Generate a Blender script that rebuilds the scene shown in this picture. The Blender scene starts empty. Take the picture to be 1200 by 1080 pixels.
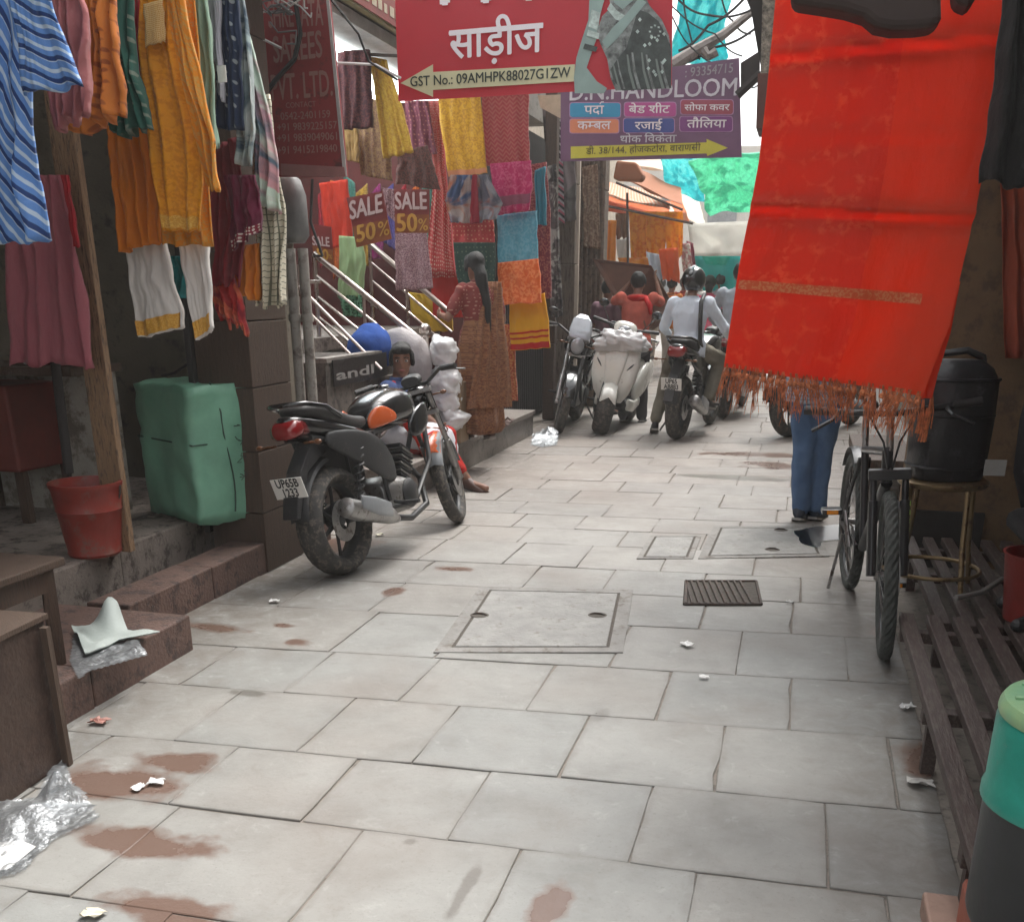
import bpy, bmesh, math, random
from mathutils import Vector, Matrix, noise
R = random.Random(7)
sc = bpy.context.scene
COL = sc.collection
pi = math.pi
# ------------------------------------------------------------------ camera, light, exposure
FX = 1200.0; CX = 600.0; CY = 800.0; HH = 1.4
TH = math.atan((CY-340)/FX)
YAW = math.atan(345/(FX*math.cos(TH)+460*math.sin(TH)))
cam_d = bpy.data.cameras.new('camera'); cam = bpy.data.objects.new('camera', cam_d); COL.objects.link(cam)
cam.location = (0, 0, HH); cam.rotation_euler = (pi/2-TH, 0, YAW)
cam_d.sensor_width = 36; cam_d.lens = 36*FX/1200; cam_d.shift_y = (CY-540)/1200
cam_d.clip_start = 0.05; cam_d.clip_end = 600
sc.camera = cam
world = bpy.data.worlds.new('World'); sc.world = world; world.use_nodes = True
wn = world.node_tree.nodes; wl = world.node_tree.links
for n in list(wn): wn.remove(n)
sky = wn.new('ShaderNodeTexSky'); sky.sky_type = 'NISHITA'; sky.sun_disc = False
sky.sun_elevation = math.radians(62); sky.sun_rotation = math.radians(20)
sky.air_density = 1.3; sky.dust_density = 4.5; sky.ozone_density = 1.0
hs = wn.new('ShaderNodeHueSaturation'); hs.inputs['Saturation'].default_value = 0.12
bg = wn.new('ShaderNodeBackground'); bg.inputs['Strength'].default_value = 0.15
wo = wn.new('ShaderNodeOutputWorld')
wl.new(sky.outputs[0], hs.inputs['Color']); wl.new(hs.outputs[0], bg.inputs[0]); wl.new(bg.outputs[0], wo.inputs[0])
sun_d = bpy.data.lights.new('sun', 'SUN'); sun_d.energy = 1.0; sun_d.angle = math.radians(25); sun_d.color = (1, .95, .88)
sun = bpy.data.objects.new('sun', sun_d); COL.objects.link(sun)
el = math.radians(62); az = math.radians(20)
sdir = Vector((math.sin(az)*math.cos(el), math.cos(az)*math.cos(el), math.sin(el)))
sun.rotation_euler = sdir.to_track_quat('Z', 'Y').to_euler(); sun.location = (0, 0, 30)
sc.view_settings.view_transform = 'Standard'; sc.view_settings.look = 'None'
sc.view_settings.exposure = 1.42; sc.view_settings.gamma = 1.0
try: sc.view_settings.use_curve_mapping = False
except Exception: pass
sc.cycles.max_bounces = 8; sc.cycles.diffuse_bounces = 4; sc.cycles.transparent_max_bounces = 12
sc.cycles.use_denoising = True

# ------------------------------------------------------------------ places read off the photograph, turned into metres
def ray(x, y):
    a = (x-CX)/FX; b = (CY-y)/FX
    f = math.cos(TH)+b*math.sin(TH); z = -math.sin(TH)+b*math.cos(TH)
    return a*math.cos(YAW)-f*math.sin(YAW), a*math.sin(YAW)+f*math.cos(YAW), z
def G(x, y, h=0.0):
    X, Y, z = ray(x, y); t = (h-HH)/z; return Vector((X*t, Y*t, h))
def PY(x, y, Y0):
    X, Y, z = ray(x, y); t = Y0/Y; return Vector((X*t, Y0, HH+z*t))
def PX(x, y, X0):
    X, Y, z = ray(x, y); t = X0/X; return Vector((X0, Y*t, HH+z*t))

# ------------------------------------------------------------------ materials
MATS = {}
def _new(name):
    m = bpy.data.materials.new(name); m.use_nodes = True
    nt = m.node_tree; b = nt.nodes['Principled BSDF']; return m, nt, b
def _c(c): return (c[0], c[1], c[2], 1)
def mat(name, col, rough=.6, metal=0., var=.15, scale=6., bump=.15, bscale=60., col2=None, spec=.5, wear=0., wcol=None, coord='Object', emit=0., coat=0., stretch=None):
    if name in MATS: return MATS[name]
    m, nt, b = _new(name); N = nt.nodes; L = nt.links
    tc = N.new('ShaderNodeTexCoord'); src = tc.outputs[coord]
    if stretch:
        mp = N.new('ShaderNodeMapping'); mp.inputs['Scale'].default_value = stretch; L.new(src, mp.inputs[0]); src = mp.outputs[0]
    n1 = N.new('ShaderNodeTexNoise'); n1.inputs['Scale'].default_value = scale; n1.inputs['Detail'].default_value = 6; n1.inputs['Roughness'].default_value = .65
    L.new(src, n1.inputs['Vector'])
    cr = N.new('ShaderNodeValToRGB'); c2 = col2 or tuple(min(1, v*(1+var*1.6)) for v in col)
    c1 = tuple(v*(1-var*1.6) for v in col)
    cr.color_ramp.elements[0].position = .3; cr.color_ramp.elements[0].color = _c(c1 if not col2 else col)
    cr.color_ramp.elements[1].position = .72; cr.color_ramp.elements[1].color = _c(c2)
    L.new(n1.outputs[0], cr.inputs[0]); out = cr.outputs[0]
    if wear > 0:
        n3 = N.new('ShaderNodeTexNoise'); n3.inputs['Scale'].default_value = scale*2.3; n3.inputs['Detail'].default_value = 8; n3.inputs['Roughness'].default_value = .75
        L.new(src, n3.inputs['Vector'])
        r3 = N.new('ShaderNodeValToRGB'); r3.color_ramp.elements[0].position = .62-wear*.3; r3.color_ramp.elements[1].position = .72-wear*.3
        L.new(n3.outputs[0], r3.inputs[0])
        mx = N.new('ShaderNodeMixRGB'); mx.inputs[2].default_value = _c(wcol or tuple(v*.5 for v in col)); L.new(r3.outputs[0], mx.inputs[0]); L.new(out, mx.inputs[1]); out = mx.outputs[0]
    L.new(out, b.inputs['Base Color'])
    b.inputs['Metallic'].default_value = metal; b.inputs['Specular IOR Level'].default_value = spec
    mr = N.new('ShaderNodeMapRange'); mr.inputs[3].default_value = max(.02, rough-.1); mr.inputs[4].default_value = min(1, rough+.12)
    L.new(n1.outputs[0], mr.inputs[0]); L.new(mr.outputs[0], b.inputs['Roughness'])
    if coat: b.inputs['Coat Weight'].default_value = coat; b.inputs['Coat Roughness'].default_value = .08
    if bump > 0:
        n2 = N.new('ShaderNodeTexNoise'); n2.inputs['Scale'].default_value = bscale; n2.inputs['Detail'].default_value = 4; L.new(src, n2.inputs['Vector'])
        bp = N.new('ShaderNodeBump'); bp.inputs['Strength'].default_value = bump; bp.inputs['Distance'].default_value = .01
        L.new(n2.outputs[0], bp.inputs['Height']); L.new(bp.outputs[0], b.inputs['Normal'])
    if emit: b.inputs['Emission Color'].default_value = _c(col); b.inputs['Emission Strength'].default_value = emit
    MATS[name] = m; return m

def fabric(name, col, kind='plain', col2=None, col3=None, f=20., ang=0., rough=.85, trans=0., sheen=.06, var=.12, wrinkle=.25, thr=.5):
    """cloth; patterns are laid out on the cloth's own metres (UV)"""
    if name in MATS: return MATS[name]
    m, nt, b = _new(name); N = nt.nodes; L = nt.links
    uv = N.new('ShaderNodeUVMap'); mp = N.new('ShaderNodeMapping'); mp.inputs['Rotation'].default_value = (0, 0, ang)
    L.new(uv.outputs[0], mp.inputs[0]); V = mp.outputs[0]
    def rgb(c): n = N.new('ShaderNodeRGB'); n.outputs[0].default_value = _c(c); return n.outputs[0]
    base = rgb(col); c2 = col2 or tuple(v*.6 for v in col)
    def mix(fac, a, c):
        x = N.new('ShaderNodeMixRGB'); L.new(fac, x.inputs[0]); L.new(a, x.inputs[1]); L.new(c, x.inputs[2]); return x.outputs[0]
    def ramp(v, a, c):
        r = N.new('ShaderNodeValToRGB'); r.color_ramp.elements[0].position = a; r.color_ramp.elements[1].position = c; L.new(v, r.inputs[0]); return r.outputs[0]
    if kind == 'stripe':
        w = N.new('ShaderNodeTexWave'); w.inputs['Scale'].default_value = f; w.inputs['Distortion'].default_value = .25; w.inputs['Detail'].default_value = 1
        L.new(V, w.inputs[0]); base = mix(ramp(w.outputs[1], thr-.08, thr+.08), base, rgb(c2))
        if col3:
            w2 = N.new('ShaderNodeTexWave'); w2.inputs['Scale'].default_value = f*.5; w2.inputs['Phase Offset'].default_value = 1.2
            L.new(V, w2.inputs[0]); base = mix(ramp(w2.outputs[1], .85, .92), base, rgb(col3))
    elif kind == 'check':
        for d in ('X', 'Y'):
            w = N.new('ShaderNodeTexWave'); w.bands_direction = d; w.inputs['Scale'].default_value = f; w.inputs['Distortion'].default_value = .3
            L.new(V, w.inputs[0]); base = mix(ramp(w.outputs[1], .93, .97), base, rgb(c2))
    elif kind in ('dots', 'damask'):
        v = N.new('ShaderNodeTexVoronoi'); v.inputs['Scale'].default_value = f; v.inputs['Randomness'].default_value = .25 if kind == 'dots' else .45
        L.new(V, v.inputs['Vector']); q_ = N.new('ShaderNodeMapRange'); q_.inputs[1].default_value = thr*.55; q_.inputs[2].default_value = thr*.75; q_.inputs[3].default_value = 1 if kind == 'dots' else 0; q_.inputs[4].default_value = 0 if kind == 'dots' else 1; L.new(v.outputs['Distance'], q_.inputs[0]); r = q_.outputs[0]
        if kind == 'damask':
            n = N.new('ShaderNodeTexNoise'); n.inputs['Scale'].default_value = f*3.5; n.inputs['Detail'].default_value = 2; L.new(V, n.inputs[0])
            mm = N.new('ShaderNodeMath'); mm.operation = 'MULTIPLY'; L.new(ramp(n.outputs[0], .44, .56), mm.inputs[0]); L.new(r, mm.inputs[1]); r = mm.outputs[0]
        base = mix(r, base, rgb(c2))
        if col3:
            n = N.new('ShaderNodeTexVoronoi'); n.inputs['Scale'].default_value = f*3; L.new(V, n.inputs['Vector']); q2 = N.new('ShaderNodeMapRange'); q2.inputs[1].default_value = .2; q2.inputs[2].default_value = .28; q2.inputs[3].default_value = 1; q2.inputs[4].default_value = 0; L.new(n.outputs['Distance'], q2.inputs[0]); base = mix(q2.outputs[0], base, rgb(col3))
    elif kind == 'zig':
        w = N.new('ShaderNodeTexWave'); w.wave_profile = 'SAW'; w.bands_direction = 'Y'; w.inputs['Scale'].default_value = f
        sx = N.new('ShaderNodeSeparateXYZ'); L.new(V, sx.inputs[0])
        pp = N.new('ShaderNodeMath'); pp.operation = 'PINGPONG'; pp.inputs[1].default_value = .03; L.new(sx.outputs[0], pp.inputs[0])
        ad = N.new('ShaderNodeMath'); L.new(pp.outputs[0], ad.inputs[0]); L.new(sx.outputs[1], ad.inputs[1])
        cx = N.new('ShaderNodeCombineXYZ'); L.new(ad.outputs[0], cx.inputs[1]); L.new(cx.outputs[0], w.inputs[0])
        base = mix(ramp(w.outputs[1], .5, .55), base, rgb(c2))
    elif kind == 'tie':
        n = N.new('ShaderNodeTexNoise'); n.inputs['Scale'].default_value = f; n.inputs['Detail'].default_value = 5; n.inputs['Distortion'].default_value = .8; L.new(V, n.inputs[0])
        base = mix(ramp(n.outputs[0], .44, .54), base, rgb(c2))
        n = N.new('ShaderNodeTexNoise'); n.inputs['Scale'].default_value = f*.8; n.inputs['Detail'].default_value = 5; n.inputs['Distortion'].default_value = 1.2
        mp2 = N.new('ShaderNodeMapping'); mp2.inputs['Location'].default_value = (5, 3, 1); L.new(V, mp2.inputs[0]); L.new(mp2.outputs[0], n.inputs[0])
        base = mix(ramp(n.outputs[0], .48, .56), base, rgb(col3 or c2))
    # worn, uneven dye
    n = N.new('ShaderNodeTexNoise'); n.inputs['Scale'].default_value = 7; n.inputs['Detail'].default_value = 5; L.new(uv.outputs[0], n.inputs[0])
    mr = N.new('ShaderNodeMapRange'); mr.inputs[3].default_value = 1-var; mr.inputs[4].default_value = 1+var; L.new(n.outputs[0], mr.inputs[0])
    mx = N.new('ShaderNodeVectorMath'); mx.operation = 'SCALE'; L.new(base, mx.inputs[0]); L.new(mr.outputs[0], mx.inputs['Scale'])
    L.new(mx.outputs[0], b.inputs['Base Color'])
    b.inputs['Roughness'].default_value = rough; b.inputs['Sheen Weight'].default_value = sheen; b.inputs['Specular IOR Level'].default_value = .25
    mpw = N.new('ShaderNodeMapping'); mpw.inputs['Scale'].default_value = (1, .35, 1); L.new(uv.outputs[0], mpw.inputs[0])
    nw = N.new('ShaderNodeTexNoise'); nw.inputs['Scale'].default_value = 16; nw.inputs['Detail'].default_value = 5; nw.inputs['Roughness'].default_value = .6; L.new(mpw.outputs[0], nw.inputs[0])
    bp = N.new('ShaderNodeBump'); bp.inputs['Strength'].default_value = wrinkle; bp.inputs['Distance'].default_value = .03; L.new(nw.outputs[0], bp.inputs['Height'])
    nf = N.new('ShaderNodeTexNoise'); nf.inputs['Scale'].default_value = 450; L.new(uv.outputs[0], nf.inputs[0])
    bp2 = N.new('ShaderNodeBump'); bp2.inputs['Strength'].default_value = .2; bp2.inputs['Distance'].default_value = .002; L.new(nf.outputs[0], bp2.inputs['Height']); L.new(bp.outputs[0], bp2.inputs['Normal'])
    L.new(bp2.outputs[0], b.inputs['Normal'])
    if trans > 0:
        t = N.new('ShaderNodeBsdfTranslucent'); L.new(mx.outputs[0], t.inputs[0]); L.new(bp.outputs[0], t.inputs['Normal'])
        ms = N.new('ShaderNodeMixShader'); ms.inputs[0].default_value = trans
        out = N['Material Output']; L.new(b.outputs[0], ms.inputs[1]); L.new(t.outputs[0], ms.inputs[2]); L.new(ms.outputs[0], out.inputs[0])
    MATS[name] = m; return m

# ------------------------------------------------------------------ tagging and mesh building
def tag(o, label=None, cat=None, group=None, kind=None):
    if label: o['label'] = label
    if cat: o['category'] = cat
    if group: o['group'] = group
    if kind: o['kind'] = kind
    return o
def empty(name, loc, rz=0., label=None, cat=None, group=None, rot=None, scale=1.):
    o = bpy.data.objects.new(name, None); COL.objects.link(o); o.location = loc; o.rotation_euler = rot or (0, 0, rz); o.scale = (scale,)*3
    o.empty_display_size = .1
    return tag(o, label, cat, group)
def ring_frame(d):
    d = d.normalized(); a = Vector((0, 0, 1)) if abs(d.z) < .95 else Vector((1, 0, 0))
    u = d.cross(a).normalized(); v = d.cross(u).normalized(); return u, v
class MB:
    def __init__(s): s.v = []; s.f = []; s.uv = {}
    def add(s, vs, fs):
        n = len(s.v); s.v += [Vector(p) for p in vs]; s.f += [tuple(i+n for i in f) for f in fs]; return n
    def box(s, c, size, rot=None, taper=1.):
        hx, hy, hz = size[0]/2, size[1]/2, size[2]/2; c = Vector(c)
        m = Matrix.Rotation(rot, 3, 'Z') if isinstance(rot, (int, float)) else (rot or Matrix.Identity(3))
        P = []
        for z in (-1, 1):
            t = taper if z > 0 else 1
            for x, y in ((-1, -1), (1, -1), (1, 1), (-1, 1)): P.append(c+m@Vector((x*hx*t, y*hy*t, z*hz)))
        s.add(P, [(3, 2, 1, 0), (4, 5, 6, 7), (0, 1, 5, 4), (1, 2, 6, 5), (2, 3, 7, 6), (3, 0, 4, 7)]); return s
    def bb(s, x0, x1, y0, y1, z0, z1): return s.box(((x0+x1)/2, (y0+y1)/2, (z0+z1)/2), (x1-x0, y1-y0, z1-z0))
    def tube(s, pts, rad, n=8, cap=True):
        pts = [Vector(p) for p in pts]; rr = rad if isinstance(rad, (list, tuple)) else [rad]*len(pts)
        base = len(s.v); u0 = None
        for i, p in enumerate(pts):
            d = (pts[min(i+1, len(pts)-1)]-pts[max(i-1, 0)])
            if d.length < 1e-9: d = Vector((0, 0, 1))
            d.normalize()
            if u0 is None: u, v = ring_frame(d)
            else:
                u = (u0-d*u0.dot(d)); u = u.normalized() if u.length > 1e-5 else ring_frame(d)[0]; v = d.cross(u).normalized()
            u0 = u
            for k in range(n):
                a = 2*pi*k/n; s.v.append(p+(u*math.cos(a)+v*math.sin(a))*rr[i])
        for i in range(len(pts)-1):
            for k in range(n):
                a = base+i*n+k; b2 = base+i*n+(k+1) % n; s.f.append((a, b2, b2+n, a+n))
        if cap:
            s.f.append(tuple(base+k for k in range(n))[::-1]); s.f.append(tuple(base+(len(pts)-1)*n+k for k in range(n)))
        return s
    def lathe(s, prof, c=(0, 0, 0), axis='Z', n=24, rot=None, closed=False):
        c = Vector(c); base = len(s.v)
        for (r, h) in prof:
            for k in range(n):
                a = 2*pi*k/n
                p = Vector((r*math.cos(a), r*math.sin(a), h))
                if axis == 'Y': p = Vector((p.x, p.z, p.y))
                if axis == 'X': p = Vector((p.z, p.x, p.y))
                if rot: p = rot@p
                s.v.append(c+p)
        m = len(prof)
        for i in range(m if closed else m-1):
            for k in range(n):
                a = base+i*n+k; b2 = base+i*n+(k+1) % n; e = base+((i+1) % m)*n
                s.f.append((a, b2, e+(k+1) % n, e+k))
        if not closed:
            s.f.append(tuple(base+k for k in range(n))[::-1]); s.f.append(tuple(base+(m-1)*n+k for k in range(n)))
        return s
    def ell(s, c, r, n=14, m=9, rot=None, fn=None):
        r = (r, r, r) if isinstance(r, (int, float)) else r
        c = Vector(c); base = len(s.v); P = []
        for i in range(1, m):
            t = pi*i/m
            for k in range(n):
                a = 2*pi*k/n; p = Vector((math.sin(t)*math.cos(a)*r[0], math.sin(t)*math.sin(a)*r[1], math.cos(t)*r[2]))
                P.append(p)
        P.append(Vector((0, 0, r[2]))); P.append(Vector((0, 0, -r[2])))
        for p in P:
            if fn: p = fn(p)
            if rot: p = rot@p
            s.v.append(c+p)
        for i in range(m-2):
            for k in range(n): s.f.append((base+i*n+k, base+(i+1)*n+k, base+(i+1)*n+(k+1) % n, base+i*n+(k+1) % n))
        T = base+(m-1)*n; B = T+1
        for k in range(n):
            s.f.append((T, base+k, base+(k+1) % n)); s.f.append((B, base+(m-2)*n+(k+1) % n, base+(m-2)*n+k))
        return s
    def loft(s, rings, cap=True):
        """rings: lists of equal-length point lists"""
        base = len(s.v); n = len(rings[0])
        for r in rings: s.v += [Vector(p) for p in r]
        for i in range(len(rings)-1):
            for k in range(n):
                a = base+i*n+k; b2 = base+i*n+(k+1) % n; s.f.append((a, b2, b2+n, a+n))
        if cap:
            s.f.append(tuple(base+k for k in range(n))[::-1]); s.f.append(tuple(base+(len(rings)-1)*n+k for k in range(n)))
        return s
    def secs(s, L, axis='X', n=16, p=2.5):
        """superellipse sections: (pos, centre_a, centre_b, half_a, half_b [,exp]); X axis: a=y,b=z ; Z axis: a=x,b=y"""
        rr = []
        for q in L:
            pos, ca, cb, ha, hb = q[:5]; e = q[5] if len(q) > 5 else p; r = []
            for k in range(n):
                a = 2*pi*k/n; ca_, sa = math.cos(a), math.sin(a)
                u = math.copysign(abs(ca_)**(2/e), ca_)*ha+ca; w = math.copysign(abs(sa)**(2/e), sa)*hb+cb
                r.append((pos, u, w) if axis == 'X' else (u, w, pos) if axis == 'Z' else (u, pos, w))
            rr.append(r)
        return s.loft(rr)
    def prism(s, poly, d, off=(0, 0, 0)):
        """poly: list of 3-D points, extruded by vector d"""
        n = len(poly); d = Vector(d); P = [Vector(p)+Vector(off) for p in poly]
        s.add(P+[p+d for p in P], [tuple(range(n))[::-1], tuple(range(n, 2*n))]+[(i, (i+1) % n, (i+1) % n+n, i+n) for i in range(n)]); return s
    def torus(s, c, Rr, r, axis='Y', n=32, m=10, sx=1., rot=None, fn=None):
        c = Vector(c); base = len(s.v)
        for i in range(n):
            a = 2*pi*i/n
            for k in range(m):
                t = 2*pi*k/m; q = Rr+r*math.cos(t); w = r*math.sin(t)*sx
                if fn: q, w = fn(q, w, i, k)
                p = Vector((q*math.cos(a), w, q*math.sin(a))) if axis == 'Y' else Vector((q*math.cos(a), q*math.sin(a), w)) if axis == 'Z' else Vector((w, q*math.cos(a), q*math.sin(a)))
                if rot: p = rot@p
                s.v.append(c+p)
        for i in range(n):
            for k in range(m): s.f.append((base+i*m+k, base+((i+1) % n)*m+k, base+((i+1) % n)*m+(k+1) % m, base+i*m+(k+1) % m))
        return s
    def jitter(s, a, f=6., seed=0):
        for i, p in enumerate(s.v):
            q = p*f+Vector((seed*3.1, seed*7.7, seed)); s.v[i] = p+Vector(noise.noise_vector(q))*a
        return s
    def build(s, name, m, parent=None, world=False, smooth=False, bevel=0., seg=2, remesh=0., sub=0, smo=0, origin=None, extra=None, uvs=None):
        off = Vector((0, 0, 0))
        if parent is not None and world: off = parent.matrix_basis.translation.copy()
        elif parent is None:
            if origin is None:
                xs = [p.x for p in s.v]; ys = [p.y for p in s.v]; zs = [p.z for p in s.v]
                origin = ((min(xs)+max(xs))/2, (min(ys)+max(ys))/2, min(zs))
            off = Vector(origin)
        me = bpy.data.meshes.new(name); me.from_pydata([tuple(p-off) for p in s.v], [], s.f)
        if uvs:
            ul = me.uv_layers.new(name='UVMap')
            for l in me.loops: ul.data[l.index].uv = uvs[l.vertex_index]
        if not (uvs or remesh): pass
        bm = bmesh.new(); bm.from_mesh(me); bmesh.ops.recalc_face_normals(bm, faces=bm.faces); bm.to_mesh(me); bm.free()
        o = bpy.data.objects.new(name, me); COL.objects.link(o)
        if remesh or bevel or sub:
            if remesh: q = o.modifiers.new('r', 'REMESH'); q.mode = 'VOXEL'; q.voxel_size = remesh; q.use_smooth_shade = True
            if smo: q = o.modifiers.new('s', 'SMOOTH'); q.iterations = smo; q.factor = .5
            if bevel: q = o.modifiers.new('b', 'BEVEL'); q.width = bevel; q.segments = seg; q.limit_method = 'ANGLE'; q.angle_limit = math.radians(40)
            if sub: q = o.modifiers.new('u', 'SUBSURF'); q.levels = sub; q.render_levels = sub
            dg = bpy.context.evaluated_depsgraph_get(); me2 = bpy.data.meshes.new_from_object(o.evaluated_get(dg)); o.modifiers.clear(); o.data = me2; me2.name = name
            bpy.data.meshes.remove(me); me = me2
        if extra:
            nb = len(me.vertices)
            bm = bmesh.new(); bm.from_mesh(me); tv = [bm.verts.new(p-off) for p in extra.v]
            for f in extra.f:
                try: bm.faces.new([tv[i] for i in f])
                except Exception: pass
            bm.to_mesh(me); bm.free()
        if smooth or remesh:
            me.polygons.foreach_set('use_smooth', [True]*len(me.polygons))
            if not remesh and smooth != 'all':
                try: me.set_sharp_from_angle(angle=math.radians(45))
                except Exception: pass
        me.materials.clear()
        for q in (m if isinstance(m, (list, tuple)) else [m]): me.materials.append(q)
        if parent is not None: o.parent = parent
        else: o.location = off
        return o
def kids(o): return [c for c in bpy.data.objects if c.parent == o]
def copy_tree(o, parent=None):
    c = o.copy(); COL.objects.link(c); c.parent = parent
    for ch in kids(o): copy_tree(ch, c)
    return c
def limb(mb, p0, p1, r0, r1, n=12):
    p0 = Vector(p0); p1 = Vector(p1); mb.tube([p0, p0.lerp(p1, .33), p0.lerp(p1, .66), p1], [r0, r0*.66+r1*.34+.0, r0*.34+r1*.66, r1], n=n)
    mb.ell(p0, r0*1.0, n=10, m=7); mb.ell(p1, r1*1.0, n=10, m=7)

# ------------------------------------------------------------------ cloth
def lerp_list(L, t):
    x = t*(len(L)-1); i = min(int(x), len(L)-2); f = x-i
    return (L[i][0]*(1-f)+L[i+1][0]*f, L[i][1]*(1-f)+L[i+1][1]*f)
def cloth(name, label, cat, left, right, Y, m, folds=5, amp=.02, thick=.012, group=None, nu=36, nv=26, bands=(), ph=None, hem=.0, parent=None, world=True, bulge=0., top=1.):
    YL, YR = (Y, Y) if isinstance(Y, (int, float)) else Y
    ph = R.uniform(0, 6) if ph is None else ph
    sd = R.uniform(0, 50)
    def pt(u, v):
        a = lerp_list(left, v); b = lerp_list(right, v)
        A = PY(a[0], a[1], YL); B = PY(b[0], b[1], YR); p = A.lerp(B, u)
        w = .35*top+.65*v
        wob = noise.noise(Vector((u*3+sd, v*2, sd)))*1.5
        uu = u+.13*noise.noise(Vector((u*2.3+sd, .3, sd)))+.03*noise.noise(Vector((u*3, v*3+sd, 1)))
        d = math.sin(2*pi*folds*uu+ph+wob*1.6)*amp*w*(.75+.9*noise.noise(Vector((u*4, sd, v*1.3))))+noise.noise(Vector((u*9+sd, v*4, 3)))*amp*.6+noise.noise(Vector((u*22, v*15+sd, 3)))*amp*.22
        p = p+Vector((0, d-bulge*math.sin(pi*v), 0))
        p.z += .012*noise.noise(Vector((u*5, sd, 9)))*v
        if hem: p.z += hem*(noise.noise(Vector((u*6, sd, 0)))+.4*noise.noise(Vector((u*19, sd, 2))))*v
        p.x += noise.noise(Vector((sd, v*5, u*2)))*.012*(1 if 0 < u < 1 else .7)
        return p
    V = []; UV = []
    W = (PY(*left[0], YL)-PY(*right[0], YR)).length; W = max(W, (PY(*left[-1], YL)-PY(*right[-1], YR)).length); Hh = (PY(*left[0], YL)-PY(*left[-1], YL)).length
    for j in range(nv+1):
        for i in range(nu+1):
            V.append(pt(i/nu, j/nv)); UV.append((i/nu*W, (1-j/nv)*Hh))
    n = len(V); mb = MB(); F = []
    def g(i, j): return j*(nu+1)+i
    for j in range(nv):
        for i in range(nu): F.append((g(i, j), g(i, j+1), g(i+1, j+1), g(i+1, j)))
    V2 = [p+Vector((0, thick, 0)) for p in V]
    F2 = [tuple(k+n for k in f[::-1]) for f in F]
    E_ = [(g(i, 0), g(i+1, 0)) for i in range(nu)]+[(g(nu, j), g(nu, j+1)) for j in range(nv)]+[(g(i+1, nv), g(i, nv)) for i in range(nu)]+[(g(0, j+1), g(0, j)) for j in range(nv)]
    F3 = [(a, b, b+n, a+n) for a, b in E_]
    mb.v = V+V2; mb.f = F+F2+F3
    o = mb.build(name, m, parent, world=world, smooth='all', uvs=UV+UV)
    if label: tag(o, label, cat, group)
    offo = o.location.copy() if parent is None else parent.location
    for (v0, v1, bm_) in bands:
        k = 4; q = MB(); U = []
        for j in range(k+1):
            for i in range(nu+1):
                vv = v0+(v1-v0)*j/k; q.v.append(pt(i/nu, min(vv, 1))+Vector((0, -.004, 0))); U.append((i/nu*W, (1-vv)*Hh))
        for j in range(k):
            for i in range(nu): q.f.append((j*(nu+1)+i, (j+1)*(nu+1)+i, (j+1)*(nu+1)+i+1, j*(nu+1)+i+1))
        nn = len(q.v); fr = list(q.f)
        q.v += [p+Vector((0, .003, 0)) for p in q.v]; q.f += [tuple(x+nn for x in f[::-1]) for f in fr]
        host = o if parent is None else parent
        b = q.build('border', bm_, None, smooth='all', uvs=U+U, origin=(0, 0, 0))
        b.parent = host; b.location = -offo if parent is None else -parent.location
    return o, pt

# ------------------------------------------------------------------ lettering
def glyphs(body, bold=.0, clip=None):
    c = bpy.data.curves.new('t', 'FONT'); c.body = body; c.size = 1; c.offset = bold; c.resolution_u = 3
    o = bpy.data.objects.new('t', c); COL.objects.link(o)
    dg = bpy.context.evaluated_depsgraph_get(); me = bpy.data.meshes.new_from_object(o.evaluated_get(dg))
    bm = bmesh.new(); bm.from_mesh(me); bpy.data.objects.remove(o); bpy.data.meshes.remove(me)
    if clip:
        xs = [v.co.x for v in bm.verts]; x0, x1 = min(xs), max(xs); cx = x0+(x1-x0)*clip
        bmesh.ops.bisect_plane(bm, geom=bm.verts[:]+bm.edges[:]+bm.faces[:], plane_co=(cx, 0, 0), plane_no=(1, 0, 0), clear_outer=True)
    bm.verts.ensure_lookup_table(); V = [v.co.copy() for v in bm.verts]; F = [tuple(v.index for v in f.verts) for f in bm.faces]; bm.free()
    return V, F
KA = None
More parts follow.
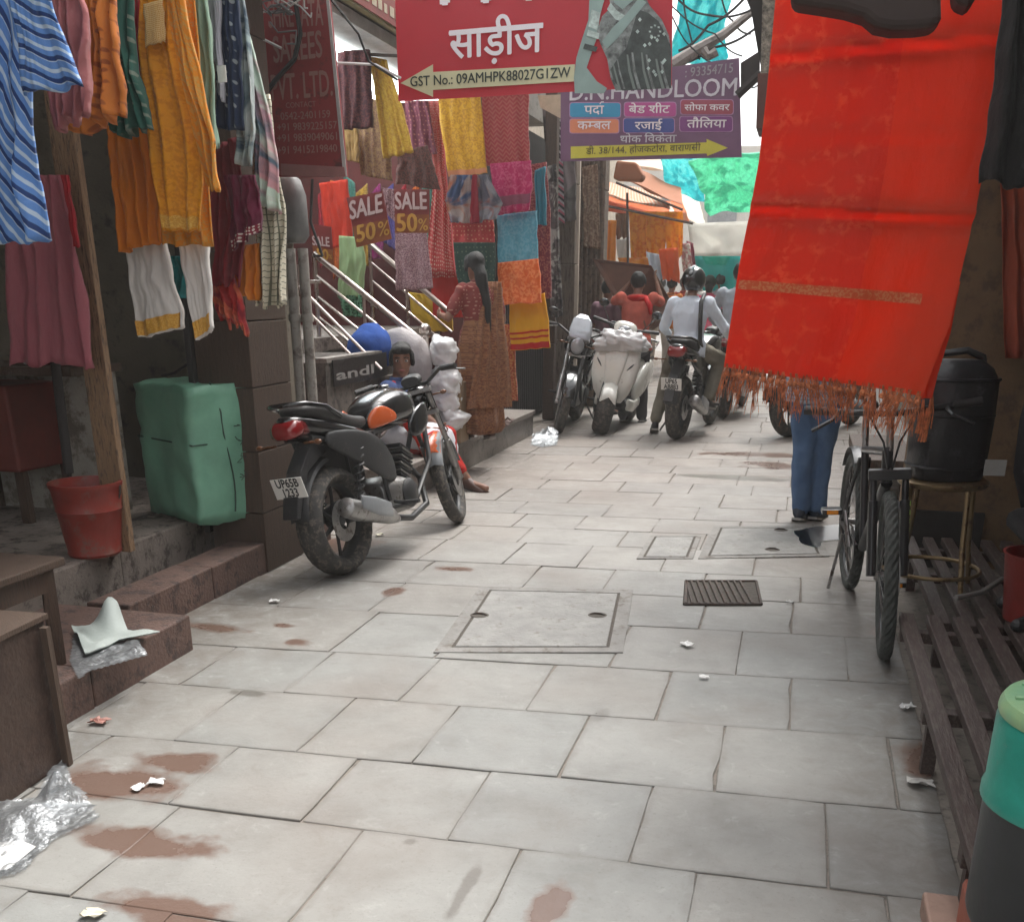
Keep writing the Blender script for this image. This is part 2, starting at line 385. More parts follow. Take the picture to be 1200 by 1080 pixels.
def lettering(body, m, parent, p0, p1, Y, bold=.0, name='lettering', head=False, strokes=(), hscale=1., proud=.005, sl=0.):
    """text whose baseline runs from p0 to p1 (photo points on the plane at distance Y)"""
    global KA
    A = PY(*p0, Y); B = PY(*p1, Y)
    V = []; F = []; x = 0
    for part in (body if isinstance(body, list) else [(body, None)]):
        v, f = glyphs(part[0], 0, part[1])
        if not v: continue
        x0 = min(p.x for p in v); x1 = max(p.x for p in v)
        for kz, (sx_, sy_) in enumerate(((0, 0), (1, .4), (-1, -.4), (0, 1), (0, -1)) if bold else ((0, 0),)):
            n = len(V); V += [Vector((p.x-x0+x+sx_*bold, p.y+sy_*bold*.7, kz*.0003)) for p in v]; F += [tuple(i+n for i in q) for q in f]
        x += x1-x0-.01
    W = max(p.x for p in V); s = (B-A).length/W
    if head:
        if KA is None:
            kv, _ = glyphs('क', 0); KA = max(p.y for p in kv)
        words = ''.join(b[0] for b in body) if isinstance(body, list) else body
        tot = 0
        spans = []
        ws = words.split(' ')
        if len(ws) == 1: spans = [(0, W)]
        else:
            for i in range(len(ws)):
                a = glyphs(' '.join(ws[:i])+' '+ws[i][0], bold)[0] if i else glyphs(ws[0], bold)[0]
                pre = glyphs(' '.join(ws[:i])+' ', bold)[0] if i else []
                xs0 = (max(p.x for p in pre)+.2) if i else 0
                xs1 = max(p.x for p in glyphs(' '.join(ws[:i+1]), bold)[0]); spans.append((xs0, xs1))
        for a, b in spans:
            n = len(V); V += [Vector((a, KA-.085-bold, .002)), Vector((b, KA-.085-bold, .002)), Vector((b, KA+bold, .002)), Vector((a, KA+bold, .002))]; F.append((n, n+1, n+2, n+3))
    for st in strokes:
        n = len(V); V += [Vector((q[0]*W, q[1], .0022)) for q in st]; F.append(tuple(range(n, n+len(st))))
    d = (B-A).normalized(); up = Vector((0, 0, 1))
    mb = MB(); mb.v = [A+d*(p.x*s)+up*(p.y*s*hscale)+d*(p.y*s*sl)+Vector((0, -proud-p.z, 0)) for p in V]; mb.f = F
    nn = len(mb.v); o = mb.build(name, m, None, origin=(0, 0, 0)); o.parent = parent; o.location = -parent.location
    return o
def quadY(name, pts, Y, m, parent, th=.004, proud=0.):
    """flat thing whose outline (photo points) lies on the plane at distance Y"""
    mb = MB(); P = [PY(p[0], p[1], Y)+Vector((0, -proud, 0)) for p in pts]; mb.prism(P, (0, th, 0))
    return mb.build(name, m, parent, world=True)
def addbox_uv(o):
    me = o.data
    if not me.uv_layers: me.uv_layers.new(name='UVMap')
    ul = me.uv_layers[0]
    for p in me.polygons:
        for li in p.loop_indices:
            v = me.vertices[me.loops[li].vertex_index].co; ul.data[li].uv = (v.x*1.0+v.y*.8, v.z)

# ================================================================== GROUND
def slab_material():
    m, nt, b = _new('slab_stone'); N = nt.nodes; L = nt.links
    tc = N.new('ShaderNodeTexCoord'); oi = N.new('ShaderNodeObjectInfo'); geo = N.new('ShaderNodeNewGeometry')
    P = geo.outputs['Position']
    n1 = N.new('ShaderNodeTexNoise'); n1.inputs['Scale'].default_value = 3.2; n1.inputs['Detail'].default_value = 9; n1.inputs['Roughness'].default_value = .68; L.new(P, n1.inputs['Vector'])
    cr = N.new('ShaderNodeValToRGB'); E = cr.color_ramp.elements
    E[0].position = .25; E[0].color = (.18, .178, .168, 1); E[1].position = .8; E[1].color = (.31, .31, .297, 1)
    e = cr.color_ramp.elements.new(.5); e.color = (.25, .25, .238, 1); L.new(n1.outputs[0], cr.inputs[0])
    # each slab its own tone
    tone = N.new('ShaderNodeValToRGB'); T = tone.color_ramp.elements; T[0].color = (.93, .925, .92, 1); T[1].color = (1.04, 1.03, 1.01, 1)
    e = T.new(.35); e.color = (.98, .985, .98, 1); e = T.new(.7); e.color = (1.01, .98, .955, 1)
    L.new(oi.outputs['Random'], tone.inputs[0])
    mx = N.new('ShaderNodeMixRGB'); mx.blend_type = 'MULTIPLY'; mx.inputs[0].default_value = 1; L.new(cr.outputs[0], mx.inputs[1]); L.new(tone.outputs[0], mx.inputs[2]); col = mx.outputs[0]
    def ramp(v, a, c):
        r = N.new('ShaderNodeValToRGB'); r.color_ramp.elements[0].position = a; r.color_ramp.elements[1].position = c; L.new(v, r.inputs[0]); return r.outputs[0]
    def blend(fac, c1, rgb, amt=1.):
        x = N.new('ShaderNodeMixRGB'); x.inputs[2].default_value = _c(rgb)
        mm = N.new('ShaderNodeMath'); mm.operation = 'MULTIPLY'; mm.inputs[1].default_value = amt; L.new(fac, mm.inputs[0]); L.new(mm.outputs[0], x.inputs[0]); L.new(c1, x.inputs[1]); return x.outputs[0]
    # pinker dust further up the lane
    sy = N.new('ShaderNodeSeparateXYZ'); L.new(P, sy.inputs[0]); my = N.new('ShaderNodeMapRange'); my.inputs[1].default_value = 3.5; my.inputs[2].default_value = 8.5; my.inputs[4].default_value = .75; L.new(sy.outputs[1], my.inputs[0])
    px = N.new('ShaderNodeMixRGB'); px.blend_type = 'MULTIPLY'; px.inputs[2].default_value = (1.1, .97, .93, 1); L.new(my.outputs[0], px.inputs[0]); L.new(col, px.inputs[1]); col = px.outputs[0]
    # fine grime specks and trodden patches
    n2 = N.new('ShaderNodeTexNoise'); n2.inputs['Scale'].default_value = 38; n2.inputs['Detail'].default_value = 7; n2.inputs['Roughness'].default_value = .8; L.new(P, n2.inputs['Vector'])
    col = blend(ramp(n2.outputs[0], .58, .75), col, (.12, .105, .09), .6)
    n5 = N.new('ShaderNodeTexNoise'); n5.inputs['Scale'].default_value = 150; n5.inputs['Detail'].default_value = 4; L.new(P, n5.inputs['Vector'])
    col = blend(ramp(n5.outputs[0], .62, .72), col, (.13, .12, .105), .4)
    n6 = N.new('ShaderNodeTexNoise'); n6.inputs['Scale'].default_value = 9; n6.inputs['Detail'].default_value = 8; n6.inputs['Roughness'].default_value = .75; n6.inputs['Distortion'].default_value = .6; L.new(P, n6.inputs['Vector'])
    col = blend(ramp(n6.outputs[0], .55, .66), col, (.19, .175, .155), .38)
    ng6 = N.new('ShaderNodeMath'); ng6.operation = 'SUBTRACT'; ng6.inputs[0].default_value = 1; L.new(n6.outputs[0], ng6.inputs[1]); col = blend(ramp(ng6.outputs[0], .58, .66), col, (.38, .375, .355), .35)
    n2b = N.new('ShaderNodeTexNoise'); n2b.inputs['Scale'].default_value = 1.1; n2b.inputs['Detail'].default_value = 5; L.new(P, n2b.inputs['Vector'])
    col = blend(ramp(n2b.outputs[0], .5, .68), col, (.2, .165, .14), .45)
    # trodden-in dirt gathering along both sides of the lane
    sX = N.new('ShaderNodeSeparateXYZ'); L.new(P, sX.inputs[0])
    for a_, b_ in ((-1.75, -2.6), (.12, .62)):
        mr_ = N.new('ShaderNodeMapRange'); mr_.inputs[1].default_value = a_; mr_.inputs[2].default_value = b_; L.new(sX.outputs[0], mr_.inputs[0])
        m3 = N.new('ShaderNodeMath'); m3.operation = 'MULTIPLY'; L.new(mr_.outputs[0], m3.inputs[0]); L.new(ramp(n6.outputs[0], .36, .56), m3.inputs[1])
        col = blend(m3.outputs[0], col, (.13, .105, .085), .75)
    # dirty rims of every slab (slabs are made in a unit square, so Object coords run 0..1)
    sx = N.new('ShaderNodeSeparateXYZ'); uvn = N.new('ShaderNodeUVMap'); L.new(uvn.outputs[0], sx.inputs[0])
    def edge(o):
        p = N.new('ShaderNodeMath'); p.operation = 'PINGPONG'; p.inputs[1].default_value = .5; L.new(o, p.inputs[0]); return p.outputs[0]
    mn = N.new('ShaderNodeMath'); mn.operation = 'MINIMUM'; L.new(edge(sx.outputs[0]), mn.inputs[0]); L.new(edge(sx.outputs[1]), mn.inputs[1])
    n3 = N.new('ShaderNodeTexNoise'); n3.inputs['Scale'].default_value = 14; n3.inputs['Detail'].default_value = 6; L.new(P, n3.inputs['Vector'])
    md = N.new('ShaderNodeMath'); md.operation = 'MULTIPLY_ADD'; md.inputs[1].default_value = .11; L.new(n3.outputs[0], md.inputs[0])
    ng = N.new('ShaderNodeMath'); ng.operation = 'MULTIPLY'; ng.inputs[1].default_value = -1; L.new(mn.outputs[0], ng.inputs[0]); L.new(ng.outputs[0], md.inputs[2])
    col = blend(ramp(md.outputs[0], .018, .05), col, (.14, .125, .108), .28)
    # wet, betel-red and dark stains where the photograph has them: (x, y, radius x, radius y, kind)
    st = [(140, 918, .21, .12), (215, 893, .15, .07), (165, 985, .2, .08), (345, 752, .07, .05), (460, 693, .05, .1), (330, 733, .06, .04), (535, 667, .12, .05), (890, 533, .55, .16), (905, 545, .3, .2), (640, 1065, .05, .12), (190, 1062, .15, .07), (1085, 890, .1, .16), (1050, 740, .1, .12), (395, 640, .25, .2), (255, 735, .16, .06)]
    dk = [(290, 812, .08, .03), (705, 838, .035, .07), (792, 845, .04, .05), (545, 1040, .02, .14), (700, 722, .05, .03), (560, 722, .05, .03), (480, 985, .02, .02), (930, 640, .2, .06), (870, 560, .6, .12), (1010, 630, .2, .1), (960, 622, .1, .05)]
    def field(lst, seed, nscale, namp):
        nn = N.new('ShaderNodeTexNoise'); nn.inputs['Scale'].default_value = nscale; nn.inputs['Detail'].default_value = 5; nn.inputs['Roughness'].default_value = .6
        mpp = N.new('ShaderNodeMapping'); mpp.inputs['Location'].default_value = (seed, seed, 0); L.new(P, mpp.inputs[0]); L.new(mpp.outputs[0], nn.inputs['Vector'])
        cur = None
        for (x, y, rx, ry) in lst:
            c = G(x, y)
            s1 = N.new('ShaderNodeVectorMath'); s1.operation = 'SUBTRACT'; s1.inputs[1].default_value = tuple(c); L.new(P, s1.inputs[0])
            s2 = N.new('ShaderNodeVectorMath'); s2.operation = 'MULTIPLY'; s2.inputs[1].default_value = (1/rx, 1/ry, 0); L.new(s1.outputs[0], s2.inputs[0])
            ln = N.new('ShaderNodeVectorMath'); ln.operation = 'LENGTH'; L.new(s2.outputs[0], ln.inputs[0])
            if cur is None: cur = ln.outputs['Value']
            else:
                q = N.new('ShaderNodeMath'); q.operation = 'MINIMUM'; L.new(cur, q.inputs[0]); L.new(ln.outputs['Value'], q.inputs[1]); cur = q.outputs[0]
        a = N.new('ShaderNodeMath'); a.operation = 'MULTIPLY_ADD'; a.inputs[1].default_value = namp; L.new(nn.outputs[0], a.inputs[0]); L.new(cur, a.inputs[2])
        r = N.new('ShaderNodeMapRange'); r.inputs[1].default_value = 1+namp*.5-.32; r.inputs[2].default_value = 1+namp*.5+.12; r.inputs[3].default_value = 1; r.inputs[4].default_value = 0; L.new(a.outputs[0], r.inputs[0]); return r.outputs[0]
    f1 = field(st, 3, 6, 2.4); f2 = field(dk, 9, 14, 1.6)
    col = blend(f1, col, (.14, .08, .058), .85); col = blend(f2, col, (.12, .105, .09), .6)
    L.new(col, b.inputs['Base Color'])
    rr = N.new('ShaderNodeMapRange'); rr.inputs[3].default_value = .42; rr.inputs[4].default_value = .75; L.new(n2b.outputs[0], rr.inputs[0])
    mr = N.new('ShaderNodeMath'); mr.operation = 'MULTIPLY_ADD'; mr.inputs[1].default_value = -.3; 
    mxx = N.new('ShaderNodeMath'); mxx.operation = 'MAXIMUM'; L.new(f1, mxx.inputs[0]); L.new(f2, mxx.inputs[1]); L.new(mxx.outputs[0], mr.inputs[0]); L.new(rr.outputs[0], mr.inputs[2]); L.new(mr.outputs[0], b.inputs['Roughness'])
    n4 = N.new('ShaderNodeTexNoise'); n4.inputs['Scale'].default_value = 26; n4.inputs['Detail'].default_value = 8; n4.inputs['Roughness'].default_value = .7; L.new(P, n4.inputs['Vector'])
    bp = N.new('ShaderNodeBump'); bp.inputs['Strength'].default_value = .35; bp.inputs['Distance'].default_value = .006; L.new(n4.outputs[0], bp.inputs['Height']); L.new(bp.outputs[0], b.inputs['Normal'])
    return m
M_SLAB = slab_material()
M_DIRT = mat('joint_dirt', (.20, .175, .15), rough=.9, scale=9, bump=.6, bscale=40, wear=.3)
M_CEM = mat('cement', (.24, .23, .215), rough=.8, scale=5, wear=.3, wcol=(.14, .12, .1), bump=.4)
M_CEMD = mat('dark_cement', (.12, .1, .085), rough=.85, scale=6, wear=.4, wcol=(.05, .04, .035), bump=.5)
M_STEP = mat('step_stone', (.25, .21, .18), rough=.8, scale=5, wear=.4, wcol=(.09, .07, .06), bump=.5)
M_STEPR = mat('reddish_step_stone', (.125, .075, .06), rough=.75, scale=5, wear=.4, wcol=(.06, .04, .035), bump=.5)

mb = MB(); mb.bb(-40, 40, -8, 300, -.5, -.035); ground = mb.build('ground', M_DIRT); tag(ground, kind='structure')
mb = MB(); mb.bb(-4.2, 1.6, -1.2, 42, -.03, -.006); lane = mb.build('lane', M_DIRT, origin=(0, 0, 0)); tag(lane, kind='structure')
SKEW = .085
YL = [-1.1, -.6, -.12, .37, .86, 1.35, 1.85, 2.345, 2.815, 3.335, 3.86, 4.42]
sk = [.02]*8+[.05, .07, .1, .09]
y = 4.42
while y < 26:
    y += R.choice([.42, .47, .5, .53]); YL.append(y); sk.append(SKEW)
XJ = {6: [-2.1, -1.62, -1.05, -.6, -.135, .33], 7: [-2.12, -1.66, -1.245, -.81, -.31, .19], 8: [-2.3, -1.9, -1.465, -1.07, -.6, -.13, .4], 9: [-2.17, -1.75, -1.3, -.83, -.37, .085], 10: [-1.78, -1.33, -.62, -.13, .3]}
def slab(quad, z, th=.045, bv=.002):
    """a paving stone from its four top corners"""
    c = sum(quad, Vector())/4
    Q = []; UQ = []; uvc = [(0, 0), (1, 0), (1, 1), (0, 1)]
    for k in range(4):
        a, b = quad[k], quad[(k+1) % 4]; ua, ub = uvc[k], uvc[(k+1) % 4]
        for s_ in (0, .22, .5, .78):
            p = a.lerp(b, s_); nn = (c-p).normalized(); cut = R.uniform(.0015, .006) if s_ == 0 else R.gauss(.0008, .0015)
            if R.random() < .03: cut += R.uniform(.004, .01)
            Q.append(p+nn*cut); UQ.append((ua[0]+(ub[0]-ua[0])*s_, ua[1]+(ub[1]-ua[1])*s_))
    n = len(Q)
    V = [Vector((p.x, p.y, z-.012)) for p in Q]+[Vector((p.x, p.y, z-bv)) for p in Q]
    for p in Q: d = (c-p); d.z = 0; V.append(Vector((p.x, p.y, z))+d.normalized()*bv*1.3)
    F = [tuple(range(2*n, 3*n))]
    for k in range(n):
        j = (k+1) % n; F += [(k, j, j+n, k+n), (k+n, j+n, j+2*n, k+2*n)]
    me = bpy.data.meshes.new('paving_stone'); me.from_pydata([tuple(p-c) for p in V], [], F)
    ul = me.uv_layers.new(name='UVMap'); 
    for l in me.loops: ul.data[l.index].uv = UQ[l.vertex_index % n]
    me.materials.append(M_SLAB)
    o = bpy.data.objects.new('paving_stone', me); COL.objects.link(o); o.parent = lane; o.location = c; 
    o.rotation_euler = (R.gauss(0, .0025), R.gauss(0, .0025), 0)
    return o
nslab = 0
for r in range(len(YL)-1):
    y0, y1 = YL[r], YL[r+1]; k0, k1 = sk[r], sk[r+1]
    xl = -2.75 if y1 < 6.5 else -2.75; xr = .52 if y0 < 5.5 else .95 if y0 < 8 else 1.2
    if r in XJ: J = [xl]+XJ[r]+[xr]
    else:
        J = [xl]; x = xl+R.uniform(.25, .5)
        while x < xr-.15: J.append(x); x += R.choice([.4, .45, .48, .52, .6])
        J.append(xr)
    for a, b in zip(J[:-1], J[1:]):
        g = R.uniform(.0, .0025); h = R.gauss(0, .0013); jx = lambda: R.uniform(-.004, .004)
        xs = [a+g, b-g]; 
        q = [Vector((xs[0]+jx(), y0+k0*xs[0]+g+jx(), 0)), Vector((xs[1]+jx(), y0+k0*xs[1]+g+jx(), 0)), Vector((xs[1]+jx(), y1+k1*xs[1]-g+jx(), 0)), Vector((xs[0]+jx(), y1+k1*xs[0]-g+jx(), 0))]
        if y0 > 19.5:
            continue
        slab(q, h); nslab += 1
print('slabs', nslab)
# far paving, too small to pick apart
mb = MB()
for r in range(len(YL)-1):
    if YL[r] <= 19.5: continue
    x = -2.75
    while x < 1.2:
        w = R.choice([.4, .48, .55]); mb.bb(x+.006, min(x+w, 1.2)-.006, YL[r]+.006-.1, YL[r+1]-.006-.1, -.012, R.gauss(0, .0018)); x += w
far = mb.build('paving_stone', M_SLAB, lane); tag(far, kind='stuff')
mb = MB(); mb.bb(-6, 6, 26.5, 120, -.03, -.003); tag(mb.build('road', M_CEM), kind='structure')

# covers and grating let into the paving
def quad3(P, z): return [Vector((p.x, p.y, z)) for p in P]
def inset(P, d):
    c = sum(P, Vector())/4; out = []
    for k in range(4):
        a = (P[(k+1) % 4]-P[k]).normalized(); b = (P[(k-1) % 4]-P[k]).normalized(); out.append(P[k]+(a+b)*d)
    return out
M_COVER = mat('cover_concrete', (.27, .264, .25), rough=.75, scale=7, wear=.2, wcol=(.17, .15, .13), bump=.4)
M_GROOVE = mat('packed_dirt', (.09, .078, .066), rough=.95, scale=20, bump=.6)
M_IRON = mat('old_iron', (.075, .06, .052), rough=.65, metal=.5, scale=20, wear=.3, wcol=(.12, .06, .035), bump=.5)
def cover(P, name, label, holes, fr=.07, m=M_COVER, fm=None):
    c = sum(P, Vector())/4; t = empty(name, (c.x, c.y, 0), label=label, cat='manhole cover')
    mb = MB(); O = quad3(P, .005); I = quad3(inset(P, fr), .005); O2 = quad3(P, -.02); I2 = quad3(inset(P, fr), -.02)
    V = O+I+O2+I2; F = []
    for k in range(4):
        j = (k+1) % 4; F += [(k, j, j+4, k+4), (k+8, k, k+4, k+12)][:1]; F += [(k+8, j+8, j, k), (k+4, j+4, j+12, k+12)]
    mb.add(V, F); mb.build('frame', fm or M_CEM, t, world=True)
    mb = MB(); mb.prism(quad3(inset(P, fr), -.012), (0, 0, .014)); mb.build('groove', M_GROOVE, t, world=True)
    mb = MB(); mb.prism(quad3(inset(P, fr+.014), -.01), (0, 0, .0165)); mb.build('lid', m, t, world=True, bevel=.003)
    for h in holes:
        g_ = G(*h); mb = MB(); mb.lathe([(.001, .0082), (.036, .0082), (.044, .0068)], c=(g_.x, g_.y, 0), n=18); mb.build('lifting_hole', M_GROOVE, t, world=True)
        mb = MB(); mb.tube([(g_.x-.035, g_.y, .008), (g_.x-.015, g_.y+.008, .013), (g_.x+.015, g_.y+.008, .013), (g_.x+.035, g_.y, .008)], .004, n=6); mb.build('lifting_ring', M_IRON, t, world=True)
cover([G(508, 765), G(730, 765), G(742, 692), G(562, 688)], 'manhole_cover', 'large square concrete manhole cover in the middle foreground with two lifting rings', [(562, 722), (700, 722)], fr=.06)
cover([G(818, 655), G(972, 652), G(955, 617), G(836, 617)], 'manhole_cover', 'pale wet concrete manhole cover beside the feet of the man in jeans', [(905, 645), (915, 622)], fr=.05)
cover([G(746, 655), G(812, 655), G(822, 628), G(762, 628)], 'manhole_cover', 'small plain stone inspection cover left of the pale wet manhole cover', [], fr=.03)
P = [G(802, 709), G(892, 709), G(886, 682), G(804, 682)]; c = sum(P, Vector())/4
t = empty('drain_grating', (c.x, c.y, 0), label='rusty iron drain grating with slanted bars set in the paving', cat='drain')
mb = MB(); mb.prism(quad3(P, -.01), (0, 0, .0135)); mb.build('recess', M_GROOVE, t, world=True)
for k in range(11):
    a = P[0].lerp(P[1], (k+.2)/11.5); b = P[3].lerp(P[2], (k-.6)/11.5 if k > 0 else 0); b = P[3].lerp(P[2], max(0, (k-1.2)/11.5)); mb = MB(); mb.tube([a+Vector((0, 0, .007)), b+Vector((0, 0, .007))], .0085, n=6); mb.build('bar', M_IRON, t, world=True)
mb = MB()
for a, b in ((0, 1), (1, 2), (2, 3), (3, 0)): mb.tube([P[a]+Vector((0, 0, .005)), P[b]+Vector((0, 0, .005))], .008, n=6)
mb.build('frame', M_IRON, t, world=True)

# litter
M_PAPER = mat('litter_paper', (.75, .74, .72), rough=.8, var=.05, bump=.3)
def scrap(x, y, s, rz, mm, label, h=0., at=None, group=None):
    g_ = Vector(at) if at else G(x, y, h); mb = MB(); n = 5
    for j in range(n):
        for i in range(n):
            u, v = i/(n-1)-.5, j/(n-1)-.5
            mb.v.append(Vector((u*s+R.uniform(-.1, .1)*s, v*s*.7+R.uniform(-.1, .1)*s, .009+abs(noise.noise(Vector((u*3+x, v*3, y))))*s*.35)))
    for j in range(n-1):
        for i in range(n-1): mb.f.append((j*n+i, j*n+i+1, (j+1)*n+i+1, (j+1)*n+i))
    k = len(mb.v); F = list(mb.f); mb.v += [p-Vector((0, 0, .0015)) for p in mb.v]; mb.f += [tuple(q+k for q in f[::-1]) for f in F]
    mb.v = [Matrix.Rotation(rz, 3, 'Z')@p+g_ for p in mb.v]
    o = mb.build('paper_scrap', mm); tag(o, label, 'litter', group)
M_BLUEP = mat('blue_wrapper', (.08, .12, .35), rough=.4); M_CREAM = mat('cream_paper', (.62, .58, .46), rough=.8)
scrap(183, 919, .05, .3, M_PAPER, 'small white torn scrap lying in the red stain at lower left')
scrap(163, 925, .04, 1.3, M_PAPER, 'thin curled white strip beside the torn scrap in the red stain')
scrap(117, 848, .06, .2, mat('pink_paper', (.45, .22, .18)), 'reddish paper strip near the end of the low step')
scrap(322, 706, .045, .2, M_PAPER, 'crumpled white paper left of the parked motorcycle')
scrap(307, 668, .035, .8, M_PAPER, 'small white wrapper at the foot of the long kerb')
scrap(338, 655, .035, .1, M_BLUEP, 'small blue wrapper near the rear tyre of the parked motorcycle')
scrap(392, 671, .05, .5, M_CREAM, 'crumpled cream cup touching the rear tyre of the parked motorcycle')
scrap(825, 795, .035, .1, M_PAPER, 'bright white scrap lying on a paving slab in the middle')
scrap(925, 707, .03, .1, M_PAPER, 'tiny white scrap right of the drain grating')
scrap(805, 757, .06, 2.3, M_PAPER, 'curved white strip on the slab below the drain grating')
scrap(110, 1074, .05, .1, M_CREAM, 'cream scrap at the bottom left edge of the lane')
scrap(1078, 920, .07, .1, mat('grey_scrap', (.5, .48, .45)), 'grey crumpled scrap in the gap beside the slatted platform')
scrap(1062, 830, .05, .6, M_PAPER, 'frayed white rag end under the edge of the slatted platform')
scrap(445, 628, .05, .6, M_CREAM, 'cream crumb of packing beneath the parked motorcycle')

# ================================================================== LEFT: steps, platform, stall
def stone_block(name, label, x0, x1, y0, y1, z0, z1, m, cat='step', bevel=.008, cuts=1, ax='y'):
    t = empty(name, ((x0+x1)/2, (y0+y1)/2, z0), label=label, cat=cat)
    for k in range(cuts):
        a, b = y0+(y1-y0)*k/cuts+(.003 if k else 0), y0+(y1-y0)*(k+1)/cuts-(.003 if k < cuts-1 else 0)
        mb = MB(); mb.bb(x0+R.uniform(0, .006), x1-R.uniform(0, .006), a, b, z0, z1+R.uniform(-.003, .003))
        mb.jitter(.004, 5, k); mb.build('stone', m, t, world=True, bevel=bevel)
    return t
stone_block('stone_step', 'short reddish stone step with plastic lying on it beside the wooden stool', -3.02, -2.33, 1.6, 3.56, -.03, .15, M_STEPR, cuts=3)
stone_block('kerb', 'long low reddish kerb in front of the clothes stall', -2.84, -2.63, 3.58, 5.6, -.03, .16, M_STEPR, 'kerb', cuts=3)
stone_block('plinth', 'worn stone plinth under the clothes stall with a dusty top', -5.2, -2.98, 1.2, 5.95, -.03, .28, M_STEP, 'plinth', cuts=5)
mb = MB(); mb.bb(-2.975, -2.845, 3.6, 5.6, -.03, .02); tag(mb.build('gutter', M_DIRT), kind='structure')
for k in range(9):
    scrap(0, 0, .03+R.random()*.02, R.random()*3, M_PAPER if k % 2 else M_CREAM, 'small pale scrap among the litter in the gutter behind the long kerb', at=(R.uniform(-2.95, -2.87), R.uniform(3.7, 5.3), .021), group='scraps in the gutter')
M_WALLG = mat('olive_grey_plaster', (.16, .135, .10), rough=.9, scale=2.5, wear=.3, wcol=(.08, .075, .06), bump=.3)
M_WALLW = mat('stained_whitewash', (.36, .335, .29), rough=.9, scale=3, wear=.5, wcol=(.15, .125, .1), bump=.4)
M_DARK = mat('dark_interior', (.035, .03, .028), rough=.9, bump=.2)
M_WOOD = mat('rough_wood', (.26, .16, .09), rough=.75, scale=8, stretch=(6, 6, .8), wear=.35, wcol=(.07, .045, .03), bump=.5, bscale=30)
M_WOODD = mat('dark_wood', (.075, .045, .03), rough=.6, scale=8, stretch=(6, 6, .8), wear=.3, wcol=(.03, .02, .015), bump=.5, bscale=30)
M_WOODB = mat('brown_boards', (.075, .047, .032), rough=.75, scale=9, stretch=(8, 8, .7), wear=.2, wcol=(.06, .04, .03), bump=.5, bscale=30)
# stall shell
t = empty('clothes_stall', (-4.2, 4, .28), label='dark open-fronted clothes stall with plastered walls and tin roof on the left', cat='stall')
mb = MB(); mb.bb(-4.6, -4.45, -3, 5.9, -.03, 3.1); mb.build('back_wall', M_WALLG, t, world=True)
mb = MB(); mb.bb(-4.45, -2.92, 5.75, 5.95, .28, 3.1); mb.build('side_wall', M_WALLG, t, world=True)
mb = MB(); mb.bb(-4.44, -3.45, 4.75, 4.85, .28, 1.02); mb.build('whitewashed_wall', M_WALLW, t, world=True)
mb = MB(); mb.bb(-5.0, -2.2, -3, 5.5, 2.83, 2.9); mb.build('roof', M_DARK, t, world=True)  # unseen; it and the back wall run on to darken the stall
mb = MB(); mb.bb(-4.44, -3.3, 4.3, 4.7, 1.02, 1.06); mb.build('shelf', M_WOODD, t, world=True)
# posts
mb = MB(); a = G(160, 645, .28); mb.bb(-2.99, -2.875, 3.98, 4.02, .28, 2.83)
o = mb.build('wooden_post', M_WOOD, bevel=.004); tag(o, 'broad rough plank post on the stall plinth, left of the green bale', 'post')
mb = MB(); mb.tube([(-3.18, 4.03, .62), (-3.12, 4.05, 2.8)], .022, n=10); mb.tube([(-3.18, 4.03, .62), (-3.19, 4.0, .28)], .008, n=6); tag(mb.build('dark_pole', M_DARK, smooth=True), 'thin dark pole just left of the broad plank post', 'pole')
t = empty('boarded_pillar', (-2.79, 5.0, 0), label='brown boarded pillar between the green bale and the drain pipes', cat='pillar')
for k in range(9):
    mb = MB(); mb.bb(-2.93+R.uniform(0, .006), -2.62+R.uniform(-.006, 0), 4.78, 5.2, .0+k*.315, .31+k*.315); mb.build('board', M_WOODB, t, world=True, bevel=.004)
mb = MB(); mb.bb(-2.965, -2.935, 4.76, 5.2, .2, 2.83); mb.build('dark_edge_strip', M_DARK, t, world=True)
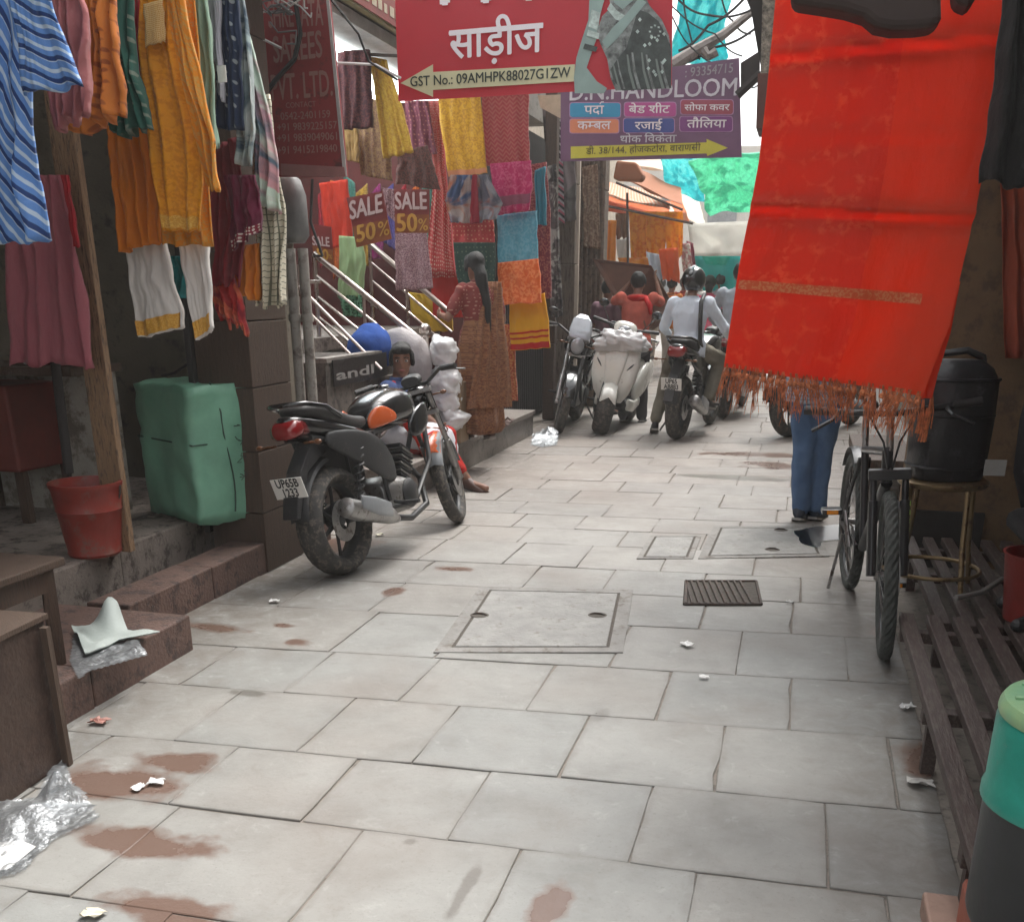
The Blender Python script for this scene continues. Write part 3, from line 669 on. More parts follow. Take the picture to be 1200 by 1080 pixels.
# bale
E0 = G(236, 617, .285); t0 = empty('wrapped_bale', (E0.x-.15, E0.y+.3, .28), label='big green plastic-wrapped bale tied with cord inside the stall', cat='bale')
M_GREENP = mat('green_plastic_wrap', (.19, .42, .29), rough=.5, scale=4, var=.12, bump=.5, bscale=9, spec=.6)
def bale():
    a = E0; rd = Vector((.32, .62, 0)).normalized(); ld = Vector((-.8, .45, 0)).normalized()
    W1, W2, Hh = .45, .56, .68
    mb = MB(); n = 14
    def face(o_, du, dv, wu, wv, nu, nv, nrm):
        base = len(mb.v)
        for j in range(nv+1):
            for i in range(nu+1):
                u, v = i/nu, j/nv; p = o_+du*wu*u+dv*wv*v
                mb.v.append(p)
        for j in range(nv):
            for i in range(nu): mb.f.append((base+j*(nu+1)+i, base+j*(nu+1)+i+1, base+(j+1)*(nu+1)+i+1, base+(j+1)*(nu+1)+i))
    Z = Vector((0, 0, 1))
    face(a, rd, Z, W1, Hh, n, n, None); face(a, ld, Z, W2, Hh, n, n, None); face(a+ld*W2, rd, Z, W1, Hh, n, n, None); face(a+rd*W1, ld, Z, W2, Hh, n, n, None); face(a+Z*Hh, rd, ld, W1, W2, n, n, None); face(a, rd, ld, W1, W2, n, n, None)
    c = a+rd*W1/2+ld*W2/2+Z*Hh/2
    V = []
    for p in mb.v:
        q = p-c; ru = abs(q.dot(rd.cross(Z).normalized() if False else rd))
        k = max(abs(q.dot(rd))/(W1/2), abs(q.dot(ld))/(W2/2), abs(q.z)/(Hh/2))
        # slump: bulging faces, rounded corners, cord waist
        rr = math.sqrt((q.dot(rd)/(W1/2))**2+(q.dot(ld)/(W2/2))**2+(q.z/(Hh/2))**2)
        f = 1-.06*max(0, rr-1.15)
        q2 = Vector((q.x*f, q.y*f, q.z*(1-.03*max(0, rr-1.1))))
        waist = math.exp(-((q.z-.1)/.02)**2)*.012
        q2.x *= 1-waist*2; q2.y *= 1-waist*2
        nn = Vector(noise.noise_vector(p*6))*.02+Vector(noise.noise_vector(p*15))*.012+Vector(noise.noise_vector(p*34))*.004
        V.append(c+q2+nn)
    mb.v = V; o = mb.build('wrapping', M_GREENP, t0, world=True)
    bm = bmesh.new(); bm.from_mesh(o.data); bmesh.ops.remove_doubles(bm, verts=bm.verts, dist=.006); bmesh.ops.recalc_face_normals(bm, faces=bm.faces); bm.to_mesh(o.data); bm.free()
    o.data.polygons.foreach_set('use_smooth', [True]*len(o.data.polygons))
    M_CORD = mat('bale_cord', (.03, .07, .05), rough=.7)
    for zz in (.4,):
        q = MB(); pts = [a+ld*W2, a, a+rd*W1]
        q.tube([p+Vector((0, 0, zz))+(p-c).normalized()*.0*Vector((1, 1, 0)) for p in pts], .004, n=6); q.build('cord', M_CORD, t0, world=True)
    q = MB(); mid = a+rd*W1*.42; off = Vector((rd.y, -rd.x, 0))*.012
    q.tube([mid+off+Vector((0, 0, z))+rd*(.02*math.sin(z*9)) for z in [i*.05 for i in range(1, 12)]]+[mid+ld*.1+Vector((0, 0, Hh+.005))], .004, n=6); q.build('cord', M_CORD, t0, world=True)
    # scrawled black marks on the right-hand face
    q = MB(); MK = mat('black_marker', (.02, .03, .025), rough=.6)
    for k in range(26):
        s = R.uniform(.5, .95)*W1; z = R.uniform(.18, .5); p = a+rd*s+off*1.3+Vector((0, 0, z)); pts = [p+rd*R.uniform(-.02, .02)+Vector((0, 0, R.uniform(-.03, .03))) for _ in range(3)]
        q.tube(pts, .0022, n=4)
    q.build('scrawl', MK, t0, world=True)['kind'] = 'stuff'
bale()
# bucket, red bin above, boxes on shelf
M_REDP = mat('red_plastic', (.24, .03, .02), rough=.45, scale=5, var=.2, bump=.1, wear=.35, wcol=(.2, .08, .06))
b0 = G(90, 658, .285)
t = empty('bucket', b0+Vector((-.02, .16, 0)), label='red plastic bucket standing on the plinth beside the plank post', cat='bucket')
mb = MB(); mb.lathe([(.112, 0), (.118, .012), (.115, .02), (.138, .2), (.143, .205), (.14, .212), (.15, .3), (.158, .31), (.158, .325), (.145, .325), (.14, .3), (.108, .012)], n=32); mb.build('tub', M_REDP, t, smooth=True)
mb = MB(); mb.tube([(-.155*math.cos(a), .03, .31-.14*math.sin(a)) for a in [pi*i/12 for i in range(13)]], .004, n=6); mb.build('handle', M_IRON, t, smooth=True)
c0 = PY(8, 552, 4.4)
t = empty('red_crate', (c0.x-.12, 4.5, .28), label='dull red crate on a dark stand at the left edge below the pink dress', cat='crate')
mb = MB(); mb.bb(c0.x-.45, c0.x+.12, 4.35, 4.8, c0.z, c0.z+.42); mb.jitter(.01, 3, 2); mb.build('box', mat('dull_red', (.16, .03, .022), rough=.6), t, world=True, bevel=.015)
for dx in (-.4, .06):
    for yy in (4.4, 4.75): mb = MB(); mb.bb(c0.x+dx, c0.x+dx+.05, yy-.02, yy+.02, .28, c0.z); mb.build('leg', M_WOODD, t, world=True)
for i, (x, y, w, hh, col, lab) in enumerate([(46, 470, .075, .2, (.42, .41, .38), 'white labelled box standing at the left of the wall shelf'), (100, 468, .08, .19, (.42, .41, .38), 'white labelled box at the right of the wall shelf by the dark pole')]):
    p = PY(x, y, 4.45); t = empty('carton', (p.x, 4.5, 1.06), label=lab, cat='box'); mb = MB(); mb.bb(p.x-w/2, p.x+w/2, 4.42, 4.56, 1.06, 1.06+hh); mb.build('box', mat('carton_white', col, rough=.7), t, world=True, bevel=.01)
    mb = MB(); mb.bb(p.x-w*.24, p.x+w*.24, 4.413, 4.42, 1.1, 1.1+hh*.55); mb.build('print_panel', mat('maroon_print', (.1, .02, .02)), t, world=True)
p = PY(75, 470, 4.45); mb = MB(); mb.bb(p.x-.12, p.x+.09, 4.45, 4.65, 1.06, 1.2); tag(mb.build('carton', mat('maroon_box', (.1, .012, .012)), bevel=.006), 'flat dark red box between the two white boxes on the shelf', 'box')
# black cable on the wall
mb = MB(); mb.tube([PY(x, y, 5.4) for x, y in [(228, 310), (227, 400), (222, 425), (205, 437), (190, 440)]], .008, n=6); tag(mb.build('wall_cable', M_DARK, smooth=True), 'bent black cable hanging on the grey wall above the green bale', 'cable')

# stool, box counter, plastic packets in the left foreground
s0 = PY(85, 655, 3.0)
t = empty('wooden_stool', (-2.62, 2.7, .15), label='worn dark wooden stool standing on the stone step at the left edge', cat='stool')
TZ = .5
mb = MB(); mb.bb(-3.05, -2.42, 2.42, 2.98, TZ, TZ+.03); mb.jitter(.003, 9); mb.build('seat', M_WOODB, t, world=True, bevel=.006)
for xx, yy in ((-2.99, 2.48), (-2.47, 2.48), (-2.99, 2.92), (-2.47, 2.92)):
    mb = MB(); mb.tube([(xx, yy, .15), (xx*.995, yy, TZ)], [.034, .03], n=4); mb.build('leg', M_WOODD, t, world=True)
mb = MB(); mb.bb(-3.0, -2.46, 2.46, 2.5, TZ-.08, TZ-.002); mb.build('apron', M_WOODD, t, world=True)
mb = MB(); mb.bb(-2.49, -2.45, 2.5, 2.9, TZ-.08, TZ-.002); mb.build('apron', M_WOODD, t, world=True)
k0 = G(70, 905)
t = empty('wooden_box', (-2.45, 2.1, 0), label='large dark stained wooden box in the lower left corner', cat='box')
rz = math.radians(4)
mb = MB(); mb.box((-2.42, 2.14, .235), (.62, .66, .47), rot=rz); mb.build('side', mat('stained_ply', (.06, .036, .026), rough=.6, scale=3, wear=.5, wcol=(.04, .022, .016), bump=.4), t, world=True, bevel=.004)
mb = MB(); mb.box((-2.42, 2.14, .4805), (.64, .68, .02), rot=rz); mb.build('top_board', M_WOODB, t, world=True, bevel=.003)
mb = MB(); mb.box((-2.112, 2.463, .23), (.022, .022, .455), rot=rz); mb.build('corner_strip', M_WOODB, t, world=True)
# marigold-orange thing at far left edge
p = PY(4, 645, 2.9); mb = MB(); mb.ell((p.x-.05, 2.75, .57), (.06, .05, .045)); mb.jitter(.01, 20); tag(mb.build('orange_cloth', mat('orange_rag', (.5, .12, .02)), smooth='all'), 'small orange rag lying on the wooden stool at the left edge', 'cloth')

# clear plastic: real crumpled film
def film_mat(name, tint=(1, 1, 1), a=.86, rough=.12):
    m, nt, b = _new(name); N = nt.nodes; L = nt.links
    tr = N.new('ShaderNodeBsdfTransparent'); tr.inputs[0].default_value = _c(tint); gl = N.new('ShaderNodeBsdfGlossy'); gl.inputs[0].default_value = (.5, .52, .54, 1); gl.inputs['Roughness'].default_value = rough+.26
    lw = N.new('ShaderNodeLayerWeight'); lw.inputs[0].default_value = .55
    n = N.new('ShaderNodeTexNoise'); n.inputs['Scale'].default_value = 28; n.inputs['Detail'].default_value = 6; tc = N.new('ShaderNodeTexCoord'); L.new(tc.outputs['Object'], n.inputs[0])
    bp = N.new('ShaderNodeBump'); bp.inputs['Strength'].default_value = .9; bp.inputs['Distance'].default_value = .02; L.new(n.outputs[0], bp.inputs['Height']); L.new(bp.outputs[0], gl.inputs['Normal']); L.new(bp.outputs[0], lw.inputs['Normal'])
    mr = N.new('ShaderNodeMapRange'); mr.inputs[3].default_value = 1-a; mr.inputs[4].default_value = 1.; L.new(lw.outputs['Facing'], mr.inputs[0])
    df = N.new('ShaderNodeBsdfDiffuse'); df.inputs[0].default_value = (.38, .40, .41, 1)
    m1 = N.new('ShaderNodeMixShader'); m1.inputs[0].default_value = .18; L.new(gl.outputs[0], m1.inputs[1]); L.new(df.outputs[0], m1.inputs[2])
    ms = N.new('ShaderNodeMixShader'); L.new(mr.outputs[0], ms.inputs[0]); L.new(tr.outputs[0], ms.inputs[1]); L.new(m1.outputs[0], ms.inputs[2]); L.new(ms.outputs[0], N['Material Output'].inputs[0]); return m
M_FILM = film_mat('clear_plastic_film'); M_FILMC = film_mat('cloudy_plastic_film', a=.3)
def film(name, label, outline, h, m, z=.006, seed=0, ridge=(), n=30, cat='plastic bag', two=True):
    """crumpled bag spread over the outline (photo points), with ridges (x, y, height, radius)"""
    P = [G(x, y, z) for x, y in outline]; xs = [p.x for p in P]; ys = [p.y for p in P]
    def inside(x, y):
        c = False; j = len(P)-1
        for i in range(len(P)):
            if (P[i].y > y) != (P[j].y > y) and x < (P[j].x-P[i].x)*(y-P[i].y)/(P[j].y-P[i].y)+P[i].x: c = not c
            j = i
        return c
    mb = MB(); idx = {}
    x0, x1, y0, y1 = min(xs), max(xs), min(ys), max(ys)
    def hgt(x, y):
        d = 0
        for rx, ry, rh, rr in ridge:
            g_ = G(rx, ry, z); q = ((x-g_.x)**2+(y-g_.y)**2)/(rr*rr); d = max(d, rh*math.exp(-q))
        a = abs(noise.noise(Vector((x*9, y*9, seed))))+.5*abs(noise.noise(Vector((x*23, y*23, seed))))
        return z+.004+h*a+d*(1+.3*noise.noise(Vector((x*20, y*20, seed))))
    for lay in ((0, 1) if two else (0,)):
        for j in range(n+1):
            for i in range(n+1):
                x = x0+(x1-x0)*i/n; y = y0+(y1-y0)*j/n
                idx[(lay, i, j)] = len(mb.v); mb.v.append(Vector((x, y, hgt(x, y) if lay == 0 else z+.002)))
        for j in range(n):
            for i in range(n):
                x = x0+(x1-x0)*(i+.5)/n; y = y0+(y1-y0)*(j+.5)/n
                if inside(x, y): mb.f.append((idx[(lay, i, j)], idx[(lay, i+1, j)], idx[(lay, i+1, j+1)], idx[(lay, i, j+1)]))
    used = sorted({i for f in mb.f for i in f}); mp = {o: k for k, o in enumerate(used)}; mb.v = [mb.v[i] for i in used]; mb.f = [tuple(mp[i] for i in f) for f in mb.f]
    o = mb.build(name, m, smooth='all'); tag(o, label, cat); return o
film('plastic_bag', 'crumpled clear plastic bag lying on the lane in front of the large wooden box', [(-40, 960), (0, 945), (45, 940), (60, 900), (75, 890), (85, 920), (118, 958), (70, 980), (45, 1000), (30, 1020), (-40, 1040)], .03, M_FILM, ridge=((72, 945, .09, .05), (40, 965, .05, .1), (110, 960, .03, .05)), seed=3, n=60)
mb = MB(); P = [G(-30, 990, .02), G(25, 985, .02), G(42, 992, .03), G(10, 1018, .015), G(-30, 1025, .015)]; mb.prism(P, (0, 0, .002)); tag(mb.build('paper_sheet', M_PAPER), 'white paper leaflet inside the clear plastic bag at lower left', 'paper')
film('plastic_sheet', 'clear plastic wrapper lying on the stone step under the white packing foam', [(82, 775), (88, 742), (120, 748), (160, 752), (172, 768), (150, 774), (110, 785), (92, 795)], .012, M_FILM, z=.155, seed=5, n=40, ridge=((160, 766, .02, .03),))
def foam():
    pts = [[(84, 735), (100, 736), (122, 734), (140, 728)], [(92, 748), (110, 752), (130, 748), (150, 740)], [(100, 768), (118, 762), (140, 752), (188, 742)]]
    mb = MB(); n = 12
    row = []
    def bl(u, v):
        a = lerp_list(pts[0], u); b = lerp_list(pts[1], u); c = lerp_list(pts[2], u)
        x, y = lerp_list([a, b, c], v); return x, y
    for j in range(n+1):
        for i in range(n+1):
            u, v = i/n, j/n; x, y = bl(u, v); g_ = G(x, y, .17); pk = math.exp(-((u-.85)/.25)**2-(v/.3)**2)*.11
            mb.v.append(g_+Vector((0, 0, pk+.02*noise.noise(Vector((u*3, v*3, 2)))+.01)))
    for j in range(n):
        for i in range(n): mb.f.append((j*(n+1)+i, (j+1)*(n+1)+i, (j+1)*(n+1)+i+1, j*(n+1)+i+1))
    k = len(mb.v); F = list(mb.f); mb.v += [p-Vector((0, 0, .004)) for p in mb.v]; mb.f += [tuple(q+k for q in f[::-1]) for f in F]
    tag(mb.build('foam_sheet', mat('packing_foam', (.45, .50, .47), rough=.6, var=.05, bump=.1), smooth='all'), 'pale curled packing foam sheet on the stone step beside the stool', 'packing')
foam()
# ================================================================== GARMENTS of the left stall
F = fabric
M_BLUE = F('blue_striped_cotton', (.10, .22, .50), 'stripe', (.42, .52, .64), (.015, .04, .14), f=13, ang=math.radians(-35), thr=.72, wrinkle=.4)
M_BLUE2 = F('blue_striped_cotton_sleeve', (.10, .22, .50), 'stripe', (.42, .52, .64), (.015, .04, .14), f=13, ang=math.radians(-68), thr=.72, wrinkle=.4)
def multi(name, loc, label, cat, group=None): return empty(name, loc, label=label, cat=cat, group=group)
def part(root, nm, left, right, Y, m, **k): return cloth(nm, None, None, left, right, Y, m, parent=root, **k)
t = multi('striped_shirt', PY(20, 280, 2.7), 'blue and white diagonally striped shirt hanging at the far left', 'shirt')
part(t, 'body', [(-60, -40), (-60, 120), (-55, 280)], [(30, -40), (32, 60), (33, 150), (40, 215), (50, 285)], 2.72, M_BLUE, folds=3, amp=.03, hem=.03)
part(t, 'sleeve', [(8, -40), (18, 40), (28, 110)], [(40, -40), (64, 30), (90, 100)], 2.66, M_BLUE2, folds=1, amp=.015, nv=16)
M_PINK = F('dusty_pink_cotton', (.36, .12, .12), wrinkle=.5); M_ORG = F('burnt_orange_cotton', (.55, .17, .03), wrinkle=.5, col2=(.3, .08, .02), kind='dots', f=30, thr=.4)
M_DGREEN = F('dark_green_silk', (.015, .075, .055), 'dots', (.15, .18, .14), f=30, thr=.35, wrinkle=.4); M_RED = F('deep_red_cotton', (.33, .012, .02))
M_MUST = F('mustard_yellow_cotton', (.66, .27, .015), 'damask', (.55, .2, .01), f=22, wrinkle=.5, var=.08); M_MUST2 = F('orange_yellow_chiffon', (.60, .2, .01), 'damask', (.5, .26, .06), f=40, wrinkle=.5)
M_WHITE = F('off_white_cotton', (.62, .58, .54), var=.05, wrinkle=.35); M_GOLD = F('gold_brocade_border', (.55, .26, .03), 'damask', (.66, .38, .08), f=60, rough=.5)
for i, (l, r, lab, m, Y, nm) in enumerate([
    ([(55, -40), (58, 60), (62, 150)], [(85, -40), (104, 40), (103, 132)], 'dusty pink folded scarves bunched behind the striped sleeve', M_PINK, 3.05, 'scarf'),
    ([(84, -40), (90, 60), (78, 163)], [(118, -40), (134, 50), (140, 140)], 'burnt orange folded scarves hanging between the pink and dark green ones', M_ORG, 3.25, 'scarf'),
    ([(118, -40), (130, 60), (134, 160)], [(146, -40), (150, 60), (174, 152)], 'dark green silk scarf with a white price tag and tasselled hem', M_DGREEN, 3.4, 'scarf'),
    ([(144, -40), (150, 60), (158, 122)], [(162, -40), (170, 60), (176, 132)], 'narrow deep red scarf between the dark green scarf and the yellow kurta', M_RED, 3.6, 'scarf')]):
    cloth(nm, lab, 'scarf', l, r, Y, m, folds=4+i % 2, amp=.035, thick=.03, hem=.03)
for (x, y, Y, lab) in [(144, 109, 3.36, 'white price tag pinned to the dark green scarf'), (263, 88, 4.02, 'white price tag pinned to the navy embroidered kurta')]:
    p = PY(x, y, Y); mb = MB(); mb.bb(p.x-.018, p.x+.018, p.y-.02, p.y-.017, p.z-.028, p.z+.028); tag(mb.build('price_tag', M_PAPER), lab, 'tag')
t = multi('pink_dress', PY(55, 428, 3.9), 'long dusty pink dress hanging inside the stall below the scarves', 'dress')
part(t, 'skirt', [(12, 205), (5, 300), (8, 428)], [(72, 205), (92, 300), (108, 428)], 3.85, F('rose_cotton', (.33, .10, .12), wrinkle=.5), folds=5, amp=.03, hem=.02)
part(t, 'tassel', [(72, 205), (88, 290)], [(78, 205), (94, 290)], 3.82, M_RED, folds=1, amp=.01, nu=6, nv=8)
# yellow kurta
t = multi('yellow_kurta', PY(190, 395, 3.6), 'bright mustard yellow kurta with an embroidered yoke and orange shawl over white trousers', 'kurta')
part(t, 'front', [(160, -40), (162, 40), (165, 110), (176, 200), (190, 270)], [(205, -40), (212, 40), (228, 120), (236, 210), (232, 272)], 3.55, M_MUST, folds=3, amp=.02, bands=((.935, .99, M_GOLD),))
part(t, 'sleeve', [(188, -40), (200, 40), (222, 130), (242, 218)], [(205, -40), (226, 60), (250, 160), (257, 222)], 3.5, M_MUST2, folds=2, amp=.02, hem=.03)
part(t, 'back', [(172, -40), (180, 150), (190, 288)], [(225, -40), (240, 150), (247, 288)], 3.66, M_MUST2, folds=4, amp=.02)
part(t, 'shawl', [(126, 150), (133, 220), (144, 296)], [(166, 60), (184, 180), (192, 285)], 3.62, F('orange_chiffon', (.5, .14, .01), wrinkle=.5), folds=4, amp=.025, hem=.02)
part(t, 'yoke', [(168, 5), (171, 56)], [(190, 0), (195, 50)], 3.515, F('gold_yoke', (.5, .28, .08), 'check', (.7, .55, .3), f=55), folds=1, amp=.004, thick=.004, nu=8, nv=10)
t = multi('white_trousers', PY(190, 398, 3.7), 'white trousers with gold hems hanging below the yellow kurta', 'trousers')
part(t, 'leg', [(146, 278), (152, 340), (162, 396)], [(190, 278), (200, 330), (211, 384)], 3.7, M_WHITE, folds=1.5, amp=.015, thick=.03, bands=((.83, .985, M_GOLD),))
part(t, 'leg', [(207, 276), (218, 335), (231, 400)], [(240, 276), (244, 330), (248, 385)], 3.72, M_WHITE, folds=1, amp=.012, thick=.03, bands=((.84, .985, M_GOLD),))
p0 = PY(205, 345, 3.95)
cloth('teal_cloth', 'small dark teal cloth seen between the two white trouser legs', 'cloth', [(192, 300), (198, 345)], [(222, 300), (216, 350)], 3.95, F('teal_cotton', (.01, .12, .12)), folds=2, amp=.02)
for (l, r, Y, m, lab, kw) in [
    ([(200, -40), (215, 60), (235, 150)], [(238, -40), (250, 60), (254, 175)], 3.9, F('pale_sage_silk', (.22, .33, .24), wrinkle=.4), 'pale sage green kurta hanging right of the yellow kurta', dict(folds=3, amp=.03)),
    ([(236, -40), (250, 60), (256, 110)], [(256, -40), (258, 60), (262, 120)], 4.05, F('grey_lilac', (.34, .33, .36)), 'narrow grey lilac scarf beside the sage green kurta', dict(folds=1, amp=.02)),
    ([(248, -40), (254, 60), (256, 150)], [(276, -40), (280, 60), (284, 152)], 4.1, F('navy_embroidered', (.012, .025, .06), 'dots', (.25, .28, .3), f=26, thr=.3), 'navy kurta with silver embroidery and a price tag', dict(folds=3, amp=.025)),
    ([(262, -40), (276, 60), (280, 150), (277, 192)], [(282, -40), (292, 60), (298, 150), (296, 195)], 4.16, F('tie_dye_grey', (.30, .38, .38), 'tie', (.04, .07, .1), (.4, .45, .44), f=5), 'grey and blue tie-dyed scarf between the navy and pink ones', dict(folds=2, amp=.025)),
    ([(270, -40), (284, 60), (296, 150), (300, 235)], [(280, 0), (304, 90), (322, 180), (325, 250)], 4.25, F('tie_dye_pink', (.55, .28, .3), 'tie', (.08, .12, .16), (.5, .6, .5), f=4), 'pink white and dark tie-dyed shawl outermost on the right of the stall', dict(folds=3, amp=.035)),
    ([(292, 120), (298, 240), (302, 358)], [(313, 110), (331, 240), (334, 360)], 4.32, F('cream_check', (.60, .55, .42), 'check', (.14, .14, .1), f=13, wrinkle=.4), 'cream shawl with thin black checks hanging below the pink tie-dyed one', dict(folds=3, amp=.035, hem=.03)),
    ([(246, 175), (248, 260), (252, 335)], [(276, 160), (284, 250), (280, 330)], 4.2, F('maroon_silk', (.17, .012, .02), wrinkle=.5), 'maroon shawl hanging under the navy kurta', dict(folds=4, amp=.03, hem=.05)),
    ([(262, 205), (268, 250), (270, 292)], [(298, 205), (303, 240), (304, 270)], 4.12, F('wine_velvet', (.10, .008, .03)), 'wine red kurta with a beaded silver hem', dict(folds=2, amp=.025, bands=((.86, 1., F('silver_beads', (.2, .02, .04), 'dots', (.6, .55, .5), f=60, thr=.5)),))),
    ([(268, 290), (274, 345)], [(304, 285), (303, 352)], 4.3, F('orange_silk', (.6, .19, .02), wrinkle=.5), 'small orange scarf end beside the cream checked shawl', dict(folds=3, amp=.025)),
    ([(246, 325), (250, 352), (260, 378)], [(272, 322), (283, 350), (287, 384)], 4.22, F('bright_red_net', (.42, .03, .03), 'tie', (.2, .01, .02), (.5, .1, .05), f=12), 'ragged bright red scarf end lowest under the maroon shawl', dict(folds=4, amp=.03, hem=.08))]:
    cloth('shawl' if 'shawl' in lab else 'scarf' if 'scarf' in lab else 'kurta', lab, 'garment', l, r, Y, m, thick=.018, **kw)
# hanging rail and hangers' cord above the garments
mb = MB(); mb.tube([(-1.6, 2.5, 2.72), (-3.0, 4.6, 2.72)], .016, n=8); tag(mb.build('hanging_rail', M_IRON, smooth=True), 'iron rail under the stall roof from which the garments hang', 'rail')

# ================================================================== SIGN: red sarees company board
M_SIGNRED = mat('faded_red_vinyl', (.27, .035, .035), rough=.5, scale=3, wear=.25, wcol=(.11, .03, .03), var=.12, bump=.05)
M_LETP = mat('faded_pink_letters', (.33, .15, .13), rough=.6, var=.1)
YS = 5.68
c = PY(350, 205, YS); t = empty('shop_sign', c, label='tall dark red SAREES PVT. LTD. hanging board with phone numbers, left of the staircase', cat='sign')
quadY('board', [(296, -60), (379, -60), (406, 207), (306, 207)], YS, M_SIGNRED, t, th=.03)
quadY('lower_rail', [(330, 192), (404, 196), (406, 207), (330, 206)], YS, mat('pinkish_rail', (.30, .13, .12), rough=.4), t, th=.01, proud=.012)
quadY('edge_trim', [(377, -60), (380, -60), (407, 207), (403, 207)], YS, mat('pale_trim', (.42, .38, .36), rough=.5), t, th=.006, proud=.007)
lettering('SHREYATA', M_LETP, t, (316, 33), (380, 30), YS, bold=.02, hscale=2.6, proud=.008)
lettering('SAREES', M_LETP, t, (322, 74), (379, 67), YS, bold=.02, hscale=1.9, proud=.008)
lettering('PVT. LTD.', M_LETP, t, (320, 118), (391, 112), YS, bold=.02, hscale=2.0, proud=.008)
lettering('CONTACT', M_LETP, t, (336, 127), (371, 125), YS, proud=.008)
lettering('0542-2401159', M_LETP, t, (330, 141), (388, 138), YS, bold=.01, proud=.008)
for yy, s in ((153, '+91 9839225157'), (166, '+91 9839049061'), (180, '+91 9415219840')): lettering(s, M_LETP, t, (326, yy+1), (396, yy-2), YS, bold=.01, proud=.008)
# meter box and pipes
p = PY(346, 285, 5.9); mb = MB(); mb.secs([(p.z, p.x, p.y, .05, .05), (p.z+.04, p.x, p.y, .08, .07), (p.z+.25, p.x-.01, p.y, .085, .075), (p.z+.33, p.x-.01, p.y, .06, .055), (p.z+.36, p.x-.01, p.y, .02, .02)], axis='Z', n=20, p=3)
tag(mb.build('meter_box', mat('grey_box', (.17, .17, .165), rough=.5), smooth='all'), 'rounded grey box fixed above the drain pipes beside the red board', 'box')
M_PIPE = mat('dusty_white_pipe', (.36, .33, .29), rough=.6, scale=5, wear=.4, wcol=(.18, .15, .13))
for i, (x, lab) in enumerate([(346, 'left of two dusty vertical drain pipes beside the boarded pillar'), (360, 'right of two dusty vertical drain pipes, nearer the railings')]):
    p = PY(x+6, 460, 5.75); t = empty('drain_pipe', (p.x, 5.75, 0), label=lab, cat='pipe')
    mb = MB(); mb.tube([(p.x, 5.75, 0), (p.x, 5.75, 1.62)], .03, n=14); mb.build('pipe', M_PIPE, t, world=True, smooth=True)
    for zz in (.55, 1.25): mb = MB(); mb.lathe([(.036, -.02), (.038, 0), (.036, .02)], c=(p.x, 5.75, zz), n=14); mb.build('collar', M_PIPE, t, world=True, smooth=True)

# ================================================================== SAREE SHOP
M_SHOPR = mat('dark_red_shop_wall', (.10, .018, .016), rough=.7, scale=3, var=.25)
M_SHOPD = mat('shop_brown', (.07, .03, .022), rough=.7)
t = empty('saree_shop', (-4.2, 8.3, 0), label='open-fronted saree shop with lit dark red interior behind the staircase', cat='shop')
mb = MB(); mb.bb(-6.2, -6.1, 5.96, 10.9, 0, 3.5); mb.build('back_wall', M_SHOPR, t, world=True)
mb = MB(); mb.bb(-6.1, -3.3, 10.7, 10.85, 0, 3.5); mb.build('side_wall', M_SHOPR, t, world=True)
mb = MB(); mb.bb(-6.1, -3.1, 5.97, 6.05, 0, 3.5); mb.build('side_wall', M_SHOPR, t, world=True)
mb = MB(); mb.bb(-6.1, -3.65, 6.05, 10.7, .95, 1.05); mb.build('floor', M_STEP, t, world=True)
mb = MB(); mb.bb(-6.1, -3.2, 6.05, 10.7, 3.12, 3.2); mb.build('ceiling', mat('ceiling_white', (.5, .5, .48)), t, world=True)
for k, y in enumerate((6.6, 7.4, 8.2, 9.0, 9.8)):
    mb = MB()
    for z in (1.4, 1.8, 2.2, 2.6): mb.bb(-6.09, -5.7, y, y+.7, z, z+.03)
    mb.build('shelf', M_SHOPD, t, world=True)
M_TUBE = mat('tube_light', (.9, .97, 1.), emit=9, bump=0)
for (y0, y1, lab) in [(7.1, 8.3, 'lit white fluorescent tube in the saree shop, nearer one'), (8.7, 9.9, 'lit white fluorescent tube in the saree shop, farther one')]:
    mb = MB(); mb.tube([(-3.85, y0, 2.98), (-3.85, y1, 2.98)], .035, n=8); tag(mb.build('tube_light', M_TUBE, smooth=True), lab, 'light')
mb = MB(); mb.bb(-4.7, -3.5, 6.6, 10.4, 3.06, 3.1); tag(mb.build('light_panel', mat('lit_panel', (.85, .93, .95), emit=1.6, bump=0)), 'bright white lit ceiling panel at the front of the saree shop', 'light')
# goods on shelves
CN = ['crimson', 'orange', 'dark green', 'mustard', 'purple', 'navy']
cols = [(.3, .02, .03), (.45, .1, .02), (.05, .15, .12), (.35, .2, .03), (.2, .02, .1), (.08, .06, .2)]
FM = [F('folded_silk_%d' % i, c, 'damask', tuple(v*.6 for v in c), f=25) for i, c in enumerate(cols)]
for k in range(5):
    for z in (1.43, 1.83, 2.23, 2.63):
        for j in range(3):
            y = 6.62+k*.8+j*.22; hh = R.uniform(.12, .26); mb = MB(); n = 4; ci = R.randrange(6)
            for q in range(n): mb.bb(-6.05, -5.72+R.uniform(-.03, .02), y, y+.2, z+hh*q/n, z+hh*(q+.9)/n)
            tag(mb.build('saree_pile', FM[ci], bevel=.008, seg=1), '%s saree pile, %s in bay %s from the near end, %s shop shelf' % (CN[ci], ('first', 'second', 'third')[j], ('one', 'two', 'three', 'four', 'five')[k], {1.43: 'lowest', 1.83: 'second', 2.23: 'third', 2.63: 'top'}[z]), 'fabric', 'folded sarees on the back shelves')
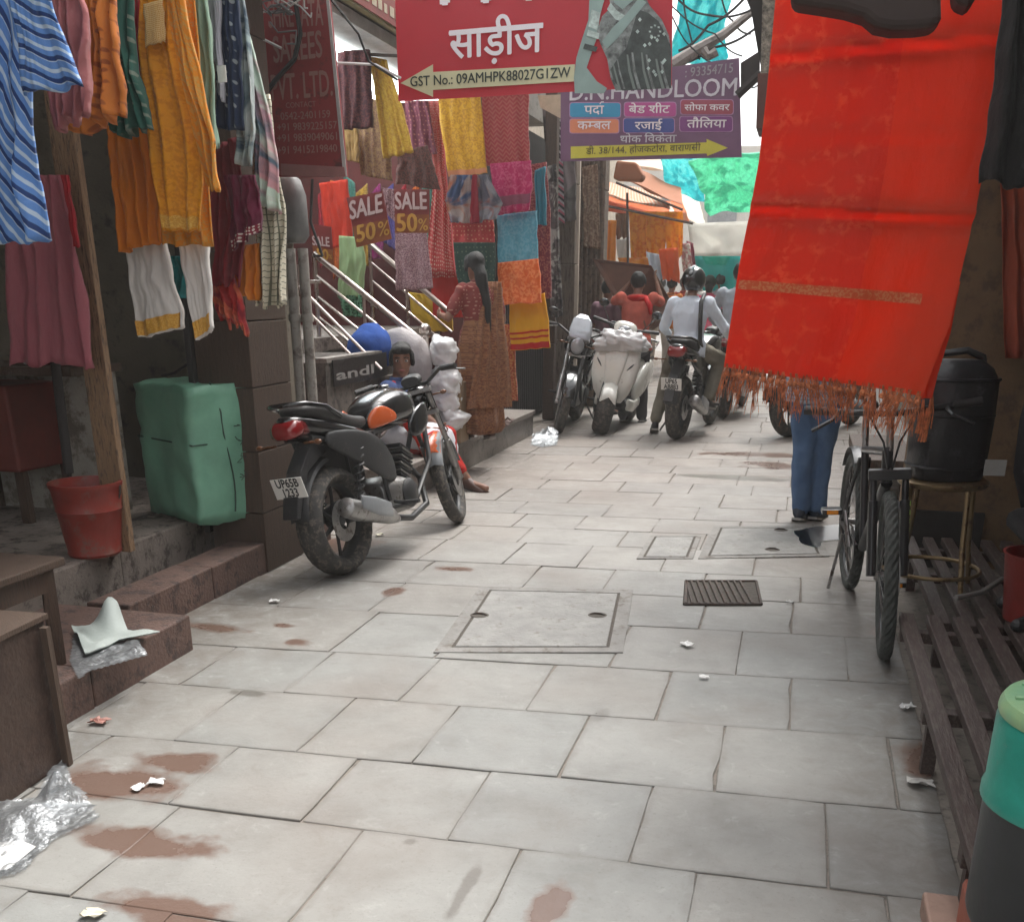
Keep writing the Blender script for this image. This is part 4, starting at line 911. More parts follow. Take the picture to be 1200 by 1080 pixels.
# fascia of the shop
YF = 8.0
t = empty('shop_fascia', (-3.2, 8.5, 3.0), label='olive and red painted fascia board above the lit saree shop', cat='sign')
mb = MB(); P = [PX(388, -30, -3.05), PX(470, -30, -3.05), PX(470, 58, -3.05), PX(388, 14, -3.05)]; mb.bb(-3.1, -3.05, 6.1, 10.6, 3.16, 4.3); mb.build('board', mat('olive_board', (.30, .29, .16), rough=.6, scale=3, wear=.2), t, world=True)
mb = MB(); mb.bb(-3.045, -3.035, 6.1, 10.6, 3.17, 3.33); mb.build('red_band', mat('fascia_red', (.24, .05, .04)), t, world=True)
mb = MB()
for k in range(40):
    y = 6.2+k*.11; mb.bb(-3.034, -3.031, y, y+R.uniform(.05, .09), 3.215, 3.215+R.uniform(.05, .075))
mb.build('band_lettering', mat('fascia_cream', (.5, .42, .3)), t, world=True)['kind'] = 'stuff'

# entrance steps of the saree shop
M_STEPG = mat('grey_granite_step', (.19, .165, .145), rough=.6, scale=7, wear=.3, wcol=(.1, .085, .075), bump=.25)
def longstep(name, label, x0, x1, y0, y1, z0, z1, n=3):
    t = empty(name, ((x0+x1)/2, (y0+y1)/2, z0), label=label, cat='step')
    for k in range(n):
        a = y0+(y1-y0)*k/n+(.002 if k else 0); b = y0+(y1-y0)*(k+1)/n-.002
        mb = MB(); mb.bb(x0, x1, a, b, z1-.04, z1); mb.build('tread', M_STEPG, t, world=True, bevel=.005)
        mb = MB(); mb.bb(x0+.01, x1-.025, a, b, z0, z1-.04); mb.build('riser', M_STEPG, t, world=True)
longstep('front_step', 'long low grey stone step in front of the saree shop where the women are', -3.3, -2.58, 6.6, 10.55, -.03, .25, 4)
longstep('upper_step', 'second higher step behind the standing woman at the saree shop', -3.9, -3.0, 9.45, 10.55, .25, .48, 2)
# staircase going in, away from the street, between the two railings
t = empty('staircase', (-3.5, 8.6, .25), label='short stone staircase rising into the saree shop between steel railings', cat='staircase')
for k in range(4):
    mb = MB(); mb.bb(-3.3-.24*k-.28, -3.3-.24*k+.24 if k == 0 else -3.3-.24*k, 7.75, 9.4, .25, .25+.19*(k+1)); mb.build('step', M_STEPG, t, world=True, bevel=.005)
mb = MB(); mb.bb(-3.75, -3.02, 6.5, 7.7, .25, .95); o = mb.build('side_wall', M_CEMD, t, world=True)
mb = MB(); mb.bb(-3.1, -3.01, 6.5, 7.7, .95, .98); mb.build('coping', M_STEPG, t, world=True)
# lettering strip on the side wall facing the street: ...andl...
tt = empty('name_strip', PX(415, 440, -3.0), label='black strip with part of a white word reading andl on the stair side wall', cat='sign')
P0, P1 = PX(392, 440, -3.0), PX(447, 440, -3.0)
pz = P0.z
mb = MB(); mb.bb(-3.0, -2.992, P0.y-.03, P1.y+.1, pz-.07, pz+.1); mb.build('strip', mat('black_strip', (.015, .012, .012), rough=.4), tt, world=True)
v, f = glyphs('andl', .02); W = max(p.x for p in v); s = (P1.y-P0.y)/W*.8
mb = MB(); mb.v = [Vector((-2.989, P0.y+p.x*s, pz-.03+p.y*s*.22)) for p in v]; mb.f = f; mb.build('lettering', mat('dim_white_letters', (.22, .21, .2)), tt, world=True)

# railings
M_STEEL = mat('brushed_steel', (.50, .44, .40), rough=.28, metal=1., var=.15, bump=.05)
def railing(Y, bot, top, label, post=True, lines=3, gap=20):
    A = PY(bot[0], bot[1], Y); B = PY(top[0], top[1], Y); t = empty('stair_railing', (A.x, A.y, .25), label=label, cat='railing')
    mb = MB(); mb.tube([A, B], .024, n=10); mb.build('handrail', M_STEEL, t, world=True, smooth=True)
    for k in range(1, lines+1):
        d = Vector((0, 0, -.155*k)); mb = MB(); mb.tube([A+d, B+d], .011, n=8); mb.build('rod', M_STEEL, t, world=True, smooth=True)
    if post:
        mb = MB(); mb.tube([Vector((A.x+.01, A.y, .25)), Vector((A.x+.01, A.y, A.z+.04))], .03, n=12); mb.build('post', M_STEEL, t, world=True, smooth=True)
        mb = MB(); mb.ell((A.x+.01, A.y, A.z+.1), .048, n=16, m=10); mb.lathe([(.02, A.z+.03), (.042, A.z+.045), (.02, A.z+.065)], c=(A.x+.01, A.y, 0), n=14); mb.build('finial', M_STEEL, t, world=True, smooth='all')
    C = A.lerp(B, .55); mb = MB(); mb.tube([C, C-Vector((0, 0, .75))], .014, n=8); mb.build('baluster', M_STEEL, t, world=True, smooth=True)
    mb = MB(); mb.tube([B, B-Vector((0, 0, .75))], .018, n=8); mb.build('baluster', M_STEEL, t, world=True, smooth=True)
    return A, B
railing(8.0, (497, 402), (368, 297), 'nearer steel stair railing with a ball-topped post beside the seated girl')
railing(9.4, (529, 368), (433, 285), 'farther steel stair railing beside the standing woman in a brown saree', post=False, lines=2)
A = PY(456, 470, 7.55); B = PY(337, 300, 7.55)
t = empty('side_rail', (A.x, A.y, .3), label='thin dull rails crossing left of the staircase near the drain pipes', cat='railing')
for a, b in (((447, 433), (345, 330)), ((418, 423), (358, 362)), ((350, 400), (350, 310)), ((350, 330), (376, 330))):
    mb = MB(); mb.tube([PY(*a, 7.3), PY(*b, 7.3)], .012, n=8); mb.build('rod', M_STEEL, t, world=True, smooth=True)

# displayed fabrics
SA = 'sarees hung out in front of the shop'
def S(l, r, Y, m, lab, cat='saree', name='hanging_saree', **k):
    k.setdefault('thick', .03); k.setdefault('folds', 2.5); k.setdefault('amp', .014)
    return cloth(name, lab, cat, l, r, Y, m, group=SA if cat == 'saree' else None, **k)
def bar(l, r, Y):
    pass
M_SY = F('golden_yellow_brocade', (.66, .36, .02), 'damask', (.5, .24, .015), f=16, rough=.6)
M_SM = F('maroon_zigzag_brocade', (.30, .03, .035), 'zig', (.36, .085, .07), f=9, rough=.6)
M_SMG = F('magenta_silk', (.40, .01, .09), 'damask', (.5, .07, .16), f=13, thr=.6, rough=.6)
M_SB = F('sky_blue_silk', (.10, .35, .46), 'damask', (.16, .42, .52), f=12, rough=.6)
M_SG = F('dark_green_dotted', (.02, .045, .035), 'dots', (.10, .13, .09), f=28, thr=.3)
M_SO = F('orange_brocade', (.68, .12, .02), 'damask', (.8, .24, .08), f=12, thr=.5, rough=.6)
M_SRP = F('red_printed_cotton', (.42, .05, .05), 'dots', (.6, .4, .32), f=50, thr=.42)
M_SPB = F('grey_pink_print', (.38, .24, .25), 'damask', (.16, .07, .09), f=30)
M_BR = F('bright_red_cotton', (.42, .02, .015)); M_YO = F('olive_yellow_cotton', (.45, .28, .02)); M_BAND = F('red_band', (.45, .03, .01)); M_PEA = F('pale_pistachio', (.34, .48, .24), wrinkle=.45)
S([(513, 112), (518, 160), (526, 207)], [(562, 108), (566, 160), (570, 203)], 9.2, M_SY, 'golden yellow brocade saree at the top left of the hung column', bands=((.93, 1, F('pink_gold_border', (.6, .25, .12))),))
S([(564, 108), (567, 150), (570, 194)], [(619, 108), (619, 150), (621, 192)], 9.25, M_SM, 'maroon zigzag brocade saree at the top right of the hung column')
S([(574, 192), (577, 222), (583, 252)], [(622, 188), (623, 218), (620, 246)], 9.2, M_SMG, 'magenta silk saree under the maroon zigzag one', bands=((.65, .85, F('dull_mauve_border', (.22, .06, .1))),))
t = multi('draped_stole', PY(555, 262, 9.1), 'grey blue and rust stole knotted open under the yellow saree', 'stole')
part(t, 'left_half', [(528, 205), (522, 235), (528, 260)], [(556, 205), (553, 235), (550, 262)], 9.1, F('grey_rust', (.32, .26, .24), 'tie', (.3, .09, .04), (.05, .08, .16), f=5), folds=2, amp=.03)
part(t, 'right_half', [(556, 205), (558, 235), (556, 262)], [(572, 205), (588, 238), (582, 256)], 9.1, F('grey_blue', (.25, .25, .27), 'tie', (.3, .08, .05), (.1, .1, .13), f=5), folds=2, amp=.03)
part(t, 'centre_strip', [(553, 205), (551, 262)], [(559, 205), (562, 262)], 9.07, F('wine_strip', (.22, .015, .03)), folds=1, amp=.01, nu=8)
S([(529, 257), (532, 286)], [(577, 255), (579, 286)], 9.24, F('coral_band', (.50, .06, .06), 'dots', (.7, .3, .2), f=30, thr=.35), 'short coral red saree fold between the stole and the dark green saree')
S([(531, 284), (534, 320), (540, 352)], [(580, 284), (580, 320), (576, 352)], 9.1, M_SG, 'dark green saree with a net of small dots')
S([(582, 252), (583, 280), (583, 309)], [(628, 247), (629, 275), (630, 305)], 9.3, M_SB, 'sky blue silk saree in the right column')
S([(583, 308), (583, 335), (585, 358)], [(630, 303), (633, 330), (634, 354)], 9.22, M_SO, 'orange brocade saree below the sky blue one')
S([(597, 356), (597, 380), (598, 410)], [(638, 343), (642, 375), (644, 408)], 9.35, F('yellow_cotton', (.66, .33, .01)), 'yellow saree with a red striped border lowest in the right column', bands=((.66, .7, M_BAND), (.76, .8, M_BAND), (.88, .99, F('deep_red_border', (.4, .015, .015)))))
S([(566, 348), (568, 400)], [(586, 350), (589, 398)], 9.4, F('light_orange', (.72, .2, .03)), 'light orange cloth strip right of the standing woman')
S([(574, 398), (576, 462)], [(584, 398), (586, 462)], 9.45, M_YO, 'narrow mustard cloth strip below the light orange one')
S([(626, 200), (628, 262)], [(638, 195), (640, 265)], 9.6, F('teal_blue', (.04, .2, .26)), 'narrow teal saree edge right of the magenta one')
S([(498, 118), (503, 160), (508, 200), (498, 325)], [(516, 118), (518, 160), (526, 240), (534, 324)], 9.5, M_SRP, 'long red saree with small white print between the sale sign and hung column')
S([(505, 320), (507, 372)], [(545, 320), (560, 372)], 9.6, M_BR, 'plain bright red cloth below the long red printed saree')
S([(478, 342), (482, 366), (500, 388)], [(520, 348), (528, 366), (530, 388)], 9.7, M_YO, 'olive yellow cloth behind the farther railing')
S([(463, 268), (464, 340)], [(498, 268), (506, 338)], 9.0, M_SPB, 'grey pink printed saree below the flat sale sign')
S([(448, 220), (452, 250)], [(465, 222), (466, 262)], 9.05, M_SPB, 'scrap of grey printed fabric between the two sale signs', cat='fabric', name='hanging_fabric')
for (l, r, Y, m, lab, nm) in [
    ([(395, 60), (397, 152)], [(432, 58), (435, 150)], 8.2, F('black_maroon', (.035, .008, .012), 'damask', (.08, .02, .02), f=20), 'dark kurta with a maroon border hanging under the tube light', 'hanging_kurta'),
    ([(398, 150), (402, 188)], [(418, 150), (421, 190)], 8.6, F('tan_cotton', (.28, .17, .06)), 'small tan cloth under the dark kurta', 'hanging_fabric'),
    ([(418, 110), (422, 205)], [(452, 120), (458, 212)], 8.7, F('khaki_print', (.25, .15, .07), 'damask', (.15, .07, .05), f=24), 'khaki printed kurta behind the yellow one', 'hanging_kurta'),
    ([(432, 66), (440, 120), (449, 186)], [(452, 70), (472, 130), (484, 178)], 8.3, F('yellow_kurta_cotton', (.50, .32, .04), 'damask', (.4, .22, .03), f=18), 'dull yellow kurta on a hanger left of the red banner', 'hanging_kurta'),
    ([(466, 178), (463, 215)], [(500, 170), (515, 222)], 9.1, F('brown_black_print', (.07, .035, .03), 'damask', (.16, .06, .05), f=28), 'dark brown printed fabric above the flat sale sign', 'hanging_fabric'),
    ([(474, 118), (478, 180)], [(500, 118), (512, 180)], 9.4, F('plum_print', (.13, .03, .05), 'dots', (.3, .12, .1), f=28, thr=.35), 'plum printed fabric beside the yellow brocade saree', 'hanging_fabric'),
    ([(374, 215), (382, 290)], [(406, 210), (412, 290)], 8.3, F('vermilion_silk', (.50, .035, .015)), 'bright vermilion dress behind the tilted sale sign', 'hanging_dress')]:
    S(l, r, Y, m, lab, cat='garment', name=nm, folds=3, amp=.02)
t = multi('pistachio_dress', PY(412, 365, 8.2), 'pale pistachio green dress hanging behind the nearer railing', 'dress')
part(t, 'bodice', [(397, 276), (397, 315), (395, 348)], [(424, 278), (428, 310), (424, 348)], 8.2, M_PEA, folds=2, amp=.02)
part(t, 'lace_hem', [(396, 346), (402, 370)], [(424, 346), (426, 372)], 8.19, F('green_lace', (.10, .25, .14), 'dots', (.03, .07, .04), f=40), folds=4, amp=.02)
for (x0, y0, x1, y1, Y) in [(512, 113, 620, 108, 9.3), (390, 62, 470, 66, 8.25)]:
    mb = MB(); mb.tube([PY(x0, y0, Y), PY(x1, y1, Y)], .012, n=6); tag(mb.build('hanging_rail', M_IRON, smooth=True), 'rail above the %s' % ('saree columns' if Y > 9 else 'kurtas under the tube light'), 'rail')
# more dim stock hanging behind, in the shop mouth
for k in range(9):
    x = 372+k*15; S([(x, 215+R.randint(-20, 20)), (x+3, 300+R.randint(-20, 30))], [(x+13, 215), (x+17, 300+R.randint(-10, 20))], 9.9+k*.04, FM[k % 6], '%s cloth hanging dimly, %s from the left behind the sale signs' % (CN[k % 6], ('first', 'second', 'third', 'fourth', 'fifth', 'sixth', 'seventh', 'eighth', 'ninth')[k]), cat='fabric', name='hanging_fabric')
# sale signs
M_SALE = mat('sale_red', (.17, .022, .02), rough=.5, var=.1, bump=.02); M_SALEW = mat('sale_white', (.48, .36, .34), rough=.5); M_SALEY = mat('sale_yellow', (.48, .25, .04), rough=.5); M_SALEB = mat('sale_brown', (.22, .06, .015))
def sale(P, Y, label, l1, l2, l3):
    t = empty('sale_sign', PY(*P[3], Y), label=label, cat='sign'); quadY('board', P, Y, M_SALE, t, th=.008)
    a = (P[0][0]*.42+P[3][0]*.58, P[0][1]*.42+P[3][1]*.58); b = (P[1][0]*.42+P[2][0]*.58, P[1][1]*.42+P[2][1]*.58)
    quadY('lower_panel', [a, b, P[2], P[3]], Y, M_SALEB, t, th=.002, proud=.003)
    lettering('SALE', M_SALEW, t, *l1, Y, bold=.03, hscale=1.35, proud=.008); lettering('50', M_SALEY, t, *l2, Y, bold=.03, proud=.008); lettering('%', M_SALEY, t, *l3, Y, bold=.01, proud=.008); return t
sale([(406, 232), (448, 224), (459, 280), (418, 290)], 7.9, 'tilted red SALE 50% board hanging left above the railing', ((411, 257), (449, 248)), ((419, 284), (441, 279)), ((444, 277), (457, 275)))
sale([(462, 222), (503, 222), (503, 273), (463, 273)], 8.1, 'upright red SALE 50% board right of the tilted one', ((464, 245), (501, 245)), ((466, 271), (490, 271)), ((491, 270), (502, 270)))
sale([(364, 262), (388, 266), (391, 312), (368, 306)], 8.0, 'small ornate red SALE 50% sticker partly hidden behind the pipes', ((367, 287), (387, 289)), ((372, 303), (386, 305)), ((386, 303), (390, 304)))

# ================================================================== BANNERS
M_BAN = fabric('banner_red', (.56, .06, .08), rough=.4, trans=.35, sheen=0, wrinkle=.05, var=.06)
def wavy(name, P, Y, m, root, n=24, amp=.02):
    """banner vinyl with shallow diagonal creases; P corners TL TR BR BL"""
    mb = MB()
    for j in range(n+1):
        for i in range(n+1):
            u, v = i/n, j/n
            x, y = lerp_list([lerp_list([P[0], P[1]], u), lerp_list([P[3], P[2]], u)], v); p = PY(x, y, Y)
            d = amp*(math.sin((u*2.2+v*1.4)*7)*.5+noise.noise(Vector((u*5, v*5, 1)))*.8)*(1-u)**1.5*1.2; p.y -= max(d, -.002)*0+(-d*.5)
            mb.v.append(p)
    for j in range(n):
        for i in range(n): mb.f.append((j*(n+1)+i, (j+1)*(n+1)+i, (j+1)*(n+1)+i+1, j*(n+1)+i+1))
    k = len(mb.v); F_ = list(mb.f); mb.v += [p+Vector((0, .004, 0)) for p in mb.v]; mb.f += [tuple(q+k for q in f[::-1]) for f in F_]
    o = mb.build(name, m, root, world=True, smooth='all'); addbox_uv(o); return o
YB = 6.0
t = empty('red_banner', PY(625, 112, YB), label='red banner with Hindi lettering and a cream arrow hanging across the lane', cat='banner')
wavy('vinyl', [(461, -70), (789, -70), (787, 101), (467, 119)], YB, M_BAN, t, amp=.012)
M_LW = mat('white_print', (.80, .74, .76), rough=.4, var=.02, bump=0); M_CRE = mat('cream_print', (.62, .58, .36), rough=.4, var=.05, bump=0); M_BK = mat('black_print', (.03, .04, .03), rough=.4, bump=0)
lettering('साड़ीज', M_LW, t, (528, 69.5), (637, 61), YB, bold=.018, head=True, hscale=1.0, proud=.012)
lettering('अनपम', M_LW, t, (471, 8), (690, -4), YB, bold=.03, head=True, hscale=.95, proud=.012)
quadY('arrow', [(470, 98), (508, 76), (508, 85), (674, 76), (673, 96), (508, 106), (508, 114)], YB, M_CRE, t, th=.002, proud=.009)
lettering('GST No.: 09AMHPK88027G1ZW', M_BK, t, (482, 102), (669, 91), YB, bold=.012, hscale=1.05, proud=.012)
# printed figure of a woman in a saree, grey green
M_PSK = mat('print_skin', (.25, .34, .31), rough=.4, var=.1, bump=0); M_PSA = fabric('print_saree', (.10, .12, .11), 'damask', (.26, .30, .27), f=9, rough=.4, wrinkle=0, sheen=0)
M_PSA2 = mat('print_saree_fold', (.17, .185, .175), rough=.4, scale=22, var=.6, bump=0); M_PDK = mat('print_dark', (.035, .045, .04), rough=.4, scale=20, var=.5, bump=0); M_PLT = mat('print_light', (.42, .5, .46), rough=.4, scale=30, var=.3, bump=0)
def pr(name, pts, m, pz): return quadY(name, pts, YB, m, t, th=.0004, proud=pz-.017)
pr('printed_arm', [(692, -20), (712, -12), (704, 18), (700, 45), (694, 62), (688, 80), (700, 96), (712, 104), (708, 110), (674, 110), (673, 92), (676, 68), (683, 45), (690, 24)], M_PSK, .028)
pr('printed_torso', [(712, -20), (748, -20), (762, 8), (776, 24), (784, 42), (787, 60), (787, 104), (722, 107), (716, 92), (712, 70), (704, 52), (700, 38), (706, 20), (716, 10)], M_PSA2, .029)
o = pr('printed_saree', [(748, 12), (760, 16), (772, 26), (782, 44), (787, 62), (787, 104), (730, 107), (720, 96), (716, 82), (724, 70), (734, 58), (740, 40)], M_PDK, .030)
pr('printed_neck', [(722, -20), (740, -20), (742, 2), (730, 12), (720, 4)], M_PSK, .031)
pr('printed_necklace', [(716, 4), (724, 14), (734, 20), (746, 6), (748, 14), (736, 28), (722, 24), (712, 12)], M_PLT, .0315)
pr('printed_drape', [(750, -2), (758, 4), (742, 24), (726, 44), (712, 58), (706, 50), (718, 34), (734, 18)], M_PSK, .032)
pr('printed_armlet', [(690, 36), (703, 40), (702, 47), (688, 43)], M_PLT, .0325); pr('printed_armlet', [(686, 52), (701, 56), (699, 62), (684, 58)], M_PDK, .0325)
pr('printed_shoulder', [(694, 12), (704, 16), (700, 36), (690, 32)], M_PLT, .029)
for k in range(11): x_ = 718+k*5.6; w_ = R.uniform(.8, 2.2); pr('printed_fold', [(x_, 60+abs(k-5)*2.5), (x_+w_, 60+abs(k-5)*2.5), (x_+w_+3, 84), (x_+w_+9, 105), (x_+7.5, 105), (x_+2, 84)], (M_PSA, M_PSA2, M_PDK)[k % 3], .0328)
for k in range(14):
    x, y = 752+R.uniform(-6, 28), 34+R.uniform(-12, 55); 
    if x < 784: pr('printed_motif', [(x-2.2, y), (x, y-2.6), (x+2.2, y), (x, y+2.6)], M_PLT, .033)
for a in range(8):
    q0 = (768+6*math.cos(a*.785), 38+7*math.sin(a*.785)); pr('printed_motif', [(q0[0]-1.2, q0[1]-1), (q0[0]+1.4, q0[1]-.8), (q0[0]+1.2, q0[1]+1.3), (q0[0]-1, q0[1]+1)], M_PLT, .0335)
mb = MB(); mb.tube([PY(461, -68, YB), PY(440, -120, YB+.3)], .006, n=6); mb.tube([PY(789, -68, YB), PY(800, -140, YB+.3)], .006, n=6); mb.build('rope', M_DARK, t, world=True)

YP = 8.5
t = empty('handloom_sign', PY(763, 187, YP), label='purple D.N. HANDLOOM board with six coloured Hindi panels and a yellow arrow', cat='sign')
M_PUR = mat('plum_vinyl', (.17, .085, .155), rough=.5, scale=3, var=.1, bump=.02)
quadY('board', [(657, 92), (745, 92), (748, 84), (866, 68), (869, 184), (657, 189)], YP, M_PUR, t, th=.03)
M_SLT = mat('silver_letters', (.60, .58, .62), rough=.4, bump=0); M_DK2 = mat('dim_letters', (.3, .28, .3), bump=0)
lettering('D.N.HANDLOOM', M_SLT, t, (668, 118), (863, 112), YP, bold=.014, hscale=1.0, proud=.006)
lettering(': 93354715', M_DK2, t, (803, 91), (859, 85), YP, bold=.01, hscale=1.1, proud=.006)
def panel(x0, x1, y0, y1, col, name, txt, lx0, lx1, ly, **k):
    m = mat(name, col, rough=.45, var=.05, bump=0); r = 3; pts = [(x0+r, y0), (x1-r, y0), (x1-.8, y0+.8), (x1, y0+r), (x1, y1-r), (x1-.8, y1-.8), (x1-r, y1), (x0+r, y1), (x0+.8, y1-.8), (x0, y1-r), (x0, y0+r), (x0+.8, y0+.8)]
    ex = [(x+(-.9 if x < (x0+x1)/2 else .9), y+(-.9 if y < (y0+y1)/2 else .9)) for x, y in pts]
    quadY('panel_rim', ex, YP, mat('panel_rim', (.45, .25, .42), bump=0), t, th=.002, proud=.002); quadY('panel', pts, YP, m, t, th=.002, proud=.004)
    lettering(txt, M_LW, t, (lx0, ly), (lx1, ly-.3), YP, bold=.012, head=True, proud=.009, **dict(dict(hscale=.72), **k))
panel(668, 727, 121, 137.5, (.03, .28, .47), 'panel_cyan', 'पदा', 685, 708, 134, strokes=([(.80, .72), (.86, .86), (.98, .87), (.98, .95), (.84, .94), (.76, .76)],), hscale=.78)
panel(732, 792, 120.5, 136.5, (.45, .07, .26), 'panel_pink', 'बेड शीट', 737, 785, 133)
panel(798, 859, 117.5, 134, (.33, .06, .09), 'panel_maroon', 'सोफा कवर', 802, 855, 130)
panel(668, 725, 140, 156, (.68, .24, .12), 'panel_orange', [('क', None), ('म', .7), ('बल', None)], 677, 716, 152, hscale=.8)
panel(731, 790, 139, 155.5, (.05, .08, .27), 'panel_navy', 'रजाई', 744, 776, 152)
panel(797, 858, 137, 154, (.20, .05, .2), 'panel_violet', 'तौिलया', 805, 851, 150)
lettering('थोक िवकेता', M_SLT, t, (727, 167.5), (792, 166.5), YP, bold=.008, hscale=.75, head=True, proud=.006, strokes=([(.72, .12), (.735, .16), (.70, .04), (.685, .0)],))
quadY('arrow', [(669, 172), (828, 167), (828, 163), (853, 173.5), (829, 183), (828, 180), (669, 186)], YP, mat('arrow_yellow', (.58, .53, .06), rough=.45, var=.05, bump=0), t, th=.002, proud=.004)
lettering('डी. 38/144, होजकटोरा, वाराणसी', mat('arrow_text', (.10, .09, .03), bump=0), t, (687, 181), (821, 176.5), YP, bold=.004, hscale=.9, proud=.009)
mb = MB(); mb.tube([PY(735, 85, YP+.08), PY(735, -60, YP+.2)], .02, n=8); mb.build('bracket', M_IRON, t, world=True)

S([(541, 196), (544, 240), (548, 300)], [(556, 190), (560, 240), (566, 300)], 9.5, F('rust_weave', (.35, .08, .03), 'zig', (.2, .04, .02), f=7), 'rust coloured woven saree deep behind the open stole')
S([(600, 196), (604, 250), (606, 350)], [(640, 190), (644, 250), (646, 350)], 9.75, F('wine_print', (.16, .02, .035), 'damask', (.3, .1, .08), f=18), 'wine printed saree behind the magenta and sky blue ones')
S([(556, 380), (560, 440), (562, 470)], [(602, 380), (604, 440), (606, 470)], 9.8, F('brick_print', (.3, .06, .03), 'damask', (.45, .2, .08), f=16), 'brick red printed saree low behind the standing woman')
cloth('patterned_hanging', 'black and white patterned hanging on the narrow dark column', 'cloth', [(640, 196), (642, 300), (646, 372)], [(652, 192), (656, 300), (660, 370)], 11.6, F('black_white_ikat', (.05, .045, .045), 'tie', (.4, .38, .35), (.12, .1, .1), f=9), folds=2, amp=.02)
cloth('patterned_hanging', 'faded brown printed hanging on the reeded column', 'cloth', [(682, 196), (684, 240), (684, 290)], [(700, 192), (702, 240), (704, 292)], 13.2, F('faded_brown_print', (.2, .12, .08), 'damask', (.32, .22, .15), f=9), folds=2, amp=.02)
# ================================================================== shuttered part and pillars beyond the saree shop
M_SHUT = mat('ribbed_dark_shutter', (.035, .032, .032), rough=.5, metal=.3)
t = empty('roller_shutter', (-2.95, 11.8, 0), label='dark ribbed roller shutter behind the parked dark motorcycle', cat='shutter')
for k in range(30): mb = MB(); mb.tube([(-3.0, 10.65+k*.085, .1), (-3.0, 10.65+k*.085, 2.6)], .03, n=6); mb.build('rib', M_SHUT, t, world=True, smooth=True)
mb = MB(); mb.bb(-3.2, -3.03, 10.6, 13.3, 0, 3.0); mb.build('backing', M_DARK, t, world=True)
M_COL = mat('weathered_column', (.18, .135, .1), rough=.85, scale=4, stretch=(5, 5, .6), wear=.4, wcol=(.07, .05, .04), bump=.6, bscale=30)
def column(x, Y, px0, px1, lab, m=M_COL, z1=4.2, ribs=0):
    A = PY(px0, 400, Y); B = PY(px1, 400, Y); w = B.x-A.x; t = empty('column', ((A.x+B.x)/2, Y, 0), label=lab, cat='pillar')
    mb = MB(); n = 5
    for k in range(n): 
        mb.bb(A.x+R.uniform(0, .01), B.x-R.uniform(0, .01), Y, Y+w*.9, z1*k/n+.004, z1*(k+1)/n)
    mb.jitter(.012, 4, x); mb.build('shaft', m, t, world=True, bevel=.01)
    for k in range(ribs):
        q = MB(); xx = A.x+(k+.5)*w/ribs; q.tube([(xx, Y-.01, .3), (xx, Y-.01, z1)], w/ribs*.35, n=6); q.build('reed', m, t, world=True, smooth=True)
    return t
column(1, 12.6, 650, 672, 'weathered brown column right of the dark shutter')
column(2, 13.4, 676, 704, 'reeded brown column nearest the lane behind the boy in purple', ribs=5, m=mat('reeded_brown', (.15, .10, .07), rough=.8, scale=10, wear=.4, wcol=(.06, .04, .03)))
column(3, 11.8, 636, 650, 'narrow dark column between the saree column and brown column', m=M_WOODD)
cloth('chevron_hanging', 'grey cloth with a dark and pink chevron strip hanging on the brown column', 'cloth', [(634, 112), (640, 190), (645, 262)], [(672, 112), (674, 190), (676, 258)], 12.3, F('grey_hanging', (.16, .15, .14), 'tie', (.07, .06, .06), (.24, .2, .2), f=3), folds=2.5, amp=.03)
t = empty('chevron_strip', PY(656, 258, 12.2), label='vertical chevron ribbon in black, grey and pink on the grey hanging cloth', cat='ribbon')
M_CH = [mat('chevron_black', (.025, .02, .025)), mat('chevron_grey', (.4, .38, .38)), mat('chevron_pink', (.5, .12, .18))]
for k in range(15):
    y = 114+k*9.6; x = 652+k*.25
    for d, mm in ((0, M_CH[0]), (3.4, M_CH[1]), (6.2, M_CH[2] if k > 6 else M_CH[0])):
        quadY('chevron', [(x-6, y+5+d), (x, y+d), (x+6, y+5+d), (x+6, y+7.6+d), (x, y+2.6+d), (x-6, y+7.6+d)], 12.2, mm, t, th=.006)
cloth('cream_shawl', 'cream patterned shawl hanging behind the brown board', 'shawl', [(681, 302), (683, 352)], [(708, 300), (716, 352)], 14.2, F('cream_tan', (.5, .4, .3), 'stripe', (.3, .2, .14), f=4), folds=3, amp=.03)
p = PY(645, 125, 9.4); mb = MB(); mb.prism([PY(630, 112, 9.4), PY(657, 111, 9.4), PY(657, 139, 9.4), PY(633, 126, 9.4)], (0, .01, 0)); tag(mb.build('cardboard_flap', mat('kraft_card', (.5, .4, .28))), 'beige cardboard flap hanging just left of the purple board', 'card')
# ================================================================== PEOPLE
M_SKIN = mat('brown_skin', (.22, .105, .065), rough=.5, scale=8, var=.08, bump=.05)
M_HAIR = mat('black_hair', (.009, .008, .007), rough=.7, scale=60, stretch=(1, 1, .2), var=.4, bump=.5, bscale=90)
M_SHOE = mat('dark_shoe', (.03, .028, .03), rough=.5); M_SOLE = mat('shoe_sole', (.3, .28, .26), rough=.7); M_SAND = mat('sandal', (.07, .03, .02), rough=.5)
M_EYEW = mat('eye_white', (.6, .58, .55), rough=.3, var=0, bump=0); M_EYEB = mat('eye_dark', (.01, .008, .008), rough=.2, var=0, bump=0); M_LIP = mat('lips', (.25, .07, .06), rough=.4, var=.05, bump=0)
J0 = dict(pel=(0, 0, .93), wai=(0, 0, 1.08), che=(0, .0, 1.27), top=(0, -.01, 1.39), nec=(0, 0, 1.46), hea=(0, .02, 1.585),
          hL=(-.09, 0, .9), hR=(.09, 0, .9), kL=(-.1, .03, .49), kR=(.1, .03, .49), aL=(-.11, -.01, .09), aR=(.11, -.01, .09), tL=(-.13, .15, .03), tR=(.13, .15, .03),
          sL=(-.175, -.01, 1.375), sR=(.175, -.01, 1.375), eL=(-.23, -.02, 1.1), eR=(.23, -.02, 1.1), wL=(-.24, .07, .87), wR=(.24, .07, .87))
